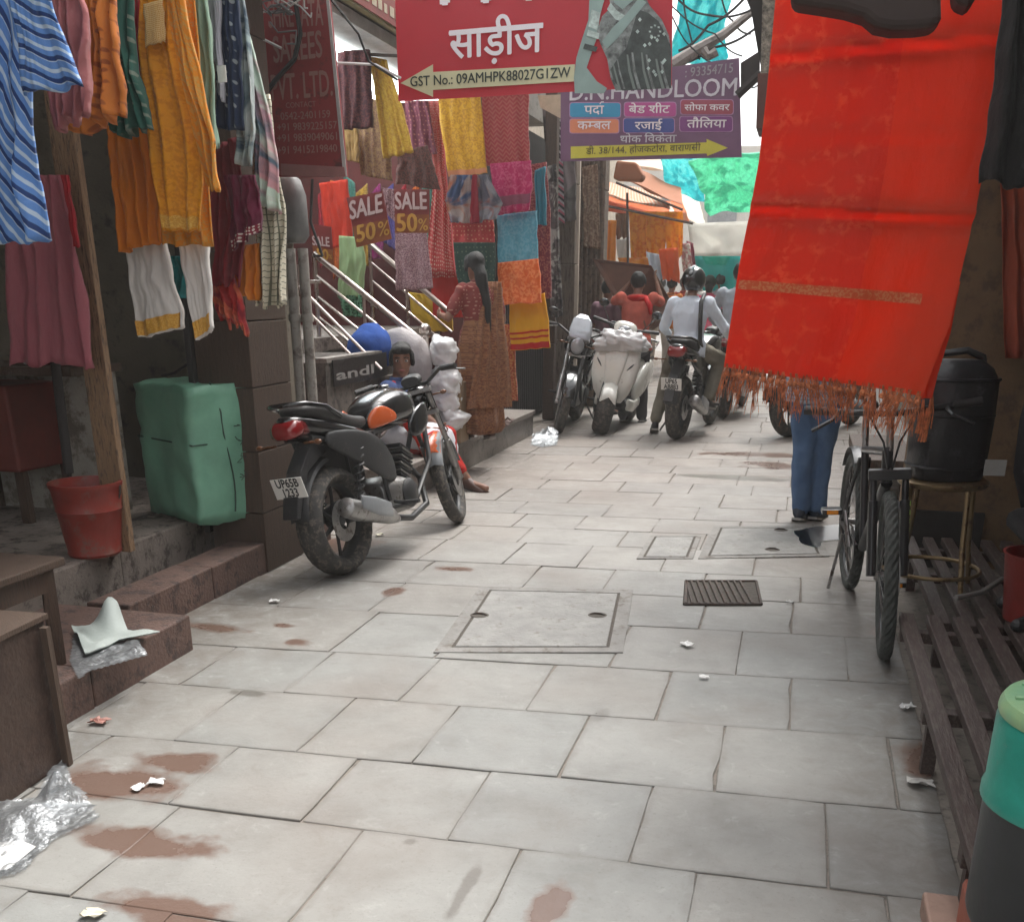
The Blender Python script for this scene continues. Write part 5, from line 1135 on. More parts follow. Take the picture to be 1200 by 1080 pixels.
def vv(p): return Vector(p)
def torso(mb, J, inf=0., wide=1.):
    rings = []
    for key, rx, ry in (('pel', .155, .115), ('wai', .13, .095), ('che', .165, .115), ('top', .155, .085)):
        c = vv(J[key]); 
        right = (vv(J['hR'])-vv(J['hL'])).normalized() if key in ('pel', 'wai') else (vv(J['sR'])-vv(J['sL'])).normalized()
        ax = (vv(J['top'])-vv(J['wai'])).normalized() if key != 'pel' else (vv(J['wai'])-vv(J['pel'])).normalized()
        fw = ax.cross(right).normalized(); right = fw.cross(ax).normalized()
        rings.append([c+right*math.cos(a)*(rx*wide+inf)+fw*math.sin(a)*(ry*wide+inf) for a in [2*pi*k/20 for k in range(20)]])
    dn = rings[0]; c = vv(J['pel']); low = [c+(p-c)*.75-Vector((0, 0, .07)) for p in dn]
    top = vv(J['top']); last = [top+(p-top)*.45+(vv(J['nec'])-top).normalized()*.05 for p in rings[-1]]
    mb.loft([low]+rings+[last])
    for s in ('L', 'R'): mb.ell(J['s'+s], .062+inf, n=12, m=8)
def person(label, loc, rz, J=None, shirt=None, sleeve=.55, trousers=None, tl=1., shoes=M_SHOE, hair='short', scale=1., face=False, wide=1., long_shirt=0., look=(0, 1, 0), vox=.015, group=None, skin=M_SKIN, grip=False):
    j = dict(J0); j.update(J or {}); t = empty('person', loc, rz, label, 'person', group, scale=scale)
    mb = MB(); torso(mb, j, 0, wide)
    for s in ('L', 'R'):
        limb(mb, j['h'+s], j['k'+s], .078*wide, .052*wide); limb(mb, j['k'+s], j['a'+s], .053*wide, .034); limb(mb, vv(j['a'+s])-Vector((0, 0, .03)), j['t'+s], .034, .028)
        limb(mb, j['s'+s], j['e'+s], .047*wide, .038*wide); limb(mb, j['e'+s], j['w'+s], .037*wide, .024)
    limb(mb, vv(j['top']), vv(j['nec']).lerp(vv(j['hea']), .4), .058, .05)
    lk = Vector(look).normalized(); rt = lk.cross(Vector((0, 0, 1))).normalized(); up = rt.cross(lk); H = vv(j['hea'])
    HM = Matrix((rt, lk, up)).transposed()
    def hp(x, y, z): return H+HM@Vector((x, y, z))
    mb.ell(H+up*.025, (.076, .094, .1), rot=HM, n=18, m=12)
    mb.ell(hp(0, .02, -.05), (.058, .07, .068), rot=HM, n=14, m=9)
    mb.ell(hp(0, .092, -.015), (.013, .02, .026), rot=HM); mb.ell(hp(0, .075, -.09), (.03, .024, .022), rot=HM)
    for sx in (-1, 1): mb.ell(hp(sx*.076, -.005, -.005), (.012, .022, .032), rot=HM)
    fing = MB()
    for s in ('L', 'R'):
        e, w = vv(j['e'+s]), vv(j['w'+s]); d = (w-e).normalized(); sx = -1 if s == 'L' else 1
        side = d.cross(Vector((sx, 0, 0)) if abs(d.x) < .8 else Vector((0, 0, 1))).normalized(); nrm = d.cross(side).normalized()
        M3 = Matrix((side, nrm, d)).transposed()
        pc = w+d*.045; mb.ell(pc, (.038, .019, .052), rot=M3, n=12, m=8)
        for k in range(4):
            b = w+d*.075+side*(k-1.5)*.018; ln = (.062, .072, .068, .052)[k]; cu = 1.1 if grip else .45
            p1 = b+d*ln*.5+nrm*ln*.12*cu*-sx; p2 = p1+d*ln*.3*(1-.5*cu*.5)+nrm*ln*.35*cu*-sx; fing.tube([b-d*.02, b, p1, p2], [.009, .009, .0085, .007], n=6)
        b = w+d*.03+side*.035; fing.tube([b-side*.015, b+side*.012+d*.02, b+side*.02+d*.045-nrm*sx*.012], [.011, .010, .008], n=6)
    mb.build('body', skin, t, remesh=vox, smo=2, extra=fing)
    # clothes
    if shirt:
        q = MB(); torso(q, j, .016, wide)
        pl = vv(j['pel']); wa = vv(j['wai']); ax = (wa-pl).normalized(); right = (vv(j['hR'])-vv(j['hL'])).normalized(); fw = ax.cross(right).normalized(); right = fw.cross(ax).normalized()
        rg = []
        for dz, k in ((.06, 1.0), (-.03, 1.06), (-.1-long_shirt, 1.1+long_shirt*.3)):
            rg.append([pl+ax*dz+right*math.cos(a)*(.165*wide*k+.012)+fw*math.sin(a)*(.125*wide*k+.014) for a in [2*pi*i/20 for i in range(20)]])
        q.loft(rg)
        for s in ('L', 'R'):
            S_, E_, W_ = vv(j['s'+s]), vv(j['e'+s]), vv(j['w'+s])
            if sleeve <= 1: limb(q, S_, S_.lerp(E_, sleeve), .064*wide, .06*wide)
            else: limb(q, S_, E_, .064*wide, .052*wide); limb(q, E_, E_.lerp(W_, sleeve-1), .052*wide, .04)
        o = q.build('shirt', shirt, t, remesh=vox, smo=1); wrinkle_mesh(o, .014, 8)
        N_ = vv(j['nec']); cq = MB(); cq.torus(N_-Vector((0, 0, .012)), .062, .014, axis='Z', n=18, m=6, sx=1.3); cq.build('collar', shirt, t, smooth='all')
    if trousers:
        q = MB(); pl = vv(j['pel'])
        q.ell(pl-Vector((0, 0, .03)), (.165*wide, .125*wide, .11), n=18, m=10)
        for s in ('L', 'R'):
            limb(q, j['h'+s], j['k'+s], .098*wide, .075*wide); K_ = vv(j['k'+s]); A_ = vv(j['a'+s]); limb(q, K_, K_.lerp(A_, tl), .074*wide, .062*wide)
        o = q.build('trousers', trousers, t, remesh=vox, smo=1); wrinkle_mesh(o, .014, 8)
    if shoes:
        for s in ('L', 'R'):
            A_ = vv(j['a'+s]); T_ = vv(j['t'+s]); d = (T_-A_); d.z *= .6; dn = d.normalized(); rt_ = Vector((dn.y, -dn.x, 0)).normalized(); up_ = rt_.cross(dn).normalized(); M3 = Matrix((rt_, dn, up_)).transposed()
            heel = A_-Vector((0, 0, .045)); q = MB(); 
            def sec(y, hw, z0, z1): return [heel+M3@Vector((hw*math.cos(a), y, (z0+z1)/2+(z1-z0)/2*math.sin(a))) for a in [2*pi*i/12 for i in range(12)]]
            q.loft([sec(-.06, .022, -.03, .03), sec(-.045, .038, -.036, .06), sec(.02, .042, -.036, .06), sec(.08, .046, -.036, .035), sec(.14, .046, -.036, .018), sec(.19, .028, -.034, .0)])
            q.build('shoe', shoes, t, smooth='all')
            q = MB(); q.loft([[heel+M3@Vector((hw*sx*1.04, y, z)) for sx, z in ((-1, -.046), (1, -.046), (1, -.03), (-1, -.03))] for y, hw in ((-.062, .028), (-.03, .04), (.08, .047), (.15, .046), (.192, .026))]); q.build('sole', M_SOLE, t)
    if hair == 'short' or hair == 'bun':
        q = MB(); q.ell(H+HM@Vector((0, -.014, .042)), (.09, .104, .103), rot=HM, n=20, m=12, fn=lambda p: Vector((p.x, p.y if p.y < .05 or p.z > .045 else .05, p.z if p.y < .0 else max(p.z, -.035+p.y*.5))))
        q.jitter(.009, 26, 1)
        q.ell(hp(0, .045, .082), (.074, .058, .042), rot=HM); [q.ell(hp(sx_*.078, .02, .03), (.018, .04, .05), rot=HM) for sx_ in (-1, 1)]
        if hair == 'bun': q.ell(hp(0, -.1, -.02), .04); q.ell(hp(0, -.08, -.05), (.06, .05, .07))
        q.build('hair', M_HAIR, t, remesh=.01, smo=0)
    elif hair == 'long':
        q = MB(); q.ell(H+HM@Vector((0, -.016, .04)), (.086, .1, .098), rot=HM, n=20, m=12, fn=lambda p: Vector((p.x, p.y if p.y < .05 or p.z > .045 else .05, p.z if p.y < .0 else max(p.z, -.035+p.y*.5))))
        q.ell(hp(0, .045, .082), (.074, .058, .042), rot=HM); [q.ell(hp(sx_*.078, .02, .02), (.02, .045, .06), rot=HM) for sx_ in (-1, 1)]; q.tube([hp(0, -.07, 0), hp(0, -.1, -.08), hp(.01, -.11, -.2), hp(.03, -.12, -.34), hp(.035, -.13, -.5), hp(.04, -.14, -.58)], [.05, .058, .052, .04, .028, .012], n=10); q.jitter(.008, 25, 1); q.build('hair', M_HAIR, t, remesh=.011, smo=0)
    if face:
        for sx in (-1, 1):
            q = MB(); q.ell(hp(sx*.031, .081, .008), (.015, .008, .008), rot=HM, n=10, m=6); q.build('eye', M_EYEW, t, smooth='all')
            q = MB(); q.ell(hp(sx*.031, .088, .008), (.007, .004, .0075), rot=HM, n=8, m=6); q.build('iris', M_EYEB, t, smooth='all')
            q = MB(); q.tube([hp(sx*.014, .092, .028), hp(sx*.032, .09, .034), hp(sx*.05, .078, .027)], .004, n=5); q.build('eyebrow', M_HAIR, t)
        q = MB(); q.ell(hp(0, .094, -.058), (.023, .008, .008), rot=HM, n=12, m=6); q.build('mouth', M_LIP, t, smooth='all')
    return t, j, hp
def wrinkle_mesh(o, a, f):
    me = o.data; s_ = R.uniform(0, 50); nrm = [v.normal.copy() for v in me.vertices]
    for v, n in zip(me.vertices, nrm):
        p = v.co; k = noise.noise(Vector((p.x*f+s_, p.y*f, p.z*f*.6)))+.6*noise.noise(Vector((p.x*f*2.6+s_, p.y*f*2.6, p.z*f*1.4)))
        v.co = p+n*k*a
def cloth_m(name, col, **k): return mat(name, col, rough=.85, scale=5, bump=.8, bscale=15, spec=.2, **k)

# woman in a brown saree, back to us, on the front step
M_SKB = fabric('terracotta_saree', (.26, .12, .055), 'damask', (.15, .055, .03), f=22, wrinkle=.9)
def sareewoman():
    b = G(560, 514, .25); b = PY(560, 514, b.y); loc = (b.x+.02, b.y, .25)
    t, j, hp = person('woman in a terracotta patterned saree with a long black plait standing on the step', loc, math.radians(38),
        dict(sL=(-.16, 0, 1.33), sR=(.16, 0, 1.33), wL=(-.3, .2, 1.12), eL=(-.3, .0, 1.1), wR=(.2, .14, .98), eR=(.22, -.04, 1.08), top=(0, -.01, 1.36), nec=(0, 0, 1.42), hea=(-.02, .03, 1.53)), shirt=fabric('maroon_blouse', (.20, .04, .035), 'dots', (.4, .22, .16), f=30, thr=.35), sleeve=.7, hair='long', shoes=M_SAND, look=(-.15, 1, -.1), scale=.86)
    mb = MB(); rr = []
    n = 40
    for z, rx, ry, am in ((.03, .25, .21, .03), (.2, .23, .19, .028), (.5, .21, .175, .02), (.8, .205, .18, .012), (.93, .195, .17, .009), (1.04, .155, .125, .006), (1.1, .15, .115, .004)):
        rr.append([Vector((math.cos(a)*(rx+am*math.sin(a*9+z*3.5)), math.sin(a)*(ry+am*math.sin(a*9+z*3.5))-.01, z)) for a in [2*pi*k/n for k in range(n)]])
    mb.loft(rr); o = mb.build('saree_skirt', M_SKB, t, sub=1, smooth='all'); addbox_uv(o)
    # pallu over the left shoulder falling down the back
    mb = MB(); n1, n2 = 16, 24
    for jn in range(n2+1):
        v = jn/n2
        for i in range(n1+1):
            u = i/n1-.5
            a = v*2.2
            if v < .25: k = v/.25; p = Vector((.13-.02*k+u*.16, .13-.2*k, 1.24+.17*math.sin(k*pi/2+.0)-.0)) ; p.z = 1.22+.19*math.sin(min(1, k)*pi/2)
            else: k = (v-.25)/.75; w = .16+.3*k; p = Vector((.11-.1*k+u*w, -.075-.1*min(1, k*2)-.05*k, 1.41-1.1*k))
            p.y += .015*math.sin(u*24+v*3); p.x += .01*math.sin(v*9); mb.v.append(p)
    for jn in range(n2):
        for i in range(n1): mb.f.append((jn*(n1+1)+i, (jn+1)*(n1+1)+i, (jn+1)*(n1+1)+i+1, jn*(n1+1)+i+1))
    k = len(mb.v); F_ = list(mb.f); mb.v += [p+Vector((0, .006, 0)) for p in mb.v]; mb.f += [tuple(q+k for q in f[::-1]) for f in F_]
    o = mb.build('saree_drape', M_SKB, t, smooth='all'); addbox_uv(o)
sareewoman()
# girl sitting on the step, leaning on her hand
gb = PY(520, 560, 7.35)
gx, gy = -2.98, 7.5
t, j, hp = person('girl sitting on the shop step in blue, white and red, looking over the motorcycle', (gx, gy, -.09), math.radians(-95), 
    dict(pel=(0, 0, .40), wai=(0, .03, .54), che=(0, .07, .70), top=(0, .08, .82), nec=(0, .09, .88), hea=(0, .12, 1.0), hL=(-.09, .03, .38), hR=(.09, .03, .38), kL=(-.12, .42, .46), kR=(.13, .46, .44), aL=(-.1, .45, .18), aR=(.12, .68, .18), tL=(-.1, .6, .12), tR=(.14, .84, .12),
         sL=(-.155, .08, .8), sR=(.155, .08, .8), eL=(-.2, .2, .58), eR=(.2, .2, .58), wL=(-.08, .38, .52), wR=(.1, .38, .52)), shirt=cloth_m('blue_grey_kameez', (.09, .13, .28)), sleeve=.8, shoes=M_SAND, hair='long', face=True, look=(.9, .44, -.05), scale=1.0, tl=.75, trousers=cloth_m('red_leggings', (.42, .02, .015)))
mb = MB(); rr = []
for y, w, z0, z1 in ((-.08, .17, .3, .6), (.1, .2, .32, .56), (.3, .22, .34, .56), (.44, .22, .25, .55), (.52, .2, .14, .48)):
    rr.append([(w*math.cos(a), y, (z0+z1)/2+(z1-z0)/2*math.sin(a)) for a in [2*pi*i/16 for i in range(16)]])
mb.loft(rr); o = mb.build('tunic_skirt', cloth_m('white_tunic', (.62, .62, .66), var=.04), t, sub=1, smooth='all'); wrinkle_mesh(o, .02, 8)
cl = MB()
for i in range(12): pass
cl.tube([(.14, .1, .86), (.19, .16, .7), (.2, .27, .56), (.22, .36, .48), (.22, .42, .3)], [.03, .045, .05, .05, .03], n=10); cl.build('red_dupatta', cloth_m('red_dupatta', (.55, .03, .02)), t, remesh=.012)
# blue bag and white sacks round her
def sack(label, c, r, m, jit=.03, f=6, seed=0, name='sack', vox=None, knots=()):
    mb = MB(); mb.ell(c, r, n=32, m=22); mb.jitter(jit, f, seed); mb.jitter(jit*.4, f*3, seed)
    t = mb
    for k in knots: mb.ell(k[0], k[1])
    o = mb.build(name, m, smooth='all'); tag(o, label, name.split('_')[-1]); return o
M_SACK = mat('white_polythene', (.66, .65, .65), rough=.35, scale=5, var=.06, bump=.6, bscale=14)
M_SACKG = mat('grey_woven_sack', (.34, .31, .31), rough=.6, scale=6, bump=.4)
c = PY(437, 452, 7.6); sack('blue cloth bag behind the seated girl on the left', (c.x, 7.6, .97), (.17, .16, .2), cloth_m('royal_blue_cloth', (.03, .08, .3)), name='cloth_bag')
mb = MB(); mb.bb(c.x-.3, c.x+.3, 7.45, 7.74, .25, .8); tag(mb.build('stone_ledge', M_CEMD, bevel=.01), 'low stone ledge under the blue bag beside the stairs', 'ledge')
c = PY(472, 425, 7.9); sack('large grey woven sack behind the seated girl', (c.x, 7.85, .86), (.27, .14, .27), M_SACKG, seed=4, name='woven_sack')
for i, (x, y, r, lab) in enumerate([(519, 412, (.10, .1, .11), 'topmost white polythene bag on the pile behind the railing post'), (520, 445, (.12, .11, .11), 'second white polythene bag of the pile beside the saree woman'), (524, 470, (.10, .1, .1), 'third white polythene bag of the pile, at the height of her knee'), (530, 490, (.1, .1, .09), 'lowest white polythene bag with red print beside the seated girl')]):
    c = PY(x, y, 7.95); mb = MB(); mb.ell((c.x, c.y, c.z), r, n=40, m=28); s_ = i
    V = []
    for p in mb.v:
        q = p-c; k = .9+.5*abs(noise.noise(q*10+Vector((s_*5, 0, 0))))+.25*abs(noise.noise(q*24)); 
        an = math.atan2(q.z, q.x); k += .22*max(0, math.cos(an*3+s_*2))**8; V.append(c+q*k)
    mb.v = V; tag(mb.build('polythene_bag', M_SACK, smooth='all'), lab, 'bag')
mb = MB(); c = PY(520, 520, 8.05); mb.bb(c.x-.18, c.x+.18, 7.95, 8.3, .25, .72); mb.jitter(.015, 8, 3); tag(mb.build('cardboard_box', mat('brown_card', (.25, .17, .1)), bevel=.01), 'brown box under the pile of white bags', 'box')
o = sack('dark cloth heap on the step beside the seated girl', (gx-.1, gy+.35, .42), (.16, .2, .18), cloth_m('dark_cloth', (.05, .05, .07)), name='cloth_heap')
# slippers left on the step
for i, (x, y) in enumerate([(596, 495), (590, 500)]):
    g_ = G(x, y, .25); mb = MB(); mb.secs([(g_.y-.12, g_.x, .262, .035, .01), (g_.y, g_.x, .262, .042, .012), (g_.y+.12, g_.x, .262, .03, .01)], axis='Y'); mb.tube([(g_.x-.035, g_.y-.02, .265), (g_.x, g_.y-.03, .3), (g_.x+.035, g_.y-.02, .265)], .008, n=6)
    tag(mb.build('slipper', M_SAND, smooth='all'), 'brown slipper left on the step right of the saree woman, %s' % ('farther of two' if i == 0 else 'nearer of two'), 'slipper')

# boy in purple, man with the board
g_ = PY(698, 470, 12.6)
person('boy in a dull purple t-shirt standing behind the white scooter', (g_.x+.1, 12.6, 0), math.radians(-30), dict(wR=(.2, .22, 1.15), eR=(.24, .0, 1.12)), shirt=cloth_m('dull_purple_tee', (.21, .12, .15)), trousers=cloth_m('black_trousers', (.02, .02, .025)), scale=.88, face=True, look=(-.3, 1, -.3))
g_ = PY(742, 470, 11.9)
t, j, hp = person('man in a salmon red shirt holding a brown board with raised arms', (g_.x, 11.9, 0), math.radians(4), dict(eL=(-.3, .12, 1.38), wL=(-.12, .2, 1.58), eR=(.28, .14, 1.37), wR=(.2, .22, 1.6), sL=(-.19, 0, 1.41), sR=(.19, 0, 1.41), hea=(0, .05, 1.57)), shirt=cloth_m('salmon_shirt', (.52, .12, .085)), sleeve=.75, trousers=cloth_m('dark_grey_trousers', (.05, .045, .05)), scale=.93, wide=1.05, grip=True)
q = MB(); q.torus((0, 0, 1.42), .1, .03, axis='Z', n=20, m=8, sx=1.1); q.tube([(.1, -.06, 1.42), (.16, -.1, 1.33), (.17, -.12, 1.24)], [.03, .035, .02]); q.jitter(.012, 14, 2); q.build('scarf', cloth_m('red_scarf', (.5, .02, .02)), t, smooth='all')
mb = MB(); YC = 12.1; P = [PY(694, 303, YC), PY(763, 311, YC), PY(788, 356, YC+.4), PY(772, 382, YC+.4), PY(752, 396, YC), PY(732, 372, YC)]
mb.prism(P, (.0, .03, .0)); tag(mb.build('brown_board', mat('brown_board', (.15, .07, .045), rough=.6), bevel=.003), 'large brown plywood board held over the head of the man in the salmon shirt', 'board')
# distant people
def far_person(x, Y, lab, sh, tr, scale=1., rz=0., **k):
    g_ = PY(x, 450, Y); return person(lab, (g_.x, Y, 0), rz, k.pop('J', dict(aL=(-.11, .12, .1), aR=(.11, -.2, .14), kL=(-.1, .12, .49), kR=(.1, -.02, .49), tL=(-.12, .27, .04), tR=(.12, -.06, .05))), shirt=sh, trousers=tr, scale=scale, vox=.02, **k)
far_person(824, 16, 'person in a pink top walking away beyond the motorcycle rider', cloth_m('hot_pink', (.7, .12, .2)), cloth_m('blue_trousers', (.05, .1, .25)), .93, hair='bun')
far_person(812, 19, 'distant person in a white shirt walking in the bright part of the lane', cloth_m('pale_shirt', (.6, .58, .55)), cloth_m('black_tr', (.03, .03, .03)), .97, rz=.3)
far_person(795, 21, 'distant person in a red shirt near the white banner', cloth_m('red_shirt_far', (.5, .08, .06)), cloth_m('grey_tr', (.12, .12, .13)), .95, rz=-.2)
far_person(862, 18, 'distant walker in blue trousers glimpsed under the red cloth fringe', cloth_m('sand_shirt', (.35, .25, .16)), cloth_m('blue_tr2', (.03, .06, .14)), .98)
far_person(882, 17, 'distant walker in brown trousers glimpsed under the red cloth fringe', cloth_m('maroon_shirt_far', (.25, .05, .05)), cloth_m('brown_tr', (.12, .06, .04)), .98, rz=.2)
far_person(770, 23, 'distant person in pale clothes below the yellow garments', cloth_m('cream_kurta_far', (.6, .52, .42)), cloth_m('cream_tr', (.5, .45, .4)), .95, rz=.5)
far_person(836, 20, 'distant person in a grey shirt beyond the pink top', cloth_m('grey_shirt_far', (.3, .3, .33)), cloth_m('dark_tr_far', (.05, .05, .06)), .97, rz=.1)
far_person(781, 19, 'distant person in an orange shawl between the board and the rider helmet', cloth_m('orange_far', (.6, .2, .05)), cloth_m('white_tr_far', (.5, .48, .45)), .93, rz=-.3)
far_person(846, 23, 'distant person in a white shirt nearest the teal cloth', cloth_m('white_shirt_far', (.6, .6, .6)), cloth_m('navy_tr_far', (.03, .04, .08)), .97, rz=.2)
# man in jeans near the bicycle, his upper half behind the red cloth
g_ = G(945, 613)
person('man in blue jeans whose upper body is hidden by the red cloth', (g_.x-.02, g_.y+.05, 0), math.radians(-10), dict(aL=(-.03, .02, .09), kL=(-.05, .06, .5), tL=(-.02, .16, .03), aR=(.06, .1, .09), kR=(.06, .12, .5), tR=(.08, .26, .03)), shirt=fabric('grey_checked_shirt', (.30, .33, .38), 'check', (.1, .1, .13), f=14), trousers=mat('blue_denim', (.045, .095, .19), rough=.85, scale=5, col2=(.10, .17, .30), bump=.3), long_shirt=.08, scale=1.0, shoes=mat('navy_shoe', (.02, .03, .05)))
for o in bpy.data.objects:
    if o.type == 'MESH' and o.name.startswith(('shirt', 'collar')) and o.data.materials and o.data.materials[0].name in ('grey_checked_shirt', 'maroon_blouse'): addbox_uv(o)
# ================================================================== VEHICLES
M_TYRE = mat('tyre_rubber', (.045, .042, .039), rough=.8, scale=12, var=.3, bump=.3, wear=.4, wcol=(.13, .11, .09))
M_BLK = mat('black_gloss', (.012, .012, .013), rough=.22, coat=.6, var=.1, bump=.02)
M_BLKM = mat('black_satin', (.025, .025, .026), rough=.5, var=.2, wear=.15, wcol=(.08, .07, .06), bump=.1)
M_ALU = mat('dull_aluminium', (.34, .33, .32), rough=.4, metal=.9, wear=.3, wcol=(.12, .1, .09), bump=.15)
M_CHR = mat('chrome', (.62, .62, .62), rough=.12, metal=1., var=.05, bump=0)
M_ORP = mat('orange_paint', (.58, .11, .03), rough=.25, coat=.6, var=.05, bump=0)
M_GRYP = mat('grey_paint', (.22, .23, .24), rough=.35, coat=.4, var=.08, bump=.02)
M_WHP = mat('white_scooter_paint', (.70, .68, .62), rough=.28, coat=.5, var=.04, wear=.12, wcol=(.4, .36, .3), bump=.02)
M_TAIL = mat('tail_lens', (.22, .006, .008), rough=.15, coat=.8, var=.1, bump=0)
M_AMB = mat('amber_lens', (.6, .22, .02), rough=.2, var=.1, bump=0)
M_AMBD = mat('smoked_amber', (.14, .05, .015), rough=.3, bump=0)
M_GRYD = mat('dark_grey_paint', (.075, .08, .085), rough=.35, coat=.4, var=.1, bump=.02)
M_GLS = mat('lamp_glass', (.35, .36, .38), rough=.08, metal=.4, var=.1, bump=0)
M_SEATB = mat('seat_vinyl', (.03, .028, .028), rough=.55, bump=.3, bscale=120)
M_PLT_ = mat('plate_white', (.68, .66, .62), rough=.5, var=.05, bump=0); M_PTX = mat('plate_black', (.03, .03, .03), bump=0)
def wheel(root, x, r=.31, w=.055, spokes=6, steer=None, name='wheel', disc=True, rimr=.215):
    """wheel in the xz plane round (x,0,r)"""
    c = Vector((x, 0, r)); rot = steer[0] if steer else None; piv = steer[1] if steer else None
    def fx(mb):
        if rot: mb.v = [piv+rot@(p-piv) for p in mb.v]
        return mb
    rim = MB(); rim.torus(c, rimr, .017, n=40, m=8, sx=w/.034*.9); rim.lathe([(.03, -.05), (.04, -.04), (.04, .04), (.03, .05)], c=c, axis='Y', n=16)
    rim = fx(rim); W_ = rim.build(name, M_BLKM, root, smooth=True)
    ty = MB(); rr = (r-rimr)/2+.004
    def prof(q, ww, i, k):
        if q > r-rr*.75 and (k+i) % 2 == 0 : q -= .003
        return q, ww
    ty.torus(c, r-rr, rr, n=72, m=12, sx=w/rr*1.02, fn=prof); fx(ty).build('tyre', M_TYRE, W_, smooth=True)
    for k in range(spokes):
        a = 2*pi*k/spokes+.3; q = MB(); d = Vector((math.cos(a), 0, math.sin(a))); e = Vector((-d.z, 0, d.x))
        q.tube([c+d*.03+e*.012, c+d*.12+e*.02, c+d*(rimr-.005)+e*.035], [.016, .011, .012], n=6); fx(q).build('spoke', M_BLKM, W_, smooth=True)
    if disc: q = MB(); q.lathe([(.05, -.002), (.12, -.002), (.12, .002), (.05, .002)], c=c+Vector((0, -.06, 0)), axis='Y', n=30, closed=True); fx(q).build('brake_disc', M_ALU, W_, smooth=True)
    return W_
def plate(root, c, w, h, rot, l1, l2):
    """number plate: c centre, rot 3x3 whose columns are (right, up, out)"""
    mb = MB(); mb.add([c+rot@Vector((x*w/2, y*h/2, z)) for z in (-.003, .003) for x, y in ((-1, -1), (1, -1), (1, 1), (-1, 1))], [(0, 3, 2, 1), (4, 5, 6, 7), (0, 1, 5, 4), (1, 2, 6, 5), (2, 3, 7, 6), (3, 0, 4, 7)])
    P_ = mb.build('number_plate', M_PLT_, root)
    for s, yy in ((l1, .08), (l2, -.4)):
        if not s: continue
        v, f = glyphs(s, .03); W = max(p.x for p in v); k = min(w*.86/W, h*.46); q = MB(); q.v = [c+rot@Vector((p.x*k-W*k/2, (yy*h)+p.y*k*h*.42/(.72*k), .0042)) for p in v]; q.f = f; q.build('plate_lettering', M_PTX, P_)
def motorcycle(label, loc, rz, lean=0., steer=0., tank=M_BLK, accent=M_ORP, fend=M_GRYP, l1='UP65B', l2='1234', rear_only=False, scr=False, wb=1.36, group=None, name='parked_motorcycle', shroud=True, mirrors=True, scale=1.):
    t = empty(name, loc, label=label, cat='motorcycle', group=group, scale=scale, rot=Matrix.Rotation(lean, 3, 'X').to_euler() if False else (Matrix.Rotation(rz, 3, 'Z')@Matrix.Rotation(lean, 3, 'X')).to_euler())
    head = Vector((wb-.28, 0, .86)); ax = Vector((-.42, 0, 1)).normalized(); S_ = Matrix.Rotation(steer, 3, ax); st = (S_, head)
    wheel(t, 0, w=.085 if accent else .07, spokes=6); wheel(t, wb, r=.30, w=.045, spokes=6, steer=st, name='front_wheel')
    def sx(mb): mb.v = [head+S_@(p-head) for p in mb.v]; return mb
    B = lambda mb, n, m, **k: mb.build(n, m, t, **k)
    # frame
    for s in (-1, 1):
        q = MB(); q.tube([(wb-.3, .02*s, .84), (wb-.42, .09*s, .5), (.78, .11*s, .28), (.42, .12*s, .3)], .017, n=8); q.tube([(wb-.3, .02*s, .8), (.6, .1*s, .76), (.1, .1*s, .74), (-.2, .08*s, .8)], .014, n=8); q.tube([(.45, .12*s, .34), (.4, .11*s, .76)], .014, n=8); B(q, 'frame_tube', M_BLKM, smooth=True)
        q = MB(); q.box((.22, .1*s, .32), (.5, .03, .05)); B(q, 'swingarm', M_BLKM, bevel=.008)
        q = MB()
        a, b = Vector((.08, .13*s, .36)), Vector((.2, .13*s, .72)); 
        for k in range(28): pass
        pts = [a.lerp(b, k/60)+Vector((math.cos(k*.9)*.026, math.sin(k*.9)*.026, 0)) for k in range(61)]; q.tube(pts, .006, n=5); q.tube([a, b], .012, n=6); B(q, 'shock_absorber', M_BLKM, smooth=True)
        q = MB(); q.tube([(.5, .1*s, .33), (.5, .2*s, .31), (.5, .24*s, .31)], .012, n=6); q.box((.5, .24*s, .315), (.035, .1, .02)); B(q, 'footpeg', M_BLKM)
    # engine
    q = MB(); q.secs([(.44, 0, .36, .09, .09), (.5, 0, .36, .13, .12), (.66, 0, .35, .14, .12), (.8, 0, .33, .12, .1), (.86, 0, .33, .07, .06)], n=18, p=3); B(q, 'crankcase', M_ALU, bevel=.004, smooth=True)
    for s in (-1, 1): q = MB(); q.lathe([(.02, .12), (.085, .125), (.09, .14), (.07, .16), (.01, .165)] if s > 0 else [(.01, -.165), (.07, -.16), (.09, -.14), (.085, -.125), (.02, -.12)], c=(.68, 0, .35), axis='Y', n=20); B(q, 'engine_cover', M_BLKM, smooth=True)
    rotc = Matrix.Rotation(math.radians(28), 3, 'Y')
    for k in range(8): q = MB(); q.box(Vector((.76, 0, .44))+rotc@Vector((0, 0, k*.024)), (.15-.004*abs(k-4), .17, .013), rot=rotc); B(q, 'cooling_fin', M_ALU if k % 2 else M_BLKM, bevel=.003)
    q = MB(); q.box(Vector((.76, 0, .44))+rotc@Vector((0, 0, .1)), (.11, .12, .22), rot=rotc); B(q, 'cylinder', M_BLKM, bevel=.01)
    # exhaust on the right side (negative y)
    q = MB(); q.tube([(.9, -.02, .5), (.98, -.06, .4), (.9, -.12, .24), (.62, -.15, .2), (.35, -.16, .25)], .021, n=10); B(q, 'exhaust_pipe', M_BLKM, smooth=True)
    q = MB(); q.tube([(.42, -.165, .23), (.32, -.17, .27), (-.02, -.18, .36), (-.14, -.18, .40), (-.16, -.18, .405)], [.024, .052, .06, .056, .03], n=16); B(q, 'silencer', M_ALU, smooth=True)
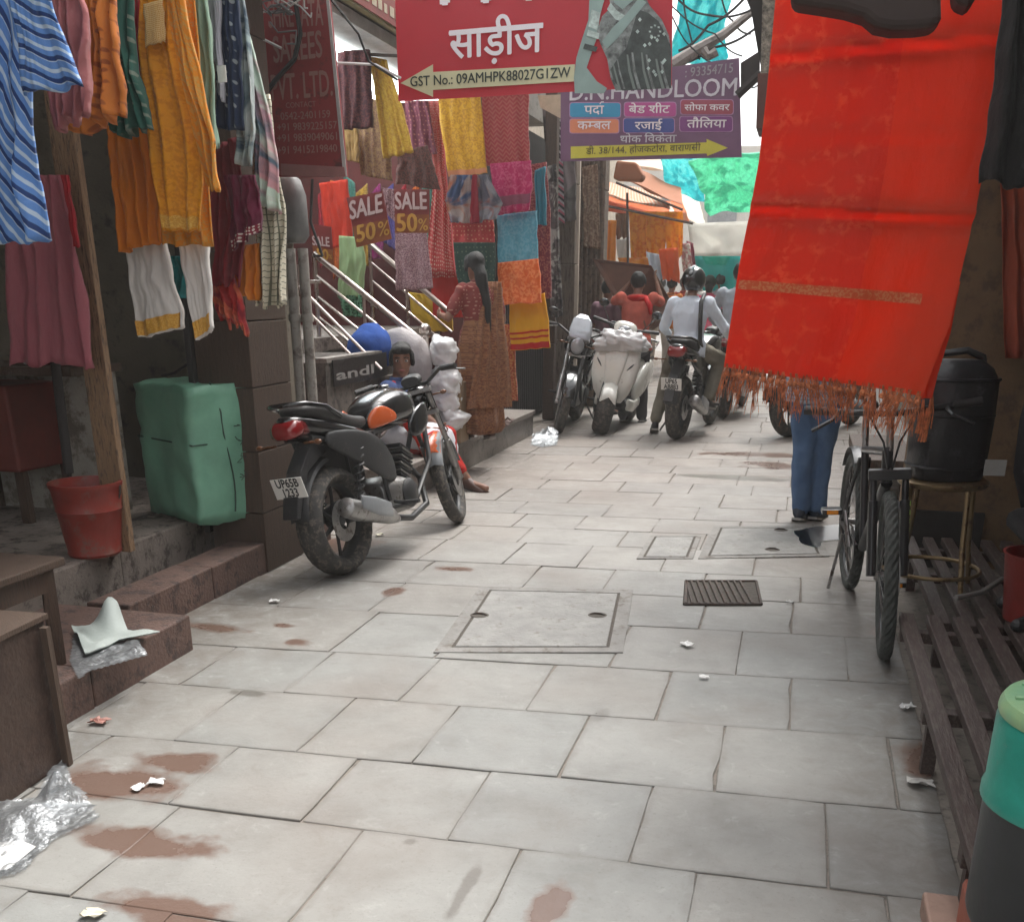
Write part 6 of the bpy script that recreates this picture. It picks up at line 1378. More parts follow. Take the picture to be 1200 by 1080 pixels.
    q = MB(); q.secs([(-.05, -.235, .41, .008, .04), (.1, -.237, .36, .008, .055), (.27, -.228, .31, .008, .045)], n=12); B(q, 'heat_shield', M_GRYP, bevel=.003, smooth=True)
    q = MB(); q.tube([(.52, .13, .28), (.5, .26, .1), (.5, .32, -.0)], .011, n=6); B(q, 'side_stand', M_BLKM)
    # chain cover, rear fender, plate bracket
    q = MB(); q.secs([(-.05, .1, .33, .012, .03), (.2, .1, .36, .012, .04), (.45, .1, .37, .012, .04)], n=10); B(q, 'chain_cover', M_BLKM, bevel=.004, smooth=True)
    q = MB(); n = 14; ri = [[(-(.345)*math.cos(a)*1.0, y, .31+(.355)*math.sin(a)+dz) for y, dz in ((-.06, -.01), (-.05, .008), (0, .016), (.05, .008), (.06, -.01), (.05, -.006), (0, .004), (-.05, -.006))] for a in [math.radians(10+75*k/n) for k in range(n+1)]]; q.loft(ri); B(q, 'rear_mudguard', M_BLKM, smooth=True)
    q = MB(); q.prism([(-.16, -.06, .78), (-.3, -.05, .64), (-.37, -.04, .5), (-.41, -.04, .40), (-.38, -.04, .39), (-.32, -.04, .5), (-.24, -.05, .62), (-.06, -.05, .7)], (0, .1, 0)); B(q, 'plate_bracket', M_BLKM, bevel=.006)
    Rp = Matrix(((0, -.28, -.96), (-1, 0, 0), (0, .96, -.28))); 
    plate(t, Vector((-.375, 0, .56)), .2, .115, Rp, l1, l2)
    # bodywork
    q = MB(); q.secs([(.42, 0, .80, .08, .045), (.5, 0, .835, .12, .08), (.62, 0, .865, .155, .11), (.78, 0, .875, .175, .12), (.9, 0, .865, .16, .115), (1.0, 0, .84, .1, .085), (1.05, 0, .83, .05, .05)], n=24, p=2.6); o = B(q, 'fuel_tank', tank, sub=1, smooth='all')
    if accent: q = MB(); q.secs([(.74, .075, .957, .04, .02), (.86, .08, .947, .045, .02), (.99, .06, .90, .03, .015)], n=12); q.secs([(.74, -.075, .957, .04, .02), (.86, -.08, .947, .045, .02), (.99, -.06, .90, .03, .015)], n=12); B(q, 'tank_stripe', accent, sub=1, smooth='all')
    q = MB(); q.lathe([(.04, .0), (.045, .01), (.04, .018), (.01, .02)], c=(.8, 0, .99), n=20); B(q, 'filler_cap', M_CHR, smooth=True)
    if accent:
        for s in (-1, 1):
            q = MB(); q.secs([(.41, .085*s, .80, .012, .03), (.45, .105*s, .825, .018, .055), (.50, .128*s, .84, .014, .065), (.56, .148*s, .835, .01, .05), (.64, .163*s, .82, .005, .02)], n=14); B(q, 'tank_flash', accent, sub=1, smooth='all')
            q = MB(); q.secs([(.8, .13*s, .72, .02, .05), (.92, .155*s, .76, .025, .1), (1.04, .15*s, .8, .018, .08), (1.1, .12*s, .82, .01, .03)], n=12); B(q, 'tank_shroud', tank, sub=1, smooth='all')
    q = MB(); q.secs([(-.24, 0, .94, .07, .02), (-.17, 0, .945, .11, .04), (.0, 0, .91, .13, .055), (.14, 0, .85, .125, .05), (.3, 0, .82, .12, .045), (.45, 0, .83, .08, .03)], n=20, p=3); B(q, 'seat', M_SEATB, sub=1, smooth='all')
    q = MB(); q.secs([(-.33, 0, .90, .03, .02), (-.27, 0, .885, .08, .05), (-.12, 0, .85, .125, .06), (.1, 0, .8, .135, .06), (.3, 0, .75, .13, .06), (.42, 0, .72, .1, .05)], n=20, p=2.6); B(q, 'tail_cowl', tank, sub=1, smooth='all')
    for s in (-1, 1):
        q = MB(); q.secs([(-.12, .11*s, .78, .02, .04), (.08, .13*s, .73, .02, .08), (.28, .138*s, .66, .02, .12), (.42, .13*s, .6, .018, .13), (.52, .12*s, .55, .014, .11), (.6, .11*s, .5, .01, .05)], n=16, p=3.2); B(q, 'side_panel', M_BLKM if accent else tank, sub=1, smooth='all')
        q = MB(); q.tube([(.06, .13*s, .88), (-.1, .15*s, .95), (-.24, .12*s, .98), (-.31, .05*s, .985), (-.31, 0, .985)], .013, n=8); B(q, 'grab_rail', M_BLK, smooth=True)
        q = MB(); q.tube([(-.28, .09*s, .78), (-.3, .17*s, .78)], .007, n=6); q.ell((-.3, .19*s, .78), (.016, .024, .014)); B(q, 'rear_indicator', M_AMBD, smooth='all')
    q = MB(); q.secs([(-.35, 0, .85, .04, .02), (-.34, 0, .85, .075, .042), (-.29, 0, .86, .088, .052), (-.2, 0, .86, .09, .05)], n=18, p=3); B(q, 'tail_lamp', M_TAIL, smooth='all')
    # front end, steered
    axle = Vector((wb, 0, .30))
    for s in (-1, 1):
        q = MB(); up_ = axle+ax*.66; q.tube([axle+Vector((0, .085*s, 0)), axle+ax*.3+Vector((0, .085*s, 0)), ], .026, n=10); q.tube([axle+ax*.3+Vector((0, .085*s, 0)), up_+Vector((-.05, .085*s, 0))], .017, n=10); sx(q); B(q, 'fork_leg', M_BLKM if s > 0 else M_ALU, smooth=True)
    top = axle+ax*.68+Vector((-.05, 0, 0))
    q = MB(); q.box(top, (.07, .23, .03)); q.box(top-ax*.16, (.07, .22, .03)); sx(q); B(q, 'fork_yoke', M_ALU, bevel=.006)
    q = MB(); q.tube([top+Vector((-.16, .33, .09)), top+Vector((-.08, .22, .10)), top+Vector((0, .1, .04)), top+Vector((0, -.1, .04)), top+Vector((-.08, -.22, .10)), top+Vector((-.16, -.33, .09))], .012, n=8); sx(q); B(q, 'handlebar', M_BLKM, smooth=True)
    for s in (-1, 1):
        q = MB(); q.tube([top+Vector((-.165, .34*s, .09)), top+Vector((-.1, .235*s, .1))], .018, n=8); sx(q); B(q, 'grip', M_SEATB, smooth=True)
        q = MB(); q.tube([top+Vector((-.06, .24*s, .09)), top+Vector((-.0, .3*s, .08)), top+Vector((-.06, .38*s, .06))], .006, n=6); sx(q); B(q, 'lever', M_ALU, smooth=True)
        if mirrors: q = MB(); q.tube([top+Vector((-.06, .23*s, .1)), top+Vector((.0, .3*s, .2))], .006, n=6); q.ell(top+Vector((.0, .32*s, .23)), (.012, .055, .034)); sx(q); B(q, 'mirror', M_BLK, smooth='all')
        q = MB(); q.tube([top+Vector((.1, .08*s, -.04)), top+Vector((.1, .16*s, -.04))], .006, n=6); q.ell(top+Vector((.1, .17*s, -.04)), (.016, .022, .014)); sx(q); B(q, 'front_indicator', M_AMBD, smooth='all')
    q = MB(); hc = top+Vector((.08, 0, -.05)); q.ell(hc, (.09, .085, .10), n=20, m=12, fn=lambda p: Vector((min(p.x, .06), p.y, p.z))); sx(q); B(q, 'headlamp_shell', tank, smooth='all')
    q = MB(); q.ell(hc+Vector((.055, 0, 0)), (.022, .07, .084), n=20, m=12); sx(q); B(q, 'headlight', M_GLS, smooth='all')
    if scr:
        q = MB(); q.secs([(top.x+.14, 0, top.z+.02, .11, .02), (top.x+.08, 0, top.z+.1, .12, .015), (top.x+.02, 0, top.z+.2, .1, .01), (top.x-.02, 0, top.z+.25, .05, .006)], n=16); sx(q); B(q, 'windscreen', M_GLS, smooth='all')
    q = MB(); q.secs([(top.x-.05, .0, top.z+.07, .06, .03), (top.x+.03, 0, top.z+.08, .07, .04)], n=14); sx(q); B(q, 'instrument', M_BLKM, smooth=True)
    q = MB(); n = 14; rr_ = .335; ri = [[(wb+rr_*math.cos(a)*1., y, .30+rr_*math.sin(a)+dz) for y, dz in ((-.06, -.02), (-.05, .004), (0, .014), (.05, .004), (.06, -.02), (.048, -.01), (0, .002), (-.048, -.01))] for a in [math.radians(20+135*k/n) for k in range(n+1)]]; q.loft(ri); sx(q); B(q, 'front_mudguard', fend, smooth=True)
    if accent:
        q = MB(); ri = [[(wb+(rr_+.004)*math.cos(a), y, .30+(rr_+.004)*math.sin(a)+dz) for y, dz in ((-.055, -.008), (0, .016), (.055, -.008), (0, .006))] for a in [math.radians(80+60*k/6) for k in range(7)]]; q.loft(ri); sx(q); B(q, 'mudguard_flash', accent, smooth=True)
    q = MB(); q.tube([top+Vector((0, .1, .04)), top+Vector((.1, .12, -.1)), Vector((wb-.1, .08, .6)), (wb-.3, .06, .7)], .004, n=5); q.tube([top+Vector((0, -.1, .04)), top+Vector((.12, -.1, -.15)), axle+Vector((-.05, -.1, .15))], .004, n=5); sx(q); B(q, 'cable', M_BLKM, smooth=True)
    return t
a = G(405, 672); b = G(545, 608)
rz = math.atan2(b.y-a.y, b.x-a.x)
motorcycle('black and orange motorcycle parked on its stand in the left foreground, seen from behind', (a.x, a.y, 0), rz, mirrors=False, lean=math.radians(-9), steer=math.radians(17), l1='UP65B', l2='1233', wb=1.52, scale=.905)
a = G(655, 508)
motorcycle('dark motorcycle with a small windscreen parked nose-on left of the white scooter', (a.x-.12, a.y+1.36, 0), math.radians(-90+5), lean=math.radians(-9), steer=math.radians(10), accent=None, fend=M_BLK, l1='', l2='', scr=True)
a = G(792, 515); b = PY(826, 490, a.y+1.3)
RB = motorcycle('black motorcycle with red tail lamp being ridden away by a man in a white shirt', (a.x, a.y+.05, 0), math.radians(90-9), lean=math.radians(2), accent=None, fend=M_BLK, l1='UP65', l2='AB883', name='ridden_motorcycle')
RBrz = math.radians(90-9)
# second, mostly hidden motorcycle and its rider
motorcycle('second ridden motorcycle half hidden by the red cloth', (PY(848, 470, 12.6).x, 12.6, 0), math.radians(84), accent=None, fend=M_BLK, l1='', l2='', name='ridden_motorcycle')
bz = G(925, 512)
motorcycle('parked motorcycle whose wheel shows behind the man in jeans', (bz.x, bz.y, 0), math.radians(62), lean=math.radians(-8), accent=None, fend=M_BLK, l1='', l2='')
# riders (y forward in person space)
def rider(label, base, rz, shirt, trousers, helmet, footdown=True, scale=1., bag=False):
    # seat height .82 ; person origin under the hips
    J = dict(pel=(0, 0, .93), wai=(0, .03, 1.07), che=(0, .06, 1.25), top=(0, .07, 1.37), nec=(0, .09, 1.43), hea=(0, .12, 1.56), hL=(-.1, .02, .9), hR=(.1, .02, .9),
             kL=(-.27, .3, .66), aL=(-.34, .12, .12), tL=(-.4, .28, .04), kR=(.27, .42, .78), aR=(.21, .22, .38), tR=(.23, .38, .33),
             sL=(-.185, .07, 1.355), sR=(.185, .07, 1.355), eL=(-.32, .2, 1.12), eR=(.34, .2, 1.12), wL=(-.33, .48, 1.02), wR=(.33, .48, 1.02))
    t, j, hp = person(label, base, rz, J, shirt=shirt, sleeve=1.8, trousers=trousers, tl=.92, hair=None if helmet else 'short', scale=scale, wide=1.08, grip=True)
    if helmet:
        q = MB(); H = vv(j['hea']); q.ell(H+Vector((0, -.005, .03)), (.125, .145, .135), n=28, m=18, fn=lambda p: Vector((p.x, p.y, max(p.z, -.105)))); q.build('helmet', helmet, t, smooth='all')
        q = MB(); q.secs([(-.15, 0, H.z+.09, .018, .012), (0, 0, H.z+.168, .022, .006), (.1, 0, H.z+.14, .018, .006)], axis='Y'); q.v = [p+Vector((0, H.y, 0)) for p in q.v]; q.build('helmet_stripe', M_GRYP, t, smooth='all')
    if bag:
        q = MB(); q.tube([(-.1, -.02, 1.42), (.0, -.06, 1.3), (.1, -.07, 1.15), (.19, -.03, .96)], .014, n=6) if False else q.tube([(.13, .1, 1.45), (.14, -.06, 1.38), (.15, -.09, 1.2), (.16, -.09, 1.0), (.17, -.03, .9)], .022, n=6); q.build('bag_strap', M_BLKM, t, smooth='all')
    return t
d = Vector((math.cos(RBrz), math.sin(RBrz), 0)); base = Vector((a.x, a.y+.05, 0))+d*.2
rider('man in a pale blue-white shirt and black helmet riding the motorcycle away, one foot down', base, RBrz-pi/2, cloth_m('pale_blue_shirt', (.66, .72, .80), var=.04), cloth_m('khaki_trousers', (.20, .18, .14)), M_BLK, bag=True, scale=.94)
rider('bareheaded man in light grey on the second motorcycle beside the red cloth', Vector((PY(851, 470, 12.6).x+.03, 12.85, 0)), math.radians(-6), cloth_m('light_grey_shirt', (.42, .45, .50)), cloth_m('dark_trousers_b', (.04, .04, .05)), None, scale=1.0)

# ------------------------------------------------------------------ scooter
def scooter():
    a = G(703, 508); b = G(762, 478)
    rz = math.atan2(a.y-b.y, a.x-b.x); L_ = 1.24
    org = Vector((a.x, a.y, 0))-Vector((math.cos(rz), math.sin(rz), 0))*L_
    t = empty('parked_scooter', org, label='white scooter with a plastic-wrapped handlebar parked nose-on in the lane', cat='scooter', rot=(Matrix.Rotation(rz, 3, 'Z')@Matrix.Rotation(math.radians(-9), 3, 'X')).to_euler())
    head = Vector((1.02, 0, .8)); ax = Vector((-.35, 0, 1)).normalized(); S_ = Matrix.Rotation(math.radians(14), 3, ax); st = (S_, head)
    wheel(t, 0, r=.24, w=.08, spokes=5, rimr=.14, disc=False); wheel(t, 1.24, r=.245, w=.09, spokes=5, rimr=.14, steer=st, name='front_wheel', disc=False)
    def sx(mb): mb.v = [head+S_@(p-head) for p in mb.v]; return mb
    B = lambda mb, n, m, **k: mb.build(n, m, t, **k)
    q = MB(); q.secs([(.3, 0, 1.16-.83, .1, .03), (.42, 0, .27, .17, .04), (.9, 0, .26, .17, .04), (1.0, 0, .32, .15, .05)], n=18, p=3.5); B(q, 'floorboard', M_BLKM, bevel=.006)
    # leg shield / front apron (sections by height)
    q = MB(); q.secs([(.32, 1.06, 0, .05, .12), (.42, 1.09, 0, .055, .19), (.56, 1.095, 0, .06, .235), (.72, 1.07, 0, .06, .25), (.84, 1.03, 0, .055, .225), (.92, 1.0, 0, .045, .15), (.95, .99, 0, .03, .1)], axis='Z', n=32, p=3.4); B(q, 'front_apron', M_WHP, smooth=True, bevel=.006)
    q = MB(); q.secs([(.4, 1.135, 0, .03, .05), (.55, 1.15, 0, .03, .085), (.7, 1.13, 0, .028, .11), (.85, 1.08, 0, .026, .12), (.93, 1.04, 0, .02, .09)], axis='Z', n=20, p=3); B(q, 'centre_panel', M_WHP, smooth=True)
    q = MB(); q.secs([(.34, 1.0, 0, .02, .12), (.6, 1.01, 0, .02, .2), (.85, .96, 0, .02, .17)], axis='Z', n=16); B(q, 'inner_shield', M_BLKM, smooth='all')
    q = MB(); n = 12; ri = [[(1.24+.27*math.cos(a_), y, .235+.27*math.sin(a_)+dz) for y, dz in ((-.085, -.05), (-.07, .0), (0, .025), (.07, .0), (.085, -.05), (.07, -.05), (0, .005), (-.07, -.05))] for a_ in [math.radians(38+105*k/n) for k in range(n+1)]]; q.loft(ri); sx(q); B(q, 'front_mudguard', M_WHP, smooth=True)
    for s in (-1, 1):
        q = MB(); q.tube([(1.24, .075*s, .235), (1.12, .07*s, .5)], .02, n=8); sx(q); B(q, 'fork_leg', M_BLKM, smooth=True)
        q = MB(); q.secs([(1.10, .155*s, .68, .012, .05), (1.135, .155*s, .68, .014, .055), (1.145, .155*s, .68, .006, .045)], n=12, p=1.6)
        q.v = [Vector((p.x-abs(p.y)*.05, p.y+(p.z-.68)*.8*s, p.z)) for p in q.v]; B(q, 'front_indicator', mat('dark_lens', (.03, .03, .032), rough=.3), smooth='all')
        q = MB(); q.secs([(.3, .15*s, .27, .02, .05), (.6, .165*s, .25, .02, .06), (.95, .17*s, .3, .02, .06)], n=12); B(q, 'floor_side', M_WHP, smooth='all')
        q = MB(); q.secs([(-.3, .1*s, .6, .03, .06), (-.1, .13*s, .56, .06, .15), (.15, .13*s, .52, .07, .19), (.35, .12*s, .44, .05, .16), (.46, .11*s, .36, .03, .1)], n=18); B(q, 'side_panel', M_WHP, sub=1, smooth='all')
    q = MB(); q.secs([(-.3, 0, .76, .08, .03), (-.15, 0, .79, .14, .05), (.1, 0, .8, .15, .05), (.35, 0, .77, .12, .05), (.45, 0, .74, .07, .03)], n=20, p=3); B(q, 'seat', M_SEATB, sub=1, smooth='all')
    q = MB(); q.secs([(-.4, 0, .66, .03, .03), (-.2, 0, .68, .12, .06), (.2, 0, .68, .13, .06), (.4, 0, .62, .1, .06)], n=18); B(q, 'tail_body', M_WHP, sub=1, smooth='all')
    q = MB(); q.secs([(-.1, 0, .3, .09, .07), (.2, 0, .3, .1, .09), (.4, 0, .3, .07, .06)], n=14); B(q, 'engine', M_ALU, smooth=True)
    q = MB(); q.tube([(-.2, -.16, .3), (.15, -.17, .27)], [.05, .045], n=12); B(q, 'silencer', M_BLKM, smooth=True)
    q = MB(); q.secs([(.86, 0, 1.03, .05, .03), (.93, 0, 1.05, .12, .07), (1.0, 0, 1.04, .13, .085), (1.07, 0, 1.02, .08, .06)], n=20); sx(q); B(q, 'handlebar_cowl', M_WHP, sub=1, smooth='all')
    q = MB(); q.ell((1.06, 0, 1.03), (.03, .075, .05), n=18); sx(q); B(q, 'headlight', M_GLS, smooth='all')
    q = MB(); q.tube([(.86, .33, 1.07), (.93, .12, 1.05), (.93, -.12, 1.05), (.86, -.33, 1.07)], .012, n=8); sx(q); B(q, 'handlebar', M_BLKM, smooth=True)
    for s in (-1, 1):
        q = MB(); q.tube([(.855, .35*s, 1.07), (.885, .2*s, 1.06)], .018, n=8); sx(q); B(q, 'grip', M_SEATB, smooth=True)
        q = MB(); q.tube([(.93, .18*s, 1.07), (.96, .27*s, 1.2)], .006, n=6); q.ell((.96, .28*s, 1.24), (.015, .055, .04)); sx(q); B(q, 'mirror', M_BLK, smooth='all')
    q = MB(); q.tube([(-.1, .15, .83), (-.4, .12, .87), (-.46, 0, .88), (-.4, -.12, .87), (-.1, -.15, .83)], .013, n=8); B(q, 'grab_rail', M_CHR, smooth=True)
    Rp = Matrix(((0, .1, .99), (1, 0, 0), (0, .99, -.1))); plate(t, Vector((1.125, 0, .875)), .2, .07, Rp, 'UP65', '')
    return t, rz
t, rz = scooter()
# cloudy plastic bag wrapped over the scooter's handlebar: rests on it, a thing of its own
c = PY(730, 398, 10.9); mb = MB(); mb.ell((c.x, 10.95, c.z), (.27, .12, .10), n=64, m=40)
V = []
for p in mb.v:
    q = p-Vector((c.x, 10.95, c.z)); k = .85+.55*abs(noise.noise(q*7+Vector((3, 1, 0))))+.4*abs(noise.noise(q*17))+.1*noise.noise(q*40); V.append(Vector((c.x, 10.95, c.z))+Vector((q.x*k, q.y*k, q.z*k-.25*abs(q.x)*(.5 if q.x < 0 else .9))))
mb.v = V; tag(mb.build('plastic_cover', M_SACK, smooth='all'), 'crumpled white polythene cover pulled over the handlebar of the white scooter', 'cover')
film('plastic_bag', 'crumpled clear plastic bag on the ground by the dark motorcycle wheel', [(622, 521), (628, 508), (640, 505), (655, 512), (652, 522), (635, 524)], .05, M_FILM, seed=8, n=30, ridge=((645, 514, .1, .1), (630, 516, .05, .08)))

# ------------------------------------------------------------------ bicycle
def bicycle():
    f = G(1030, 766); r_ = Vector((.345, 5.27, 0)); 
    d = (f-r_); d.z = 0; d.normalize(); L_ = 1.06; org = f-d*L_
    rz = math.atan2(d.y, d.x)
    t = empty('bicycle', org, label='black mountain bicycle with orange pedal reflectors parked facing the camera on the right', cat='bicycle', rot=(Matrix.Rotation(rz, 3, 'Z')@Matrix.Rotation(math.radians(3), 3, 'X')).to_euler())
    head = Vector((.98, 0, .8)); ax = Vector((-.3, 0, 1)).normalized(); S_ = Matrix.Rotation(math.radians(-6), 3, ax)
    M_BF = mat('matt_black_frame', (.018, .018, .02), rough=.35, coat=.3)
    M_BT = mat('grey_knobbly_tyre', (.055, .06, .055), rough=.85, scale=20, bump=.5, var=.3)
    def sx(mb): mb.v = [head+S_@(p-head) for p in mb.v]; return mb
    for x, nm, steer in ((0, 'wheel', False), (L_, 'front_wheel', True)):
        c = Vector((x, 0, .33)); g = (lambda m: sx(m)) if steer else (lambda m: m)
        q = MB(); q.torus(c, .285, .011, n=56, m=8, sx=1.2); W_ = g(q).build(nm, M_BF, t, smooth=True)
        q = MB(); q.torus(c, .307, .026, n=96, m=12, fn=lambda qq, w, i, k: (qq+(.005 if (i % 2 == k % 2 and qq > .3) else 0), w)); g(q).build('tyre', M_BT, W_, smooth=False)
        q = MB(); q.lathe([(.012, -.05), (.022, -.035), (.014, 0), (.022, .035), (.012, .05)], c=c, axis='Y', n=14); g(q).build('hub', M_ALU, W_, smooth=True)
        for k in range(28):
            a = 2*pi*k/28; s = 1 if k % 2 else -1; q = MB(); q.tube([c+Vector((.02*math.cos(a+1), .03*s, .02*math.sin(a+1))), c+Vector((.28*math.cos(a), 0, .28*math.sin(a)))], .0014, n=4, cap=False); g(q).build('spoke', M_ALU, W_)
        q = MB(); q.lathe([(.05, -.001), (.08, -.001), (.08, .001), (.05, .001)], c=c+Vector((0, .045, 0)), axis='Y', n=24, closed=True); g(q).build('brake_disc', M_ALU, W_)
    B = lambda mb, n, m, **k: mb.build(n, m, t, **k)
    q = MB(); bb = Vector((.42, 0, .3)); sc_ = Vector((.28, 0, .72)); hd0 = Vector((.93, 0, .68)); hd1 = Vector((.9, 0, .8))
    for p0, p1, r0 in ((bb, sc_, .017), (sc_, hd1, .018), (bb, hd0, .024), (hd0, hd1, .022)): q.tube([p0, p1], r0, n=10)
    for s in (-1, 1): q.tube([(0, .05*s, .33), bb+Vector((0, .03*s, 0))], .011, n=8); q.tube([(0, .05*s, .33), sc_+Vector((0, .02*s, -.04))], .009, n=8)
    B(q, 'frame', M_BF, smooth=True)
    q = MB()
    for s in (-1, 1): q.tube([(L_, .06*s, .33), (L_-.07, .06*s, .62)], .02, n=8); q.tube([(L_-.07, .06*s, .6), (L_-.1, .06*s, .72)], .014, n=8)
    q.box((L_-.1, 0, .72), (.05, .16, .04)); sx(q); B(q, 'suspension_fork', M_BF, bevel=.003)
    for k in range(7): mb = MB(); mb.box((L_-.055, .083-.004, .4+k*.035), (.012, .003, .018)); sx(mb); B(mb, 'decal', mat('lime_decal', (.35, .5, .12)))
    q = MB(); q.tube([(.885, 0, .8), (.87, 0, .92), (.93, 0, .95)], .015, n=8); sx(q); B(q, 'stem', M_ALU, smooth=True)
    q = MB(); q.tube([(.86, .32, .97), (.91, .1, .955), (.93, 0, .95), (.91, -.1, .955), (.86, -.32, .97)], .013, n=8); sx(q); B(q, 'handlebar', M_BF, smooth=True)
    for s in (-1, 1):
        q = MB(); q.tube([(.855, .33*s, .972), (.88, .22*s, .965)], .018, n=10); sx(q); B(q, 'grip', M_SEATB, smooth=True)
        q = MB(); q.tube([(.89, .2*s, .96), (.95, .22*s, .94), (.95, .3*s, .9)], .008, n=6); sx(q); B(q, 'brake_lever', M_BF, smooth=True)
        q = MB(); q.tube([(.9, .16*s, .96), (1.02, .1*s, .98), (1.0, .03*s, .85), (.96, .0, .7)], .0045, n=6); sx(q); B(q, 'cable', M_BF, smooth=True)
        an = math.radians(-65) if s > 0 else math.radians(115); cr = Vector((math.cos(an), 0, math.sin(an)))*.17; q = MB(); q.tube([bb+Vector((0, .06*s, 0)), bb+Vector((0, .08*s, 0))+cr], .011, n=8); B(q, 'crank', M_ALU, smooth=True)
        pc = bb+cr+Vector((0, .14*s, 0)); q = MB(); q.box(pc, (.08, .09, .025)); B(q, 'pedal', M_BF, bevel=.006); q = MB(); q.box(pc+Vector((.042, 0, 0)), (.004, .05, .016)); B(q, 'reflector', mat('orange_reflector', (.85, .3, .03), rough=.15, emit=0))
    q = MB(); q.lathe([(.06, -.002), (.095, -.002), (.095, .002), (.06, .002)], c=bb+Vector((0, -.05, 0)), axis='Y', n=28, closed=True); B(q, 'chainring', M_BF)
    q = MB(); q.tube([bb+Vector((0, -.05, .09)), Vector((0, -.05, .37)), Vector((-.04, -.05, .33)), Vector((0, -.05, .28)), bb+Vector((0, -.05, -.09))], .004, n=5); B(q, 'chain', M_IRON)
    q = MB(); q.secs([(.08, 0, .9, .075, .025), (.16, 0, .905, .07, .03), (.26, 0, .9, .03, .025), (.36, 0, .89, .018, .018)], n=16); B(q, 'saddle', M_SEATB, sub=1, smooth='all')
    q = MB(); q.tube([sc_, (.24, 0, .88)], .014, n=8); B(q, 'seat_post', M_ALU)
    q = MB(); q.tube([(.14, -.06, .3), (.12, -.11, .02)], .008, n=6); B(q, 'kickstand', M_ALU)
    q = MB(); n = 10; ri = [[(.36*math.cos(a_), y, .33+.36*math.sin(a_)+dz) for y, dz in ((-.03, 0), (0, .008), (.03, 0), (0, .003))] for a_ in [math.radians(60+80*k/n) for k in range(n+1)]]; q.loft(ri); B(q, 'rear_mudguard', M_BF, smooth=True)
    q = MB(); q.tube([(.74, .06, .55), (.62, .075, .45)], .035, n=12); B(q, 'bottle', mat('steel_bottle', (.3, .3, .32), rough=.3, metal=.6), smooth=True)
bicycle()
# ================================================================== RIGHT SIDE
M_TANW = mat('ochre_plaster', (.17, .105, .055), rough=.85, scale=2.5, wear=.35, wcol=(.11, .07, .045), bump=.3)
M_BLKC = mat('black_cloth', (.008, .007, .008), rough=.95, bump=.3)
t = empty('right_recess', (1.4, 5.9, 0), label='dim ochre plastered shop recess on the right behind the stool', cat='stall')
mb = MB(); mb.bb(.60, 2.7, 5.85, 6.0, 0, 3.2); mb.build('back_wall', M_TANW, t, world=True)
mb = MB(); mb.bb(.95, 2.9, -2.5, 6.0, 2.75, 2.85); mb.build('roof', M_DARK, t, world=True)  # unseen cover, added to keep light out of the recess
mb = MB(); mb.bb(2.6, 2.75, -2.5, 5.85, 0, 2.74); mb.build('side_wall', M_TANW, t, world=True)  # added out of view, blocks light from the side
mb = MB(); mb.bb(.60, 1.02, 5.82, 5.849, 0, .3); mb.build('skirting', M_DARK, t, world=True)
# reddish curtain at the far right of that wall
cloth('curtain', 'dull red curtain at the right edge of the ochre wall', 'curtain', [(1172, 200), (1178, 420)], [(1230, 200), (1230, 420)], 5.6, F('dull_red_curtain', (.30, .06, .03)), folds=3, amp=.03)
# awning above, dark underside, sagging front
t = empty('awning', (1.2, 3.4, 2.3), label='dark brown tarpaulin awning with a sagging edge above the hanging red cloth', cat='awning')
M_AWN = mat('dark_tarpaulin', (.035, .02, .016), rough=.75, bump=.4, bscale=8)
mb = MB(); nx, ny = 24, 14
for j in range(ny+1):
    for i in range(nx+1):
        u, v = i/nx, j/ny; x = .47+2.3*u; y = 2.4+3.55*v
        z = 2.42+.12*u+.06*math.sin(u*9+v*4)+.05*noise.noise(Vector((x*2, y*2, 0)))
        mb.v.append(Vector((x, y, z)))
for j in range(ny):
    for i in range(nx): mb.f.append((j*(nx+1)+i, j*(nx+1)+i+1, (j+1)*(nx+1)+i+1, (j+1)*(nx+1)+i))
k = len(mb.v); Fl = list(mb.f); mb.v += [p+Vector((0, 0, .015)) for p in mb.v]; mb.f += [tuple(q+k for q in f[::-1]) for f in Fl]
mb.build('canopy', M_AWN, t, world=True, smooth='all')
YA = 3.2
def roll(pts, Y, nm):
    a = [(x, y) for x, y in pts]; mb = MB(); mb.prism([PY(x, y, Y) for x, y in a], (0, .12, 0)); return mb.build(nm, M_AWN, t, world=True, bevel=.02, seg=3)
roll([(926, -30), (926, 3), (960, 8), (990, 13), (1012, 20), (1025, 31), (1045, 35), (1075, 34), (1098, 31), (1104, 20), (1103, -30)], YA-.1, 'folded_edge')
roll([(1118, -30), (1120, 2), (1134, 7), (1144, 3), (1148, -30)], YA-.05, 'folded_edge')
mb = MB(); mb.tube([PY(880, -35, 3.6), PY(1300, -30, 3.5)], .02, n=8); mb.build('pole', M_WOODD, t, world=True, smooth=True)
# the big red cloth
M_RC = fabric('vermilion_damask', (.72, .06, .022), 'damask', (.80, .13, .05), f=13, trans=.6, rough=.5, sheen=.1, wrinkle=.35, var=.06, thr=.9)
M_RCP = fabric('vermilion_plain', (.78, .085, .026), 'plain', trans=.6, rough=.5, sheen=.1, wrinkle=.3, var=.05)  # brighter red stands in for sun coming through this half
M_RG = fabric('dull_gold_band', (.66, .12, .04), 'damask', (.7, .24, .10), f=35, rough=.4, trans=.3)
YR = 3.35
TL_ = [(912, -40), (905, 40), (898, 110), (889, 190), (879, 245), (866, 310), (857, 370), (848, 430)]
TR_ = [(1188, -40), (1178, 40), (1168, 110), (1155, 190), (1143, 250), (1128, 310), (1112, 380), (1078, 462)]
root = empty('red_cloth', PY(960, 440, YR), label='large vermilion red saree with tasselled end hanging from the awning at right', cat='saree')
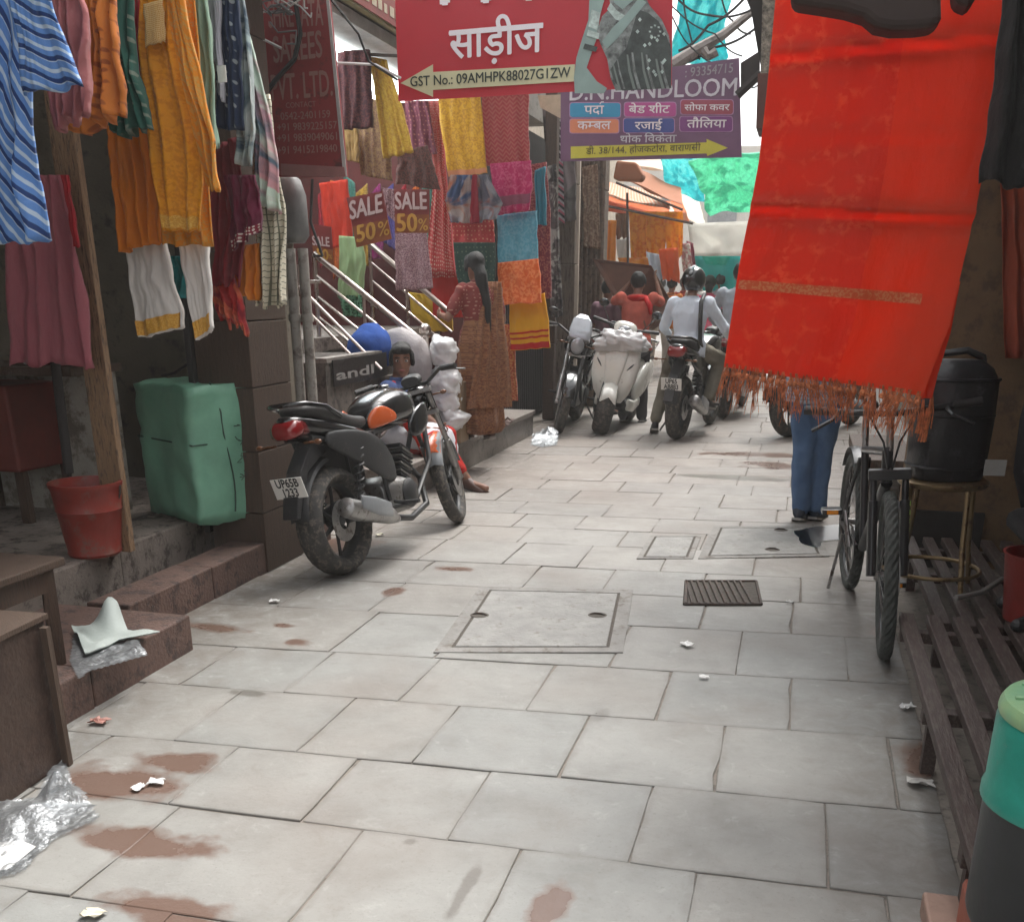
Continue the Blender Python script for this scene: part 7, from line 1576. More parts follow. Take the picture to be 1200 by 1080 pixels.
def redcloth():
    nu, nv = 60, 70
    def pt(u, v, off=0.):
        a = lerp_list(TL_, v); b = lerp_list(TR_, v)
        yb = 0
        p = PY(a[0], a[1], YR).lerp(PY(b[0], b[1], YR-.06), u)
        # horizontal fold creases
        ypx = a[1]*(1-u)+b[1]*u
        for (yl, yr, am, w) in ((66, 42, .016, 7), (163, 158, .006, 6), (242, 254, .026, 8)):
            yy = yl*(1-u)+yr*u; d = (ypx-yy)/w; off += -am*math.exp(-d*d)*(1 if d < 0 else .6)+am*.8*math.exp(-((ypx-yy-9)/7)**2)
        off += .012*noise.noise(Vector((u*3, v*3.5, 1)))+.004*noise.noise(Vector((u*11, v*9, 1)))+.0015*noise.noise(Vector((u*30, v*40, 1)))-.004*math.exp(-((u-.36)/.015)**2)+.011*math.sin(u*7+v*2+1)*(.3+v)+.006*noise.noise(Vector((u*9+v*5, v*3, 5)))-.012*math.sin(pi*u)
        off += .014*math.sin(u*pi*3+.5)*v*v
        k = max(0, (v-.78)/.22); off += -.05*k*max(0, u-.72)/.28
        return p+Vector((0, off, 0))
    def sheet(u0, u1, v0, v1, m, nm, lift=0., slope=0., nuu=None, nvv=None, th=.003):
        nuu = nuu or nu; nvv = nvv or nv; mb = MB(); U = []
        for j in range(nvv+1):
            for i in range(nuu+1):
                u = u0+(u1-u0)*i/nuu; v = v0+(v1-v0)*j/nvv+slope*u; p = pt(u, v)+Vector((0, -lift, 0)); mb.v.append(p); U.append((u*.62, (1-v)*1.15))
        for j in range(nvv):
            for i in range(nuu): mb.f.append((j*(nuu+1)+i, (j+1)*(nuu+1)+i, (j+1)*(nuu+1)+i+1, j*(nuu+1)+i+1))
        k = len(mb.v); Fl = list(mb.f); mb.v += [p+Vector((0, th, 0)) for p in mb.v]; mb.f += [tuple(q+k for q in f[::-1]) for f in Fl]
        o = mb.build(nm, m, None, smooth='all', uvs=U+U, origin=(0, 0, 0)); o.parent = root; o.location = -root.location; return o
    sheet(0, .58, 0, 1, M_RC, 'patterned_panel', nuu=34)
    sheet(.58, 1, 0, 1, M_RCP, 'plain_panel', nuu=26)
    sheet(.012, .86, .756, .782, M_RG, 'gold_band', slope=.035, lift=.003, nuu=30, nvv=3, th=.001)
    # back layer peeping out at the lower right
    mb = MB(); U = []
    L2 = [(1096, 330), (1085, 400), (1070, 455), (1076, 468)]; R2 = [(1126, 330), (1114, 390), (1098, 440), (1092, 466)]
    for j in range(13):
        for i in range(9):
            v = j/12; u = i/8; a = lerp_list(L2, v); b = lerp_list(R2, v); p = PY(a[0], a[1], YR+.07).lerp(PY(b[0], b[1], YR+.02), u); p.y += .012*math.sin(u*8+v*4); mb.v.append(p); U.append((u*.1, v*.4))
    for j in range(12):
        for i in range(8): mb.f.append((j*9+i, (j+1)*9+i, (j+1)*9+i+1, j*9+i+1))
    k = len(mb.v); Fl = list(mb.f); mb.v += [p+Vector((0, .004, 0)) for p in mb.v]; mb.f += [tuple(q+k for q in f[::-1]) for f in Fl]
    o = mb.build('back_layer', M_RCP, None, smooth='all', uvs=U+U, origin=(0, 0, 0)); o.parent = root; o.location = -root.location
    # tassels along the lower edge
    M_TAS = mat('orange_tassel', (.52, .17, .07), rough=.8, scale=60, var=.4, bump=.6, bscale=150)
    nT = 30
    for k in range(nT):
        u = (k+.5)/nT+R.uniform(-.008, .008); p = pt(u, 1.0); ln = R.uniform(.05, .125); dx = R.gauss(0, .022)
        mb = MB()
        pts = [p+Vector((0, .002, .012)), p+Vector((dx*.2, 0, -.02)), p+Vector((dx*.6, R.uniform(-.01, .01), -ln*.55)), p+Vector((dx, R.uniform(-.015, .015), -ln))]
        for s in range(13):
            o_ = Vector((R.gauss(0, .007), R.gauss(0, .007), 0)); mb.tube([q+o_*(0.3+.5*i) + Vector((R.gauss(0, .0025), 0, R.gauss(0, .004)*i)) for i, q in enumerate(pts)], [.0013, .0013, .0012, .0007], n=3)
        mb.ell(p+Vector((0, 0, -.018)), (.009, .009, .009), n=6, m=5)
        if R.random() < .6: q2 = p+Vector((.62/nT*R.choice([-1, 1]), 0, 0)); mb.tube([p, p.lerp(q2, .5)+Vector((0, 0, -.03))+Vector((0, 0, R.uniform(-.02, 0))), q2+Vector((0, 0, -.06))], .002, n=4)
        o = mb.build('tassel', M_TAS, None, origin=(0, 0, 0)); o.parent = root; o.location = -root.location
    for (x, y) in ((1082, 468), (1092, 462), (1087, 478)):
        p = PY(x, y, YR+.03); mb = MB(); 
        for s in range(8): o_ = Vector((R.gauss(0, .005), R.gauss(0, .005), 0)); mb.tube([p+o_*.3, p+o_+Vector((.002, 0, -.05)), p+o_*1.5+Vector((-.003, 0, -.1))], .002, n=4)
        o = mb.build('tassel', M_TAS, None, origin=(0, 0, 0)); o.parent = root; o.location = -root.location
redcloth()
# black hanging cloth with scalloped lace at top right
cloth('black_shawl', 'black shawl with a scalloped hem hanging at the upper right edge', 'shawl', [(1180, -40), (1166, 100), (1150, 215)], [(1320, -40), (1300, 100), (1290, 225)], 3.1, M_BLKC and F('black_wool', (.014, .013, .013), wrinkle=.6), folds=5, amp=.04, hem=.02)
# slatted platforms
M_SLAT = mat('dark_red_slat', (.05, .03, .026), rough=.6, scale=9, stretch=(6, .7, 6), wear=.45, wcol=(.09, .07, .058), bump=.4, bscale=40)
def platform(label, x0, x1, y0, y1, z, n, cross, legs):
    t = empty('slatted_platform', ((x0+x1)/2, (y0+y1)/2, 0), label=label, cat='platform')
    w = (x1-x0)/n
    for k in range(n):
        a = x0+k*w; mb = MB(); mb.bb(a+R.uniform(-.003, .003), a+w*.56, y0+R.uniform(-.01, .01), y1, z-.035, z+R.uniform(-.002, .002)); mb.build('slat', M_SLAT, t, world=True, bevel=.004)
    for y in cross: mb = MB(); mb.bb(x0, x1, y, y+.05, z-.078, z-.037); mb.build('crossbar', M_SLAT, t, world=True, bevel=.003)
    for x, y in legs: mb = MB(); mb.bb(x, x+.04, y, y+.04, -.02, z-.079); mb.build('leg', M_SLAT, t, world=True)
    return t
platform('nearer dark slatted platform along the right side, in front of the drum', .455, 1.75, 1.95, 3.98, .26, 14, (2.2, 3.05, 3.85), ((.48, 3.1), (.48, 2.25), (1.6, 2.25), (1.6, 3.7)))
platform('farther dark slatted platform under the round stool on the right', .60, 1.9, 4.02, 5.55, .22, 14, (4.1, 4.9, 5.4), ((.62, 4.15), (.62, 5.3), (1.7, 4.2)))
mb = MB(); mb.bb(.60, 2.6, -.5, 5.85, -.028, -.018); tag(mb.build('drain_floor', M_DIRT), kind='structure')
# bits hanging out of the platform's edge
# kerb stones and reddish ledge in the lower right corner
stone_block('kerb', 'pale pinkish kerb stone in the lower right corner', .40, .58, 1.0, 2.30, -.03, .06, mat('pink_stone', (.34, .22, .17), rough=.7, wear=.2), 'kerb', cuts=2)
stone_block('ledge', 'terracotta red painted ledge under the green and black drum', .46, 1.6, .9, 2.2, -.02, .17, mat('terracotta_paint', (.36, .11, .07), rough=.6, scale=4, wear=.3, wcol=(.22, .09, .07)), 'ledge', bevel=.015)
# drum
p = PY(1160, 790, 2.0)
dc = Vector((.60, 2.0, .19)); t = empty('drum', dc, label='drum with a translucent green upper half and black lower half in the lower right corner', cat='drum')
Rr = .168; M_GRN = mat('sea_green_plastic', (.02, .24, .18), rough=.35, scale=6, var=.15, wear=.12, wcol=(.06, .22, .17), bump=.1, spec=.6); M_LIDG = mat('pale_green_lid', (.16, .36, .22), rough=.4, scale=8, col2=(.3, .42, .2), bump=.1)
H0 = .27; H1 = .45
mb = MB(); mb.lathe([(Rr*.93, 0), (Rr*.97, .02), (Rr*.985, H0)], c=(0, 0, 0), n=48); mb.build('lower_half', mat('black_drum', (.022, .024, .026), rough=.35, bump=.05), t, smooth=True)
mb = MB(); mb.lathe([(Rr*.99, H0+.001), (Rr*1.03, H0+.004), (Rr*1.03, H0+.022), (Rr, H0+.03), (Rr, H1-.01), (Rr*.97, H1)], n=48); mb.build('upper_half', M_GRN, t, smooth=True)
mb = MB(); mb.lathe([(Rr*.985, H1+.001), (Rr*1.0, H1+.008), (Rr*.99, H1+.02), (Rr*.95, H1+.032), (Rr*.5, H1+.035), (.01, H1+.036)], n=48); mb.build('lid', M_LIDG, t, smooth=True)
for k in range(10): q = MB(); a = k*.63; q.tube([(Rr*.3*math.cos(a), Rr*.3*math.sin(a), H1+.038), (Rr*.85*math.cos(a), Rr*.85*math.sin(a), H1+.035)], .004, n=5); q.build('lid_rib', M_LIDG, t)
q = MB(); q.ell((-.02, -.05, H1+.05), (.05, .05, .03)); q.jitter(.01, 20); q.build('lid_knob', M_LIDG, t, smooth='all')
# stool with a round top and foot ring
st0 = Vector((PY(1105, 562, 4.55).x, 4.55, .22)); sh = PY(1105, 562, 4.55).z-.22
t = empty('round_stool', st0, label='round-topped metal bar stool with a foot ring standing on the farther slatted platform', cat='stool')
M_BRASS = mat('tarnished_metal', (.24, .17, .09), rough=.4, metal=.7, wear=.3, wcol=(.1, .06, .04))
mb = MB(); mb.lathe([(.17, -.02), (.178, -.01), (.178, .0), (.165, .008), (.01, .01)], c=(0, 0, sh), n=36); mb.build('seat', M_BRASS, t, smooth=True)
for a in (.5, 2.1, 3.7, 5.3): q = MB(); q.tube([(.15*math.cos(a), .15*math.sin(a), sh-.02), (.17*math.cos(a), .17*math.sin(a), sh*.4), (.2*math.cos(a), .2*math.sin(a), 0)], .011, n=8); q.build('leg', M_BRASS, t, smooth=True)
q = MB(); q.torus((0, 0, .08), .195, .009, axis='Z', n=36, m=8); q.build('foot_ring', M_BRASS, t, smooth=True)
bw = PY(1105, 500, 4.55)
t = empty('dark_tub', (st0.x, 4.55, .22+sh+.012), label='tall dark rounded tub with a handle resting on the round stool', cat='container')
M_TIN = mat('black_tin', (.013, .013, .015), rough=.45, scale=6, bump=.15, wear=.2, wcol=(.05, .05, .055))
hh = .46
q = MB(); q.secs([(0, 0, 0, .135, .12), (.02, 0, 0, .145, .13), (hh*.5, 0, 0, .15, .135), (hh-.08, 0, 0, .146, .13), (hh-.03, 0, 0, .12, .11), (hh, 0, 0, .08, .075)], axis='Z', n=28, p=2.8); q.v = [Matrix.Rotation(.25, 3, 'Z')@p for p in q.v]; q.build('body', M_TIN, t, smooth=True)
for zz in (.05, hh*.55, hh-.07): q = MB(); q.secs([(zz-.006, 0, 0, .150, .135), (zz, 0, 0, .153, .138), (zz+.006, 0, 0, .150, .135)], axis='Z', n=28, p=2.8); q.v = [Matrix.Rotation(.25, 3, 'Z')@p for p in q.v]; q.build('seam', M_TIN, t, smooth=True)
q = MB(); q.tube([(-.09, 0, hh-.03), (-.08, 0, hh+.02), (.02, 0, hh+.035), (.08, 0, hh+.01), (.09, 0, hh-.03)], .014, n=8); q.build('handle', M_BLKM, t, smooth=True)
mb = MB(); mb.tube([PY(1120, 700, 4.1), PY(1150, 694, 4.2), PY(1175, 678, 4.4), PY(1215, 676, 4.5), PY(1260, 690, 4.6)], .011, n=8); tag(mb.build('hose', mat('grey_hose', (.16, .15, .14)), smooth=True), 'thin grey hose lying across the farther slatted platform', 'hose')
# black office chair at the right edge
cc = PY(1215, 560, 4.2); t = empty('office_chair', (cc.x+.16, 4.25, .26), label='black high-backed chair at the right edge beside the dark tub', cat='chair')
zb = PY(1200, 410, 4.2).z-.26
q = MB(); q.secs([(.35, 0, .0, .18, .035), (.5, 0, 0, .235, .045), (zb-.25, 0, .02, .24, .05), (zb-.06, 0, .04, .22, .045), (zb, 0, .05, .17, .03)], axis='Z', n=24, p=3.4); q.build('backrest', M_BLKC, t, smooth='all')
q = MB(); q.secs([(-.5, 0, .33, .2, .03), (-.45, 0, .34, .24, .05), (-.1, 0, .34, .25, .05), (-.02, 0, .34, .22, .04)], axis='Y', n=24, p=3.4); q.build('seat', M_BLKC, t, smooth='all')
for s in (1,): q = MB(); q.tube([(s*.27, -.08, .34), (s*.29, -.08, .56), (s*.29, -.4, .57)], .02, n=8); q.build('armrest', M_BLKM, t, smooth=True)
q = MB(); q.tube([(0, -.25, .3), (0, -.25, .08)], .03, n=10); q.build('pedestal', M_BLKM, t)
for k in range(5): a = k*1.257; q = MB(); q.tube([(0, -.25, .08), (.26*math.cos(a), -.25+.26*math.sin(a), .03)], [.022, .015], n=6); q.ell((.26*math.cos(a), -.25+.26*math.sin(a), .02), .025, n=8, m=6); q.build('foot', M_BLKM, t)
p = PY(1166, 548, 4.0); mb = MB(); mb.box((p.x, 4.0, p.z), (.07, .01, .055)); tag(mb.build('paper_slip', mat('grey_paper', (.2, .2, .19))), 'small grey paper slip hanging in front of the black chair', 'paper')
p = PY(1190, 640, 4.0); t = empty('bucket', (p.x+.1, 4.0, .262), label='dull red bucket at the right edge below the black chair', cat='bucket')
mb = MB(); mb.lathe([(.1, 0), (.13, .24), (.138, .25), (.128, .25), (.095, .012)], n=28); mb.build('tub', mat('dim_red_plastic', (.22, .025, .02), rough=.45), t, smooth=True)
# building beyond the recess: its corner shows left of the red cloth
t = empty('right_building', (2.2, 10, 0), label='dim multi-storey building on the right whose pebbled corner shows beside the red cloth', cat='building')
M_PEB = mat('pebbledash', (.22, .19, .15), rough=.9, scale=40, var=.5, bump=1., bscale=120)
mb = MB(); mb.bb(1.25, 5, 6.05, 26, 0, 6.5); mb.build('wall', M_PEB, t, world=True)
p = PY(905, 40, 5.2)
mb = MB(); mb.bb(p.x-.03, p.x+.14, 5.2, 5.5, 2.1, 5.5); 
P_ = [PY(893, -60, 5.2), PY(925, -60, 5.2), PY(925, 152, 5.2), PY(886, 152, 5.2)]
q = MB(); q.prism([PY(895, -60, 5.2), PY(935, -60, 5.2), PY(935, 90, 5.2), PY(891, 90, 5.2)], (0, .3, 0)); q.build('pier', M_PEB, t, world=True)
q = MB(); q.prism([PY(888, 86, 5.19), PY(935, 86, 5.19), PY(935, 150, 5.19), PY(886, 150, 5.19)], (0, .3, 0)); q.build('beam_end', mat('red_brown_paint', (.09, .03, .02)), t, world=True)
q = MB(); q.prism([PY(862, -40, 5.6), PY(897, -40, 5.6), PY(895, 95, 5.6), PY(888, 60, 5.6), (PY(878, 0, 5.6))], (0, .25, 0)); q.build('eave', M_DARK, t, world=True)
q = MB(); q.prism([PY(868, 74, 8.2), PY(890, 60, 8.2), PY(890, 82, 8.2), PY(868, 104, 8.2)], (0, .08, 0)); q.build('bracket', M_DARK, t, world=True)
q = MB(); q.tube([PY(864, 112, 8.2), PY(892, 86, 8.2)], .03, n=6); q.build('bracket', M_DARK, t, world=True)
zb_ = PY(900, -60, 5.2).z-.03; q = MB(); q.bb(-.3, 1.26, 5.1, 6.4, zb_, zb_+.16); q.build('balcony_slab', M_CEM, t, world=True)
# window openings on that side, out of the photograph's sight but real
for k in range(5):
    for z in (2.6, 4.7): q = MB(); q.bb(1.2, 1.249, 7.5+k*3.4, 8.6+k*3.4, z, z+1.2); w_ = q.build('window', M_WOODD, t, world=True); q = MB(); q.bb(1.19, 1.199, 7.6+k*3.4, 8.5+k*3.4, z+.08, z+1.12); q.build('pane', mat('dusty_glass', (.1, .12, .13), rough=.15), w_); bpy.data.objects[w_.name].children[0].location = (-t.location.x, -t.location.y, -t.location.z)
# objects behind the red cloth beside the jeans man
mb = MB(); p0 = G(962, 545); mb.bb(.45, .85, 7.6, 9.0, .22, .3); mb.bb(.5, .56, 7.7, 7.76, -.02, .22); mb.bb(.76, .82, 7.7, 7.76, -.02, .22); mb.bb(.5, .82, 8.8, 8.9, -.02, .22); tag(mb.build('low_bench', M_WOODD, bevel=.006), 'low dark bench between the man in jeans and the bicycle', 'bench')
# water on the paving by the drain
film_m = None
def puddle(outline, label, z=.0065):
    m, nt, b = _new('water_film') if 'water_film' not in bpy.data.materials else (bpy.data.materials['water_film'], None, None)
    if b: b.inputs['Base Color'].default_value = (.9, .9, .9, 1); b.inputs['Roughness'].default_value = .28; b.inputs['Transmission Weight'].default_value = 1; b.inputs['IOR'].default_value = 1.33
    P = [G(x, y, z) for x, y in outline]; mb = MB(); c = sum(P, Vector())/len(P); n = len(P); R_ = [[c.lerp(p, 1+.0) for p in P]]
    V = []
    for i in range(n):
        for k in range(4):
            p = P[i].lerp(P[(i+1) % n], k/4); p = p+Vector(noise.noise_vector(p*9))*.03; p.z = z; V.append(p)
    mb.prism(V, (0, 0, .002)); o = mb.build('puddle', m); tag(o, label, 'puddle'); o['kind'] = 'structure'
puddle([(930, 622), (960, 616), (1000, 614), (1015, 622), (1000, 632), (965, 634), (955, 642), (940, 636)], 'thin bright puddle')

# ================================================================== FAR END OF THE LANE
# left side beyond the columns
t = empty('left_row_building', (-5, 18, 0), label='row of shops continuing on the left beyond the brown columns', cat='building')
mb = MB(); mb.bb(-7, -4.3, 13.6, 26, 0, 6.2); mb.build('wall', mat('cream_far_wall', (.42, .36, .28), rough=.9, wear=.2), t, world=True)
mb = MB(); mb.bb(-7, -3.2, 5.97, 13.6, 3.25, 6.5); mb.build('upper_storey', mat('grey_upper_wall', (.25, .23, .2), rough=.9, scale=2, wear=.3), t, world=True)
for k in range(3):
    q = MB(); q.bb(-3.2, -3.15, 6.8+k*2.2, 7.8+k*2.2, 4.6, 5.8); q.build('window', M_WOODD, t, world=True)
t = empty('far_building', (-1, 40, 0), label='pale hazy building closing the far end of the lane', cat='building')
M_FAR = mat('pale_far_plaster', (.62, .58, .52), rough=.9, var=.06)
mb = MB(); mb.bb(-12, 9, 40, 46, 0, 6.0); mb.build('wall', M_FAR, t, world=True)
for k in range(7):
    for z in (1.0, 3.6): q = MB(); q.bb(-8+k*2.2, -7+k*2.2, 39.95, 39.99, z, z+1.3); q.build('window', mat('far_window', (.25, .26, .27), rough=.3), t, world=True)
# awnings, poles and stall frames at left far
M_CAN = [fabric('peach_canvas', (.72, .36, .22), 'stripe', (.7, .55, .45), f=3, trans=.3), fabric('pale_canvas', (.75, .66, .55), trans=.3), fabric('orange_canvas', (.75, .20, .07), trans=.3), fabric('rust_canvas', (.42, .18, .10), 'plain', trans=.2)]
def canopy(P0, P1, P2, P3, m, label, sag=.12):
    """four corners: near-left, near-right, far-right, far-left"""
    n = 10; mb = MB(); U = []
    for j in range(n+1):
        for i in range(n+1):
            u, v = i/n, j/n; p = P0.lerp(P1, u).lerp(P3.lerp(P2, u), v); p = p-Vector((0, 0, sag*math.sin(pi*u)*math.sin(pi*v)+.04*noise.noise(p*3))); mb.v.append(p); U.append((u*2, v*2))
    for j in range(n):
        for i in range(n): mb.f.append((j*(n+1)+i, j*(n+1)+i+1, (j+1)*(n+1)+i+1, (j+1)*(n+1)+i))
    k = len(mb.v); Fl = list(mb.f); mb.v += [p-Vector((0, 0, .01)) for p in mb.v]; mb.f += [tuple(q+k for q in f[::-1]) for f in Fl]
    tag(mb.build('canopy', m, smooth='all', uvs=U+U), label, 'canopy')
for (a, b, c, d_, Y0, Y1, m, lab) in [
    ((722, 205), (800, 240), (798, 222), (735, 190), 15, 17, M_CAN[3], 'rust canvas canopy nearest below the purple sign'),
    ((706, 246), (808, 258), (800, 238), (712, 228), 17, 19, M_CAN[2], 'orange canvas canopy above the yellow garments'),
    ((704, 228), (786, 244), (770, 224), (712, 214), 16, 18.5, M_CAN[0], 'peach striped canopy in the middle of the canopy pile'),
    ((722, 192), (788, 200), (780, 186), (738, 182), 19, 21, M_CAN[1], 'cream canvas canopy highest below the purple sign'),
    ((784, 246), (828, 268), (818, 232), (790, 214), 18, 22, M_CAN[1], 'pale canvas canopy right of the orange one')]:
    canopy(PY(*a, Y0+2), PY(*b, Y0+2), PY(*c, Y1+2), PY(*d_, Y1+2), m, lab)
mb = MB(); mb.prism([PY(722, 188, 14.9), PY(745, 190, 14.9), PY(754, 205, 14.9), PY(750, 212, 14.9), (PY(718, 210, 14.9))], (0, .3, 0)); tag(mb.build('rolled_tarpaulin', M_CAN[3], bevel=.03), 'rolled rust coloured tarpaulin at the head of the canopy pile', 'tarpaulin')
for i, (a, b) in enumerate([((704, 240), (812, 262)), ((722, 214), (800, 246)), ((735, 226), (736, 320)), ((704, 262), (706, 330))]):
    mb = MB(); mb.tube([PY(*a, 16.9), PY(*b, 16.9)], .02, n=6); tag(mb.build('frame_pole', M_IRON), ['long lower iron pole above the yellow garments', 'slanted iron pole under the rust canopy', 'upright iron pole between the brown and yellow garments', 'upright iron pole at the left of the yellow garments'][i], 'pole')
M_YF = fabric('far_marigold', (.88, .50, .05), 'damask', (.78, .34, .03), f=5, trans=.7); M_YF2 = fabric('far_orange', (.75, .28, .03), trans=.3)
GY = 'garments hung at the far stall'
for i, (l, r, Y, m, lab) in enumerate([
    ([(703, 258), (704, 300)], [(722, 258), (720, 318)], 17.0, M_YF2, 'dull orange garment at the left end of the far stall'),
    ([(721, 250), (722, 280)], [(736, 250), (736, 280)], 17.1, fabric('far_brown', (.2, .1, .05)), 'small brown cloth among the far yellow garments'),
    ([(722, 281), (724, 304)], [(737, 280), (736, 302)], 17.05, fabric('far_white', (.75, .72, .68), trans=.3), 'small white cloth below the brown one at the far stall'),
    ([(737, 248), (738, 280), (740, 312)], [(758, 248), (757, 280), (756, 312)], 17.0, M_YF, 'marigold yellow garment, first of three at the far stall'),
    ([(757, 248), (757, 280), (760, 305)], [(779, 248), (780, 280), (778, 304)], 16.95, M_YF, 'marigold yellow garment in the middle at the far stall'),
    ([(779, 248), (780, 280), (782, 300)], [(800, 248), (800, 280), (800, 300)], 17.0, M_YF, 'marigold yellow garment at the right of the far stall'),
    ([(724, 302), (728, 316)], [(764, 302), (760, 316)], 16.9, M_YF2, 'wide orange cloth low at the far stall above the brown board'),
    ([(757, 295), (766, 330)], [(772, 298), (778, 328)], 16.7, fabric('far_blue_white', (.5, .55, .62)), 'pale blue garment above the brown board'),
    ([(772, 292), (776, 328)], [(794, 290), (796, 330)], 16.6, fabric('far_vermilion', (.78, .14, .03), trans=.3), 'vermilion orange garment left of the rider helmet'),
    ([(797, 285), (800, 318)], [(808, 285), (812, 320)], 17.6, fabric('far_pink_print', (.6, .3, .3), 'damask', (.8, .75, .7), f=5), 'pink printed garment just above the rider helmet'),
    ([(804, 282), (806, 318)], [(812, 285), (816, 318)], 18, fabric('far_maroon', (.3, .05, .08)), 'narrow maroon garment above the rider helmet')]):
    cloth('hanging_garment', lab, 'garment', l, r, Y, m, folds=2, amp=.06, thick=.05, nu=14, nv=10, group=GY, hem=.05)
cloth('white_banner', 'white banner with faint writing hanging across the far lane', 'banner', [(806, 262), (808, 280), (809, 300)], [(900, 258), (900, 278), (900, 300)], 19, fabric('white_banner_cloth', (.85, .84, .80), var=.04, trans=.6, wrinkle=.15), folds=1.5, amp=.06, nu=20, nv=8)
cloth('teal_curtain', 'teal cloth hanging below the white banner at the end of the lane', 'curtain', [(812, 300), (810, 345)], [(900, 300), (900, 345)], 20, fabric('teal_cloth', (.06, .42, .40), trans=.5), folds=5, amp=.08, nu=26, nv=8)
cloth('teal_valance', 'scalloped teal green awning cloth just under the white banner', 'awning', [(822, 300), (828, 310)], [(856, 300), (850, 311)], 19.5, fabric('sea_green', (.03, .45, .36), trans=.3), folds=1, amp=.03, nu=12, nv=5)
M_NET = fabric('green_shade_net', (.24, .68, .48), 'tie', (.16, .5, .36), (.3, .74, .55), f=1.3, trans=.8, var=.3, wrinkle=.8); M_NET2 = fabric('aqua_tarpaulin', (.14, .66, .68), 'tie', (.08, .5, .54), (.3, .75, .74), f=1.1, trans=.8, var=.3, wrinkle=.8)
def tarp(P, Y, m, label, nm='shade_net'):
    n = 14; mb = MB(); U = []
    for j in range(n+1):
        for i in range(n+1):
            u, v = i/n, j/n; a = Vector((*P[0], 0)).lerp(Vector((*P[1], 0)), u).lerp(Vector((*P[3], 0)).lerp(Vector((*P[2], 0)), u), v); yy = (Y[0]*(1-u)+Y[1]*u)*(1-v)+(Y[3]*(1-u)+Y[2]*u)*v
            p = PY(a.x, a.y, yy); p = p+Vector(noise.noise_vector(p*1.2))*.16+Vector(noise.noise_vector(p*4))*.04; mb.v.append(p); U.append((u*4, v*4))
    for j in range(n):
        for i in range(n): mb.f.append((j*(n+1)+i, j*(n+1)+i+1, (j+1)*(n+1)+i+1, (j+1)*(n+1)+i))
    k = len(mb.v); Fl = list(mb.f); mb.v += [p+Vector((0, .01, .01)) for p in mb.v]; mb.f += [tuple(q+k for q in f[::-1]) for f in Fl]
    tag(mb.build(nm, m, smooth='all', uvs=U+U), label, 'tarpaulin')
tarp([(806, 188), (905, 170), (905, 245), (832, 254)], (15, 15, 17, 17), M_NET, 'pale green shade net stretched under the purple sign to the right')
tarp([(765, 180), (822, 190), (828, 234), (790, 222)], (19, 19, 20, 20), M_NET2, 'aqua tarpaulin behind the green net at the far canopies', 'aqua_tarpaulin')
tarp([(780, -60), (856, -60), (852, 72), (786, 82)], (10, 11, 14, 13), M_NET2, 'bright aqua tarpaulin stretched overhead right of the red banner', 'aqua_tarpaulin')
# slanted branch-like pole and wires crossing the gap of sky
M_WIRE = mat('black_wire', (.015, .015, .015), rough=.6, bump=0)
def wire(pts, Ys, label, r=.006, m=M_WIRE, group=None, sag=0.):
    P = [PY(x, y, Ys if isinstance(Ys, (int, float)) else Ys[i]) for i, (x, y) in enumerate(pts)]; Q = []
    for i in range(len(P)-1):
        for k in range(8):
            tt = k/8; Q.append(P[i].lerp(P[i+1], tt)+Vector((0, 0, -sag*math.sin(pi*tt))))
    Q.append(P[-1]); mb = MB(); mb.tube(Q, r, n=6); return tag(mb.build('wire', m, smooth=True), label, 'wire', group)
mb = MB(); mb.tube([PY(786, 78, 9.5), PY(815, 60, 9.6), PY(846, 42, 9.7), PY(882, 14, 9.9)], [.05, .045, .035, .03], n=8); mb.tube([PY(824, 58, 9.6), PY(830, 66, 9.6), PY(840, 60, 9.6)], .04, n=7); mb.jitter(.015, 6, 1); tag(mb.build('slanted_pole', mat('grey_bamboo', (.28, .25, .23), rough=.8, wear=.3)), 'grey slanted bamboo pole crossing the sky above the purple sign', 'pole')
for i, pts in enumerate([[(788, 20), (815, 60), (850, 75)], [(790, -5), (830, 18), (885, 10)], [(795, 60), (830, 30), (880, -10)], [(788, 8), (838, 40), (870, 66)], [(800, -10), (806, 30), (820, 70)], [(788, 76), (836, 56), (890, 30)], [(860, 120), (876, 100), (892, 96)], [(846, 0), (858, 24), (880, 40)]]):
    wire(pts, 9.0+i*.15, 'black wire in the tangle crossing the sky right of the red banner', r=.006+.002*(i % 3), group='wires in the sky gap', sag=.03)
M_WW = mat('white_cable', (.6, .58, .56), rough=.5, bump=0)
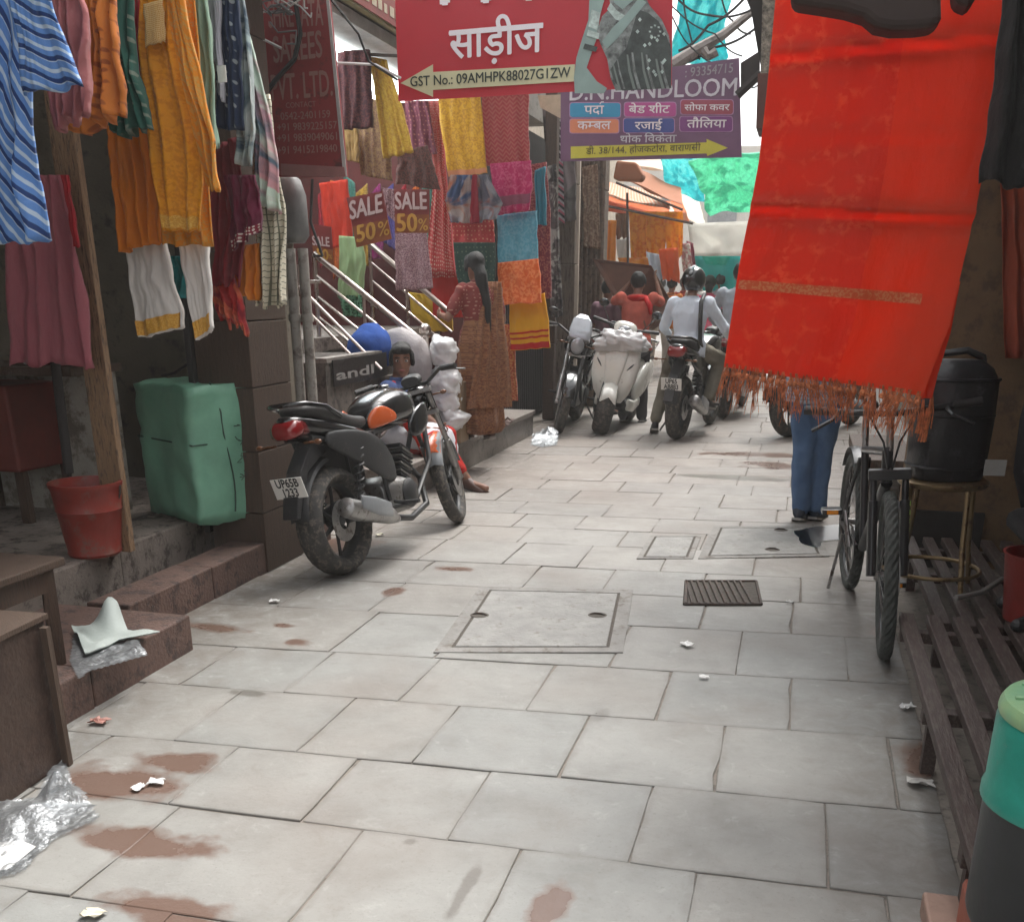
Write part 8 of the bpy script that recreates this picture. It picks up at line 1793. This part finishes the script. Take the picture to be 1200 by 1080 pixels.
wire([(288, 36), (340, 62), (395, 74), (440, 76), (470, 92)], (5.6, 5.7, 5.8, 5.9, 5.95), 'long white cable slung in front of the dark red company board', r=.007, m=M_WW, sag=.0)
wire([(388, 0), (420, 40), (432, 72), (466, 94)], (5.7, 5.7, 5.8, 5.9), 'black cable hanging left of the red banner', r=.006)
wire([(343, -20), (352, 40), (345, 70), (322, 95), (310, 112)], (5.6,)*5, 'thick black cable looping down over the dark red company board', r=.012)
for i in range(12):
    x, y = 292+R.uniform(0, 40), R.uniform(-10, 30); pts = [(x, y)]
    for k in range(4): pts.append((pts[-1][0]+R.uniform(-14, 22), pts[-1][1]+R.uniform(-12, 16)))
    wire(pts, 5.55+R.uniform(-.05, .1), 'thin tangled wire bunch end in front of the dark red company board', r=.004, m=M_WW if i % 3 == 0 else mat('grey_wire', (.18, .17, .17), bump=0), group='tangled wires by the company board')
wire([(366, 210), (364, 260), (378, 300), (368, 300)], 6.0, 'dark looped cable hanging beside the grey box', r=.008)
for (x, y0, y1) in ((386, 90, 190), (378, 30, 120)):
    wire([(x, y0), (x+4, (y0+y1)/2), (x+2, y1)], 5.7, 'thin pale dangling wire over the %s of the company board' % ('lower half' if y0 > 60 else 'upper half'), r=.003, m=M_WW)
wire([(640, -40), (700, -10)], (8, 8.2), 'wire above the purple sign bracket', r=.006)
for o in bpy.data.objects:
    if o.parent is None and 'label' in o and len(o['label'].split()) > 16: print('LONG', o.name, o['label'])

# ================================================================== added haze: a faint veil over the lane that lifts the darks
hz = bpy.data.materials.new('haze_veil'); hz.use_nodes = True; hn = hz.node_tree; 
for n in list(hn.nodes): hn.nodes.remove(n)
ho = hn.nodes.new('ShaderNodeOutputMaterial'); hv = hn.nodes.new('ShaderNodeVolumePrincipled'); hv.inputs['Color'].default_value = (.95, .93, .9, 1); hv.inputs['Density'].default_value = .0032; hv.inputs['Anisotropy'].default_value = .3
hn.links.new(hv.outputs[0], ho.inputs['Volume'])
mb = MB(); mb.bb(-41, 41, -9, 301, -1.6, 7.5); o = mb.build('haze', hz); o['kind'] = 'stuff'; o['label'] = 'faint added haze veil filling the lane'
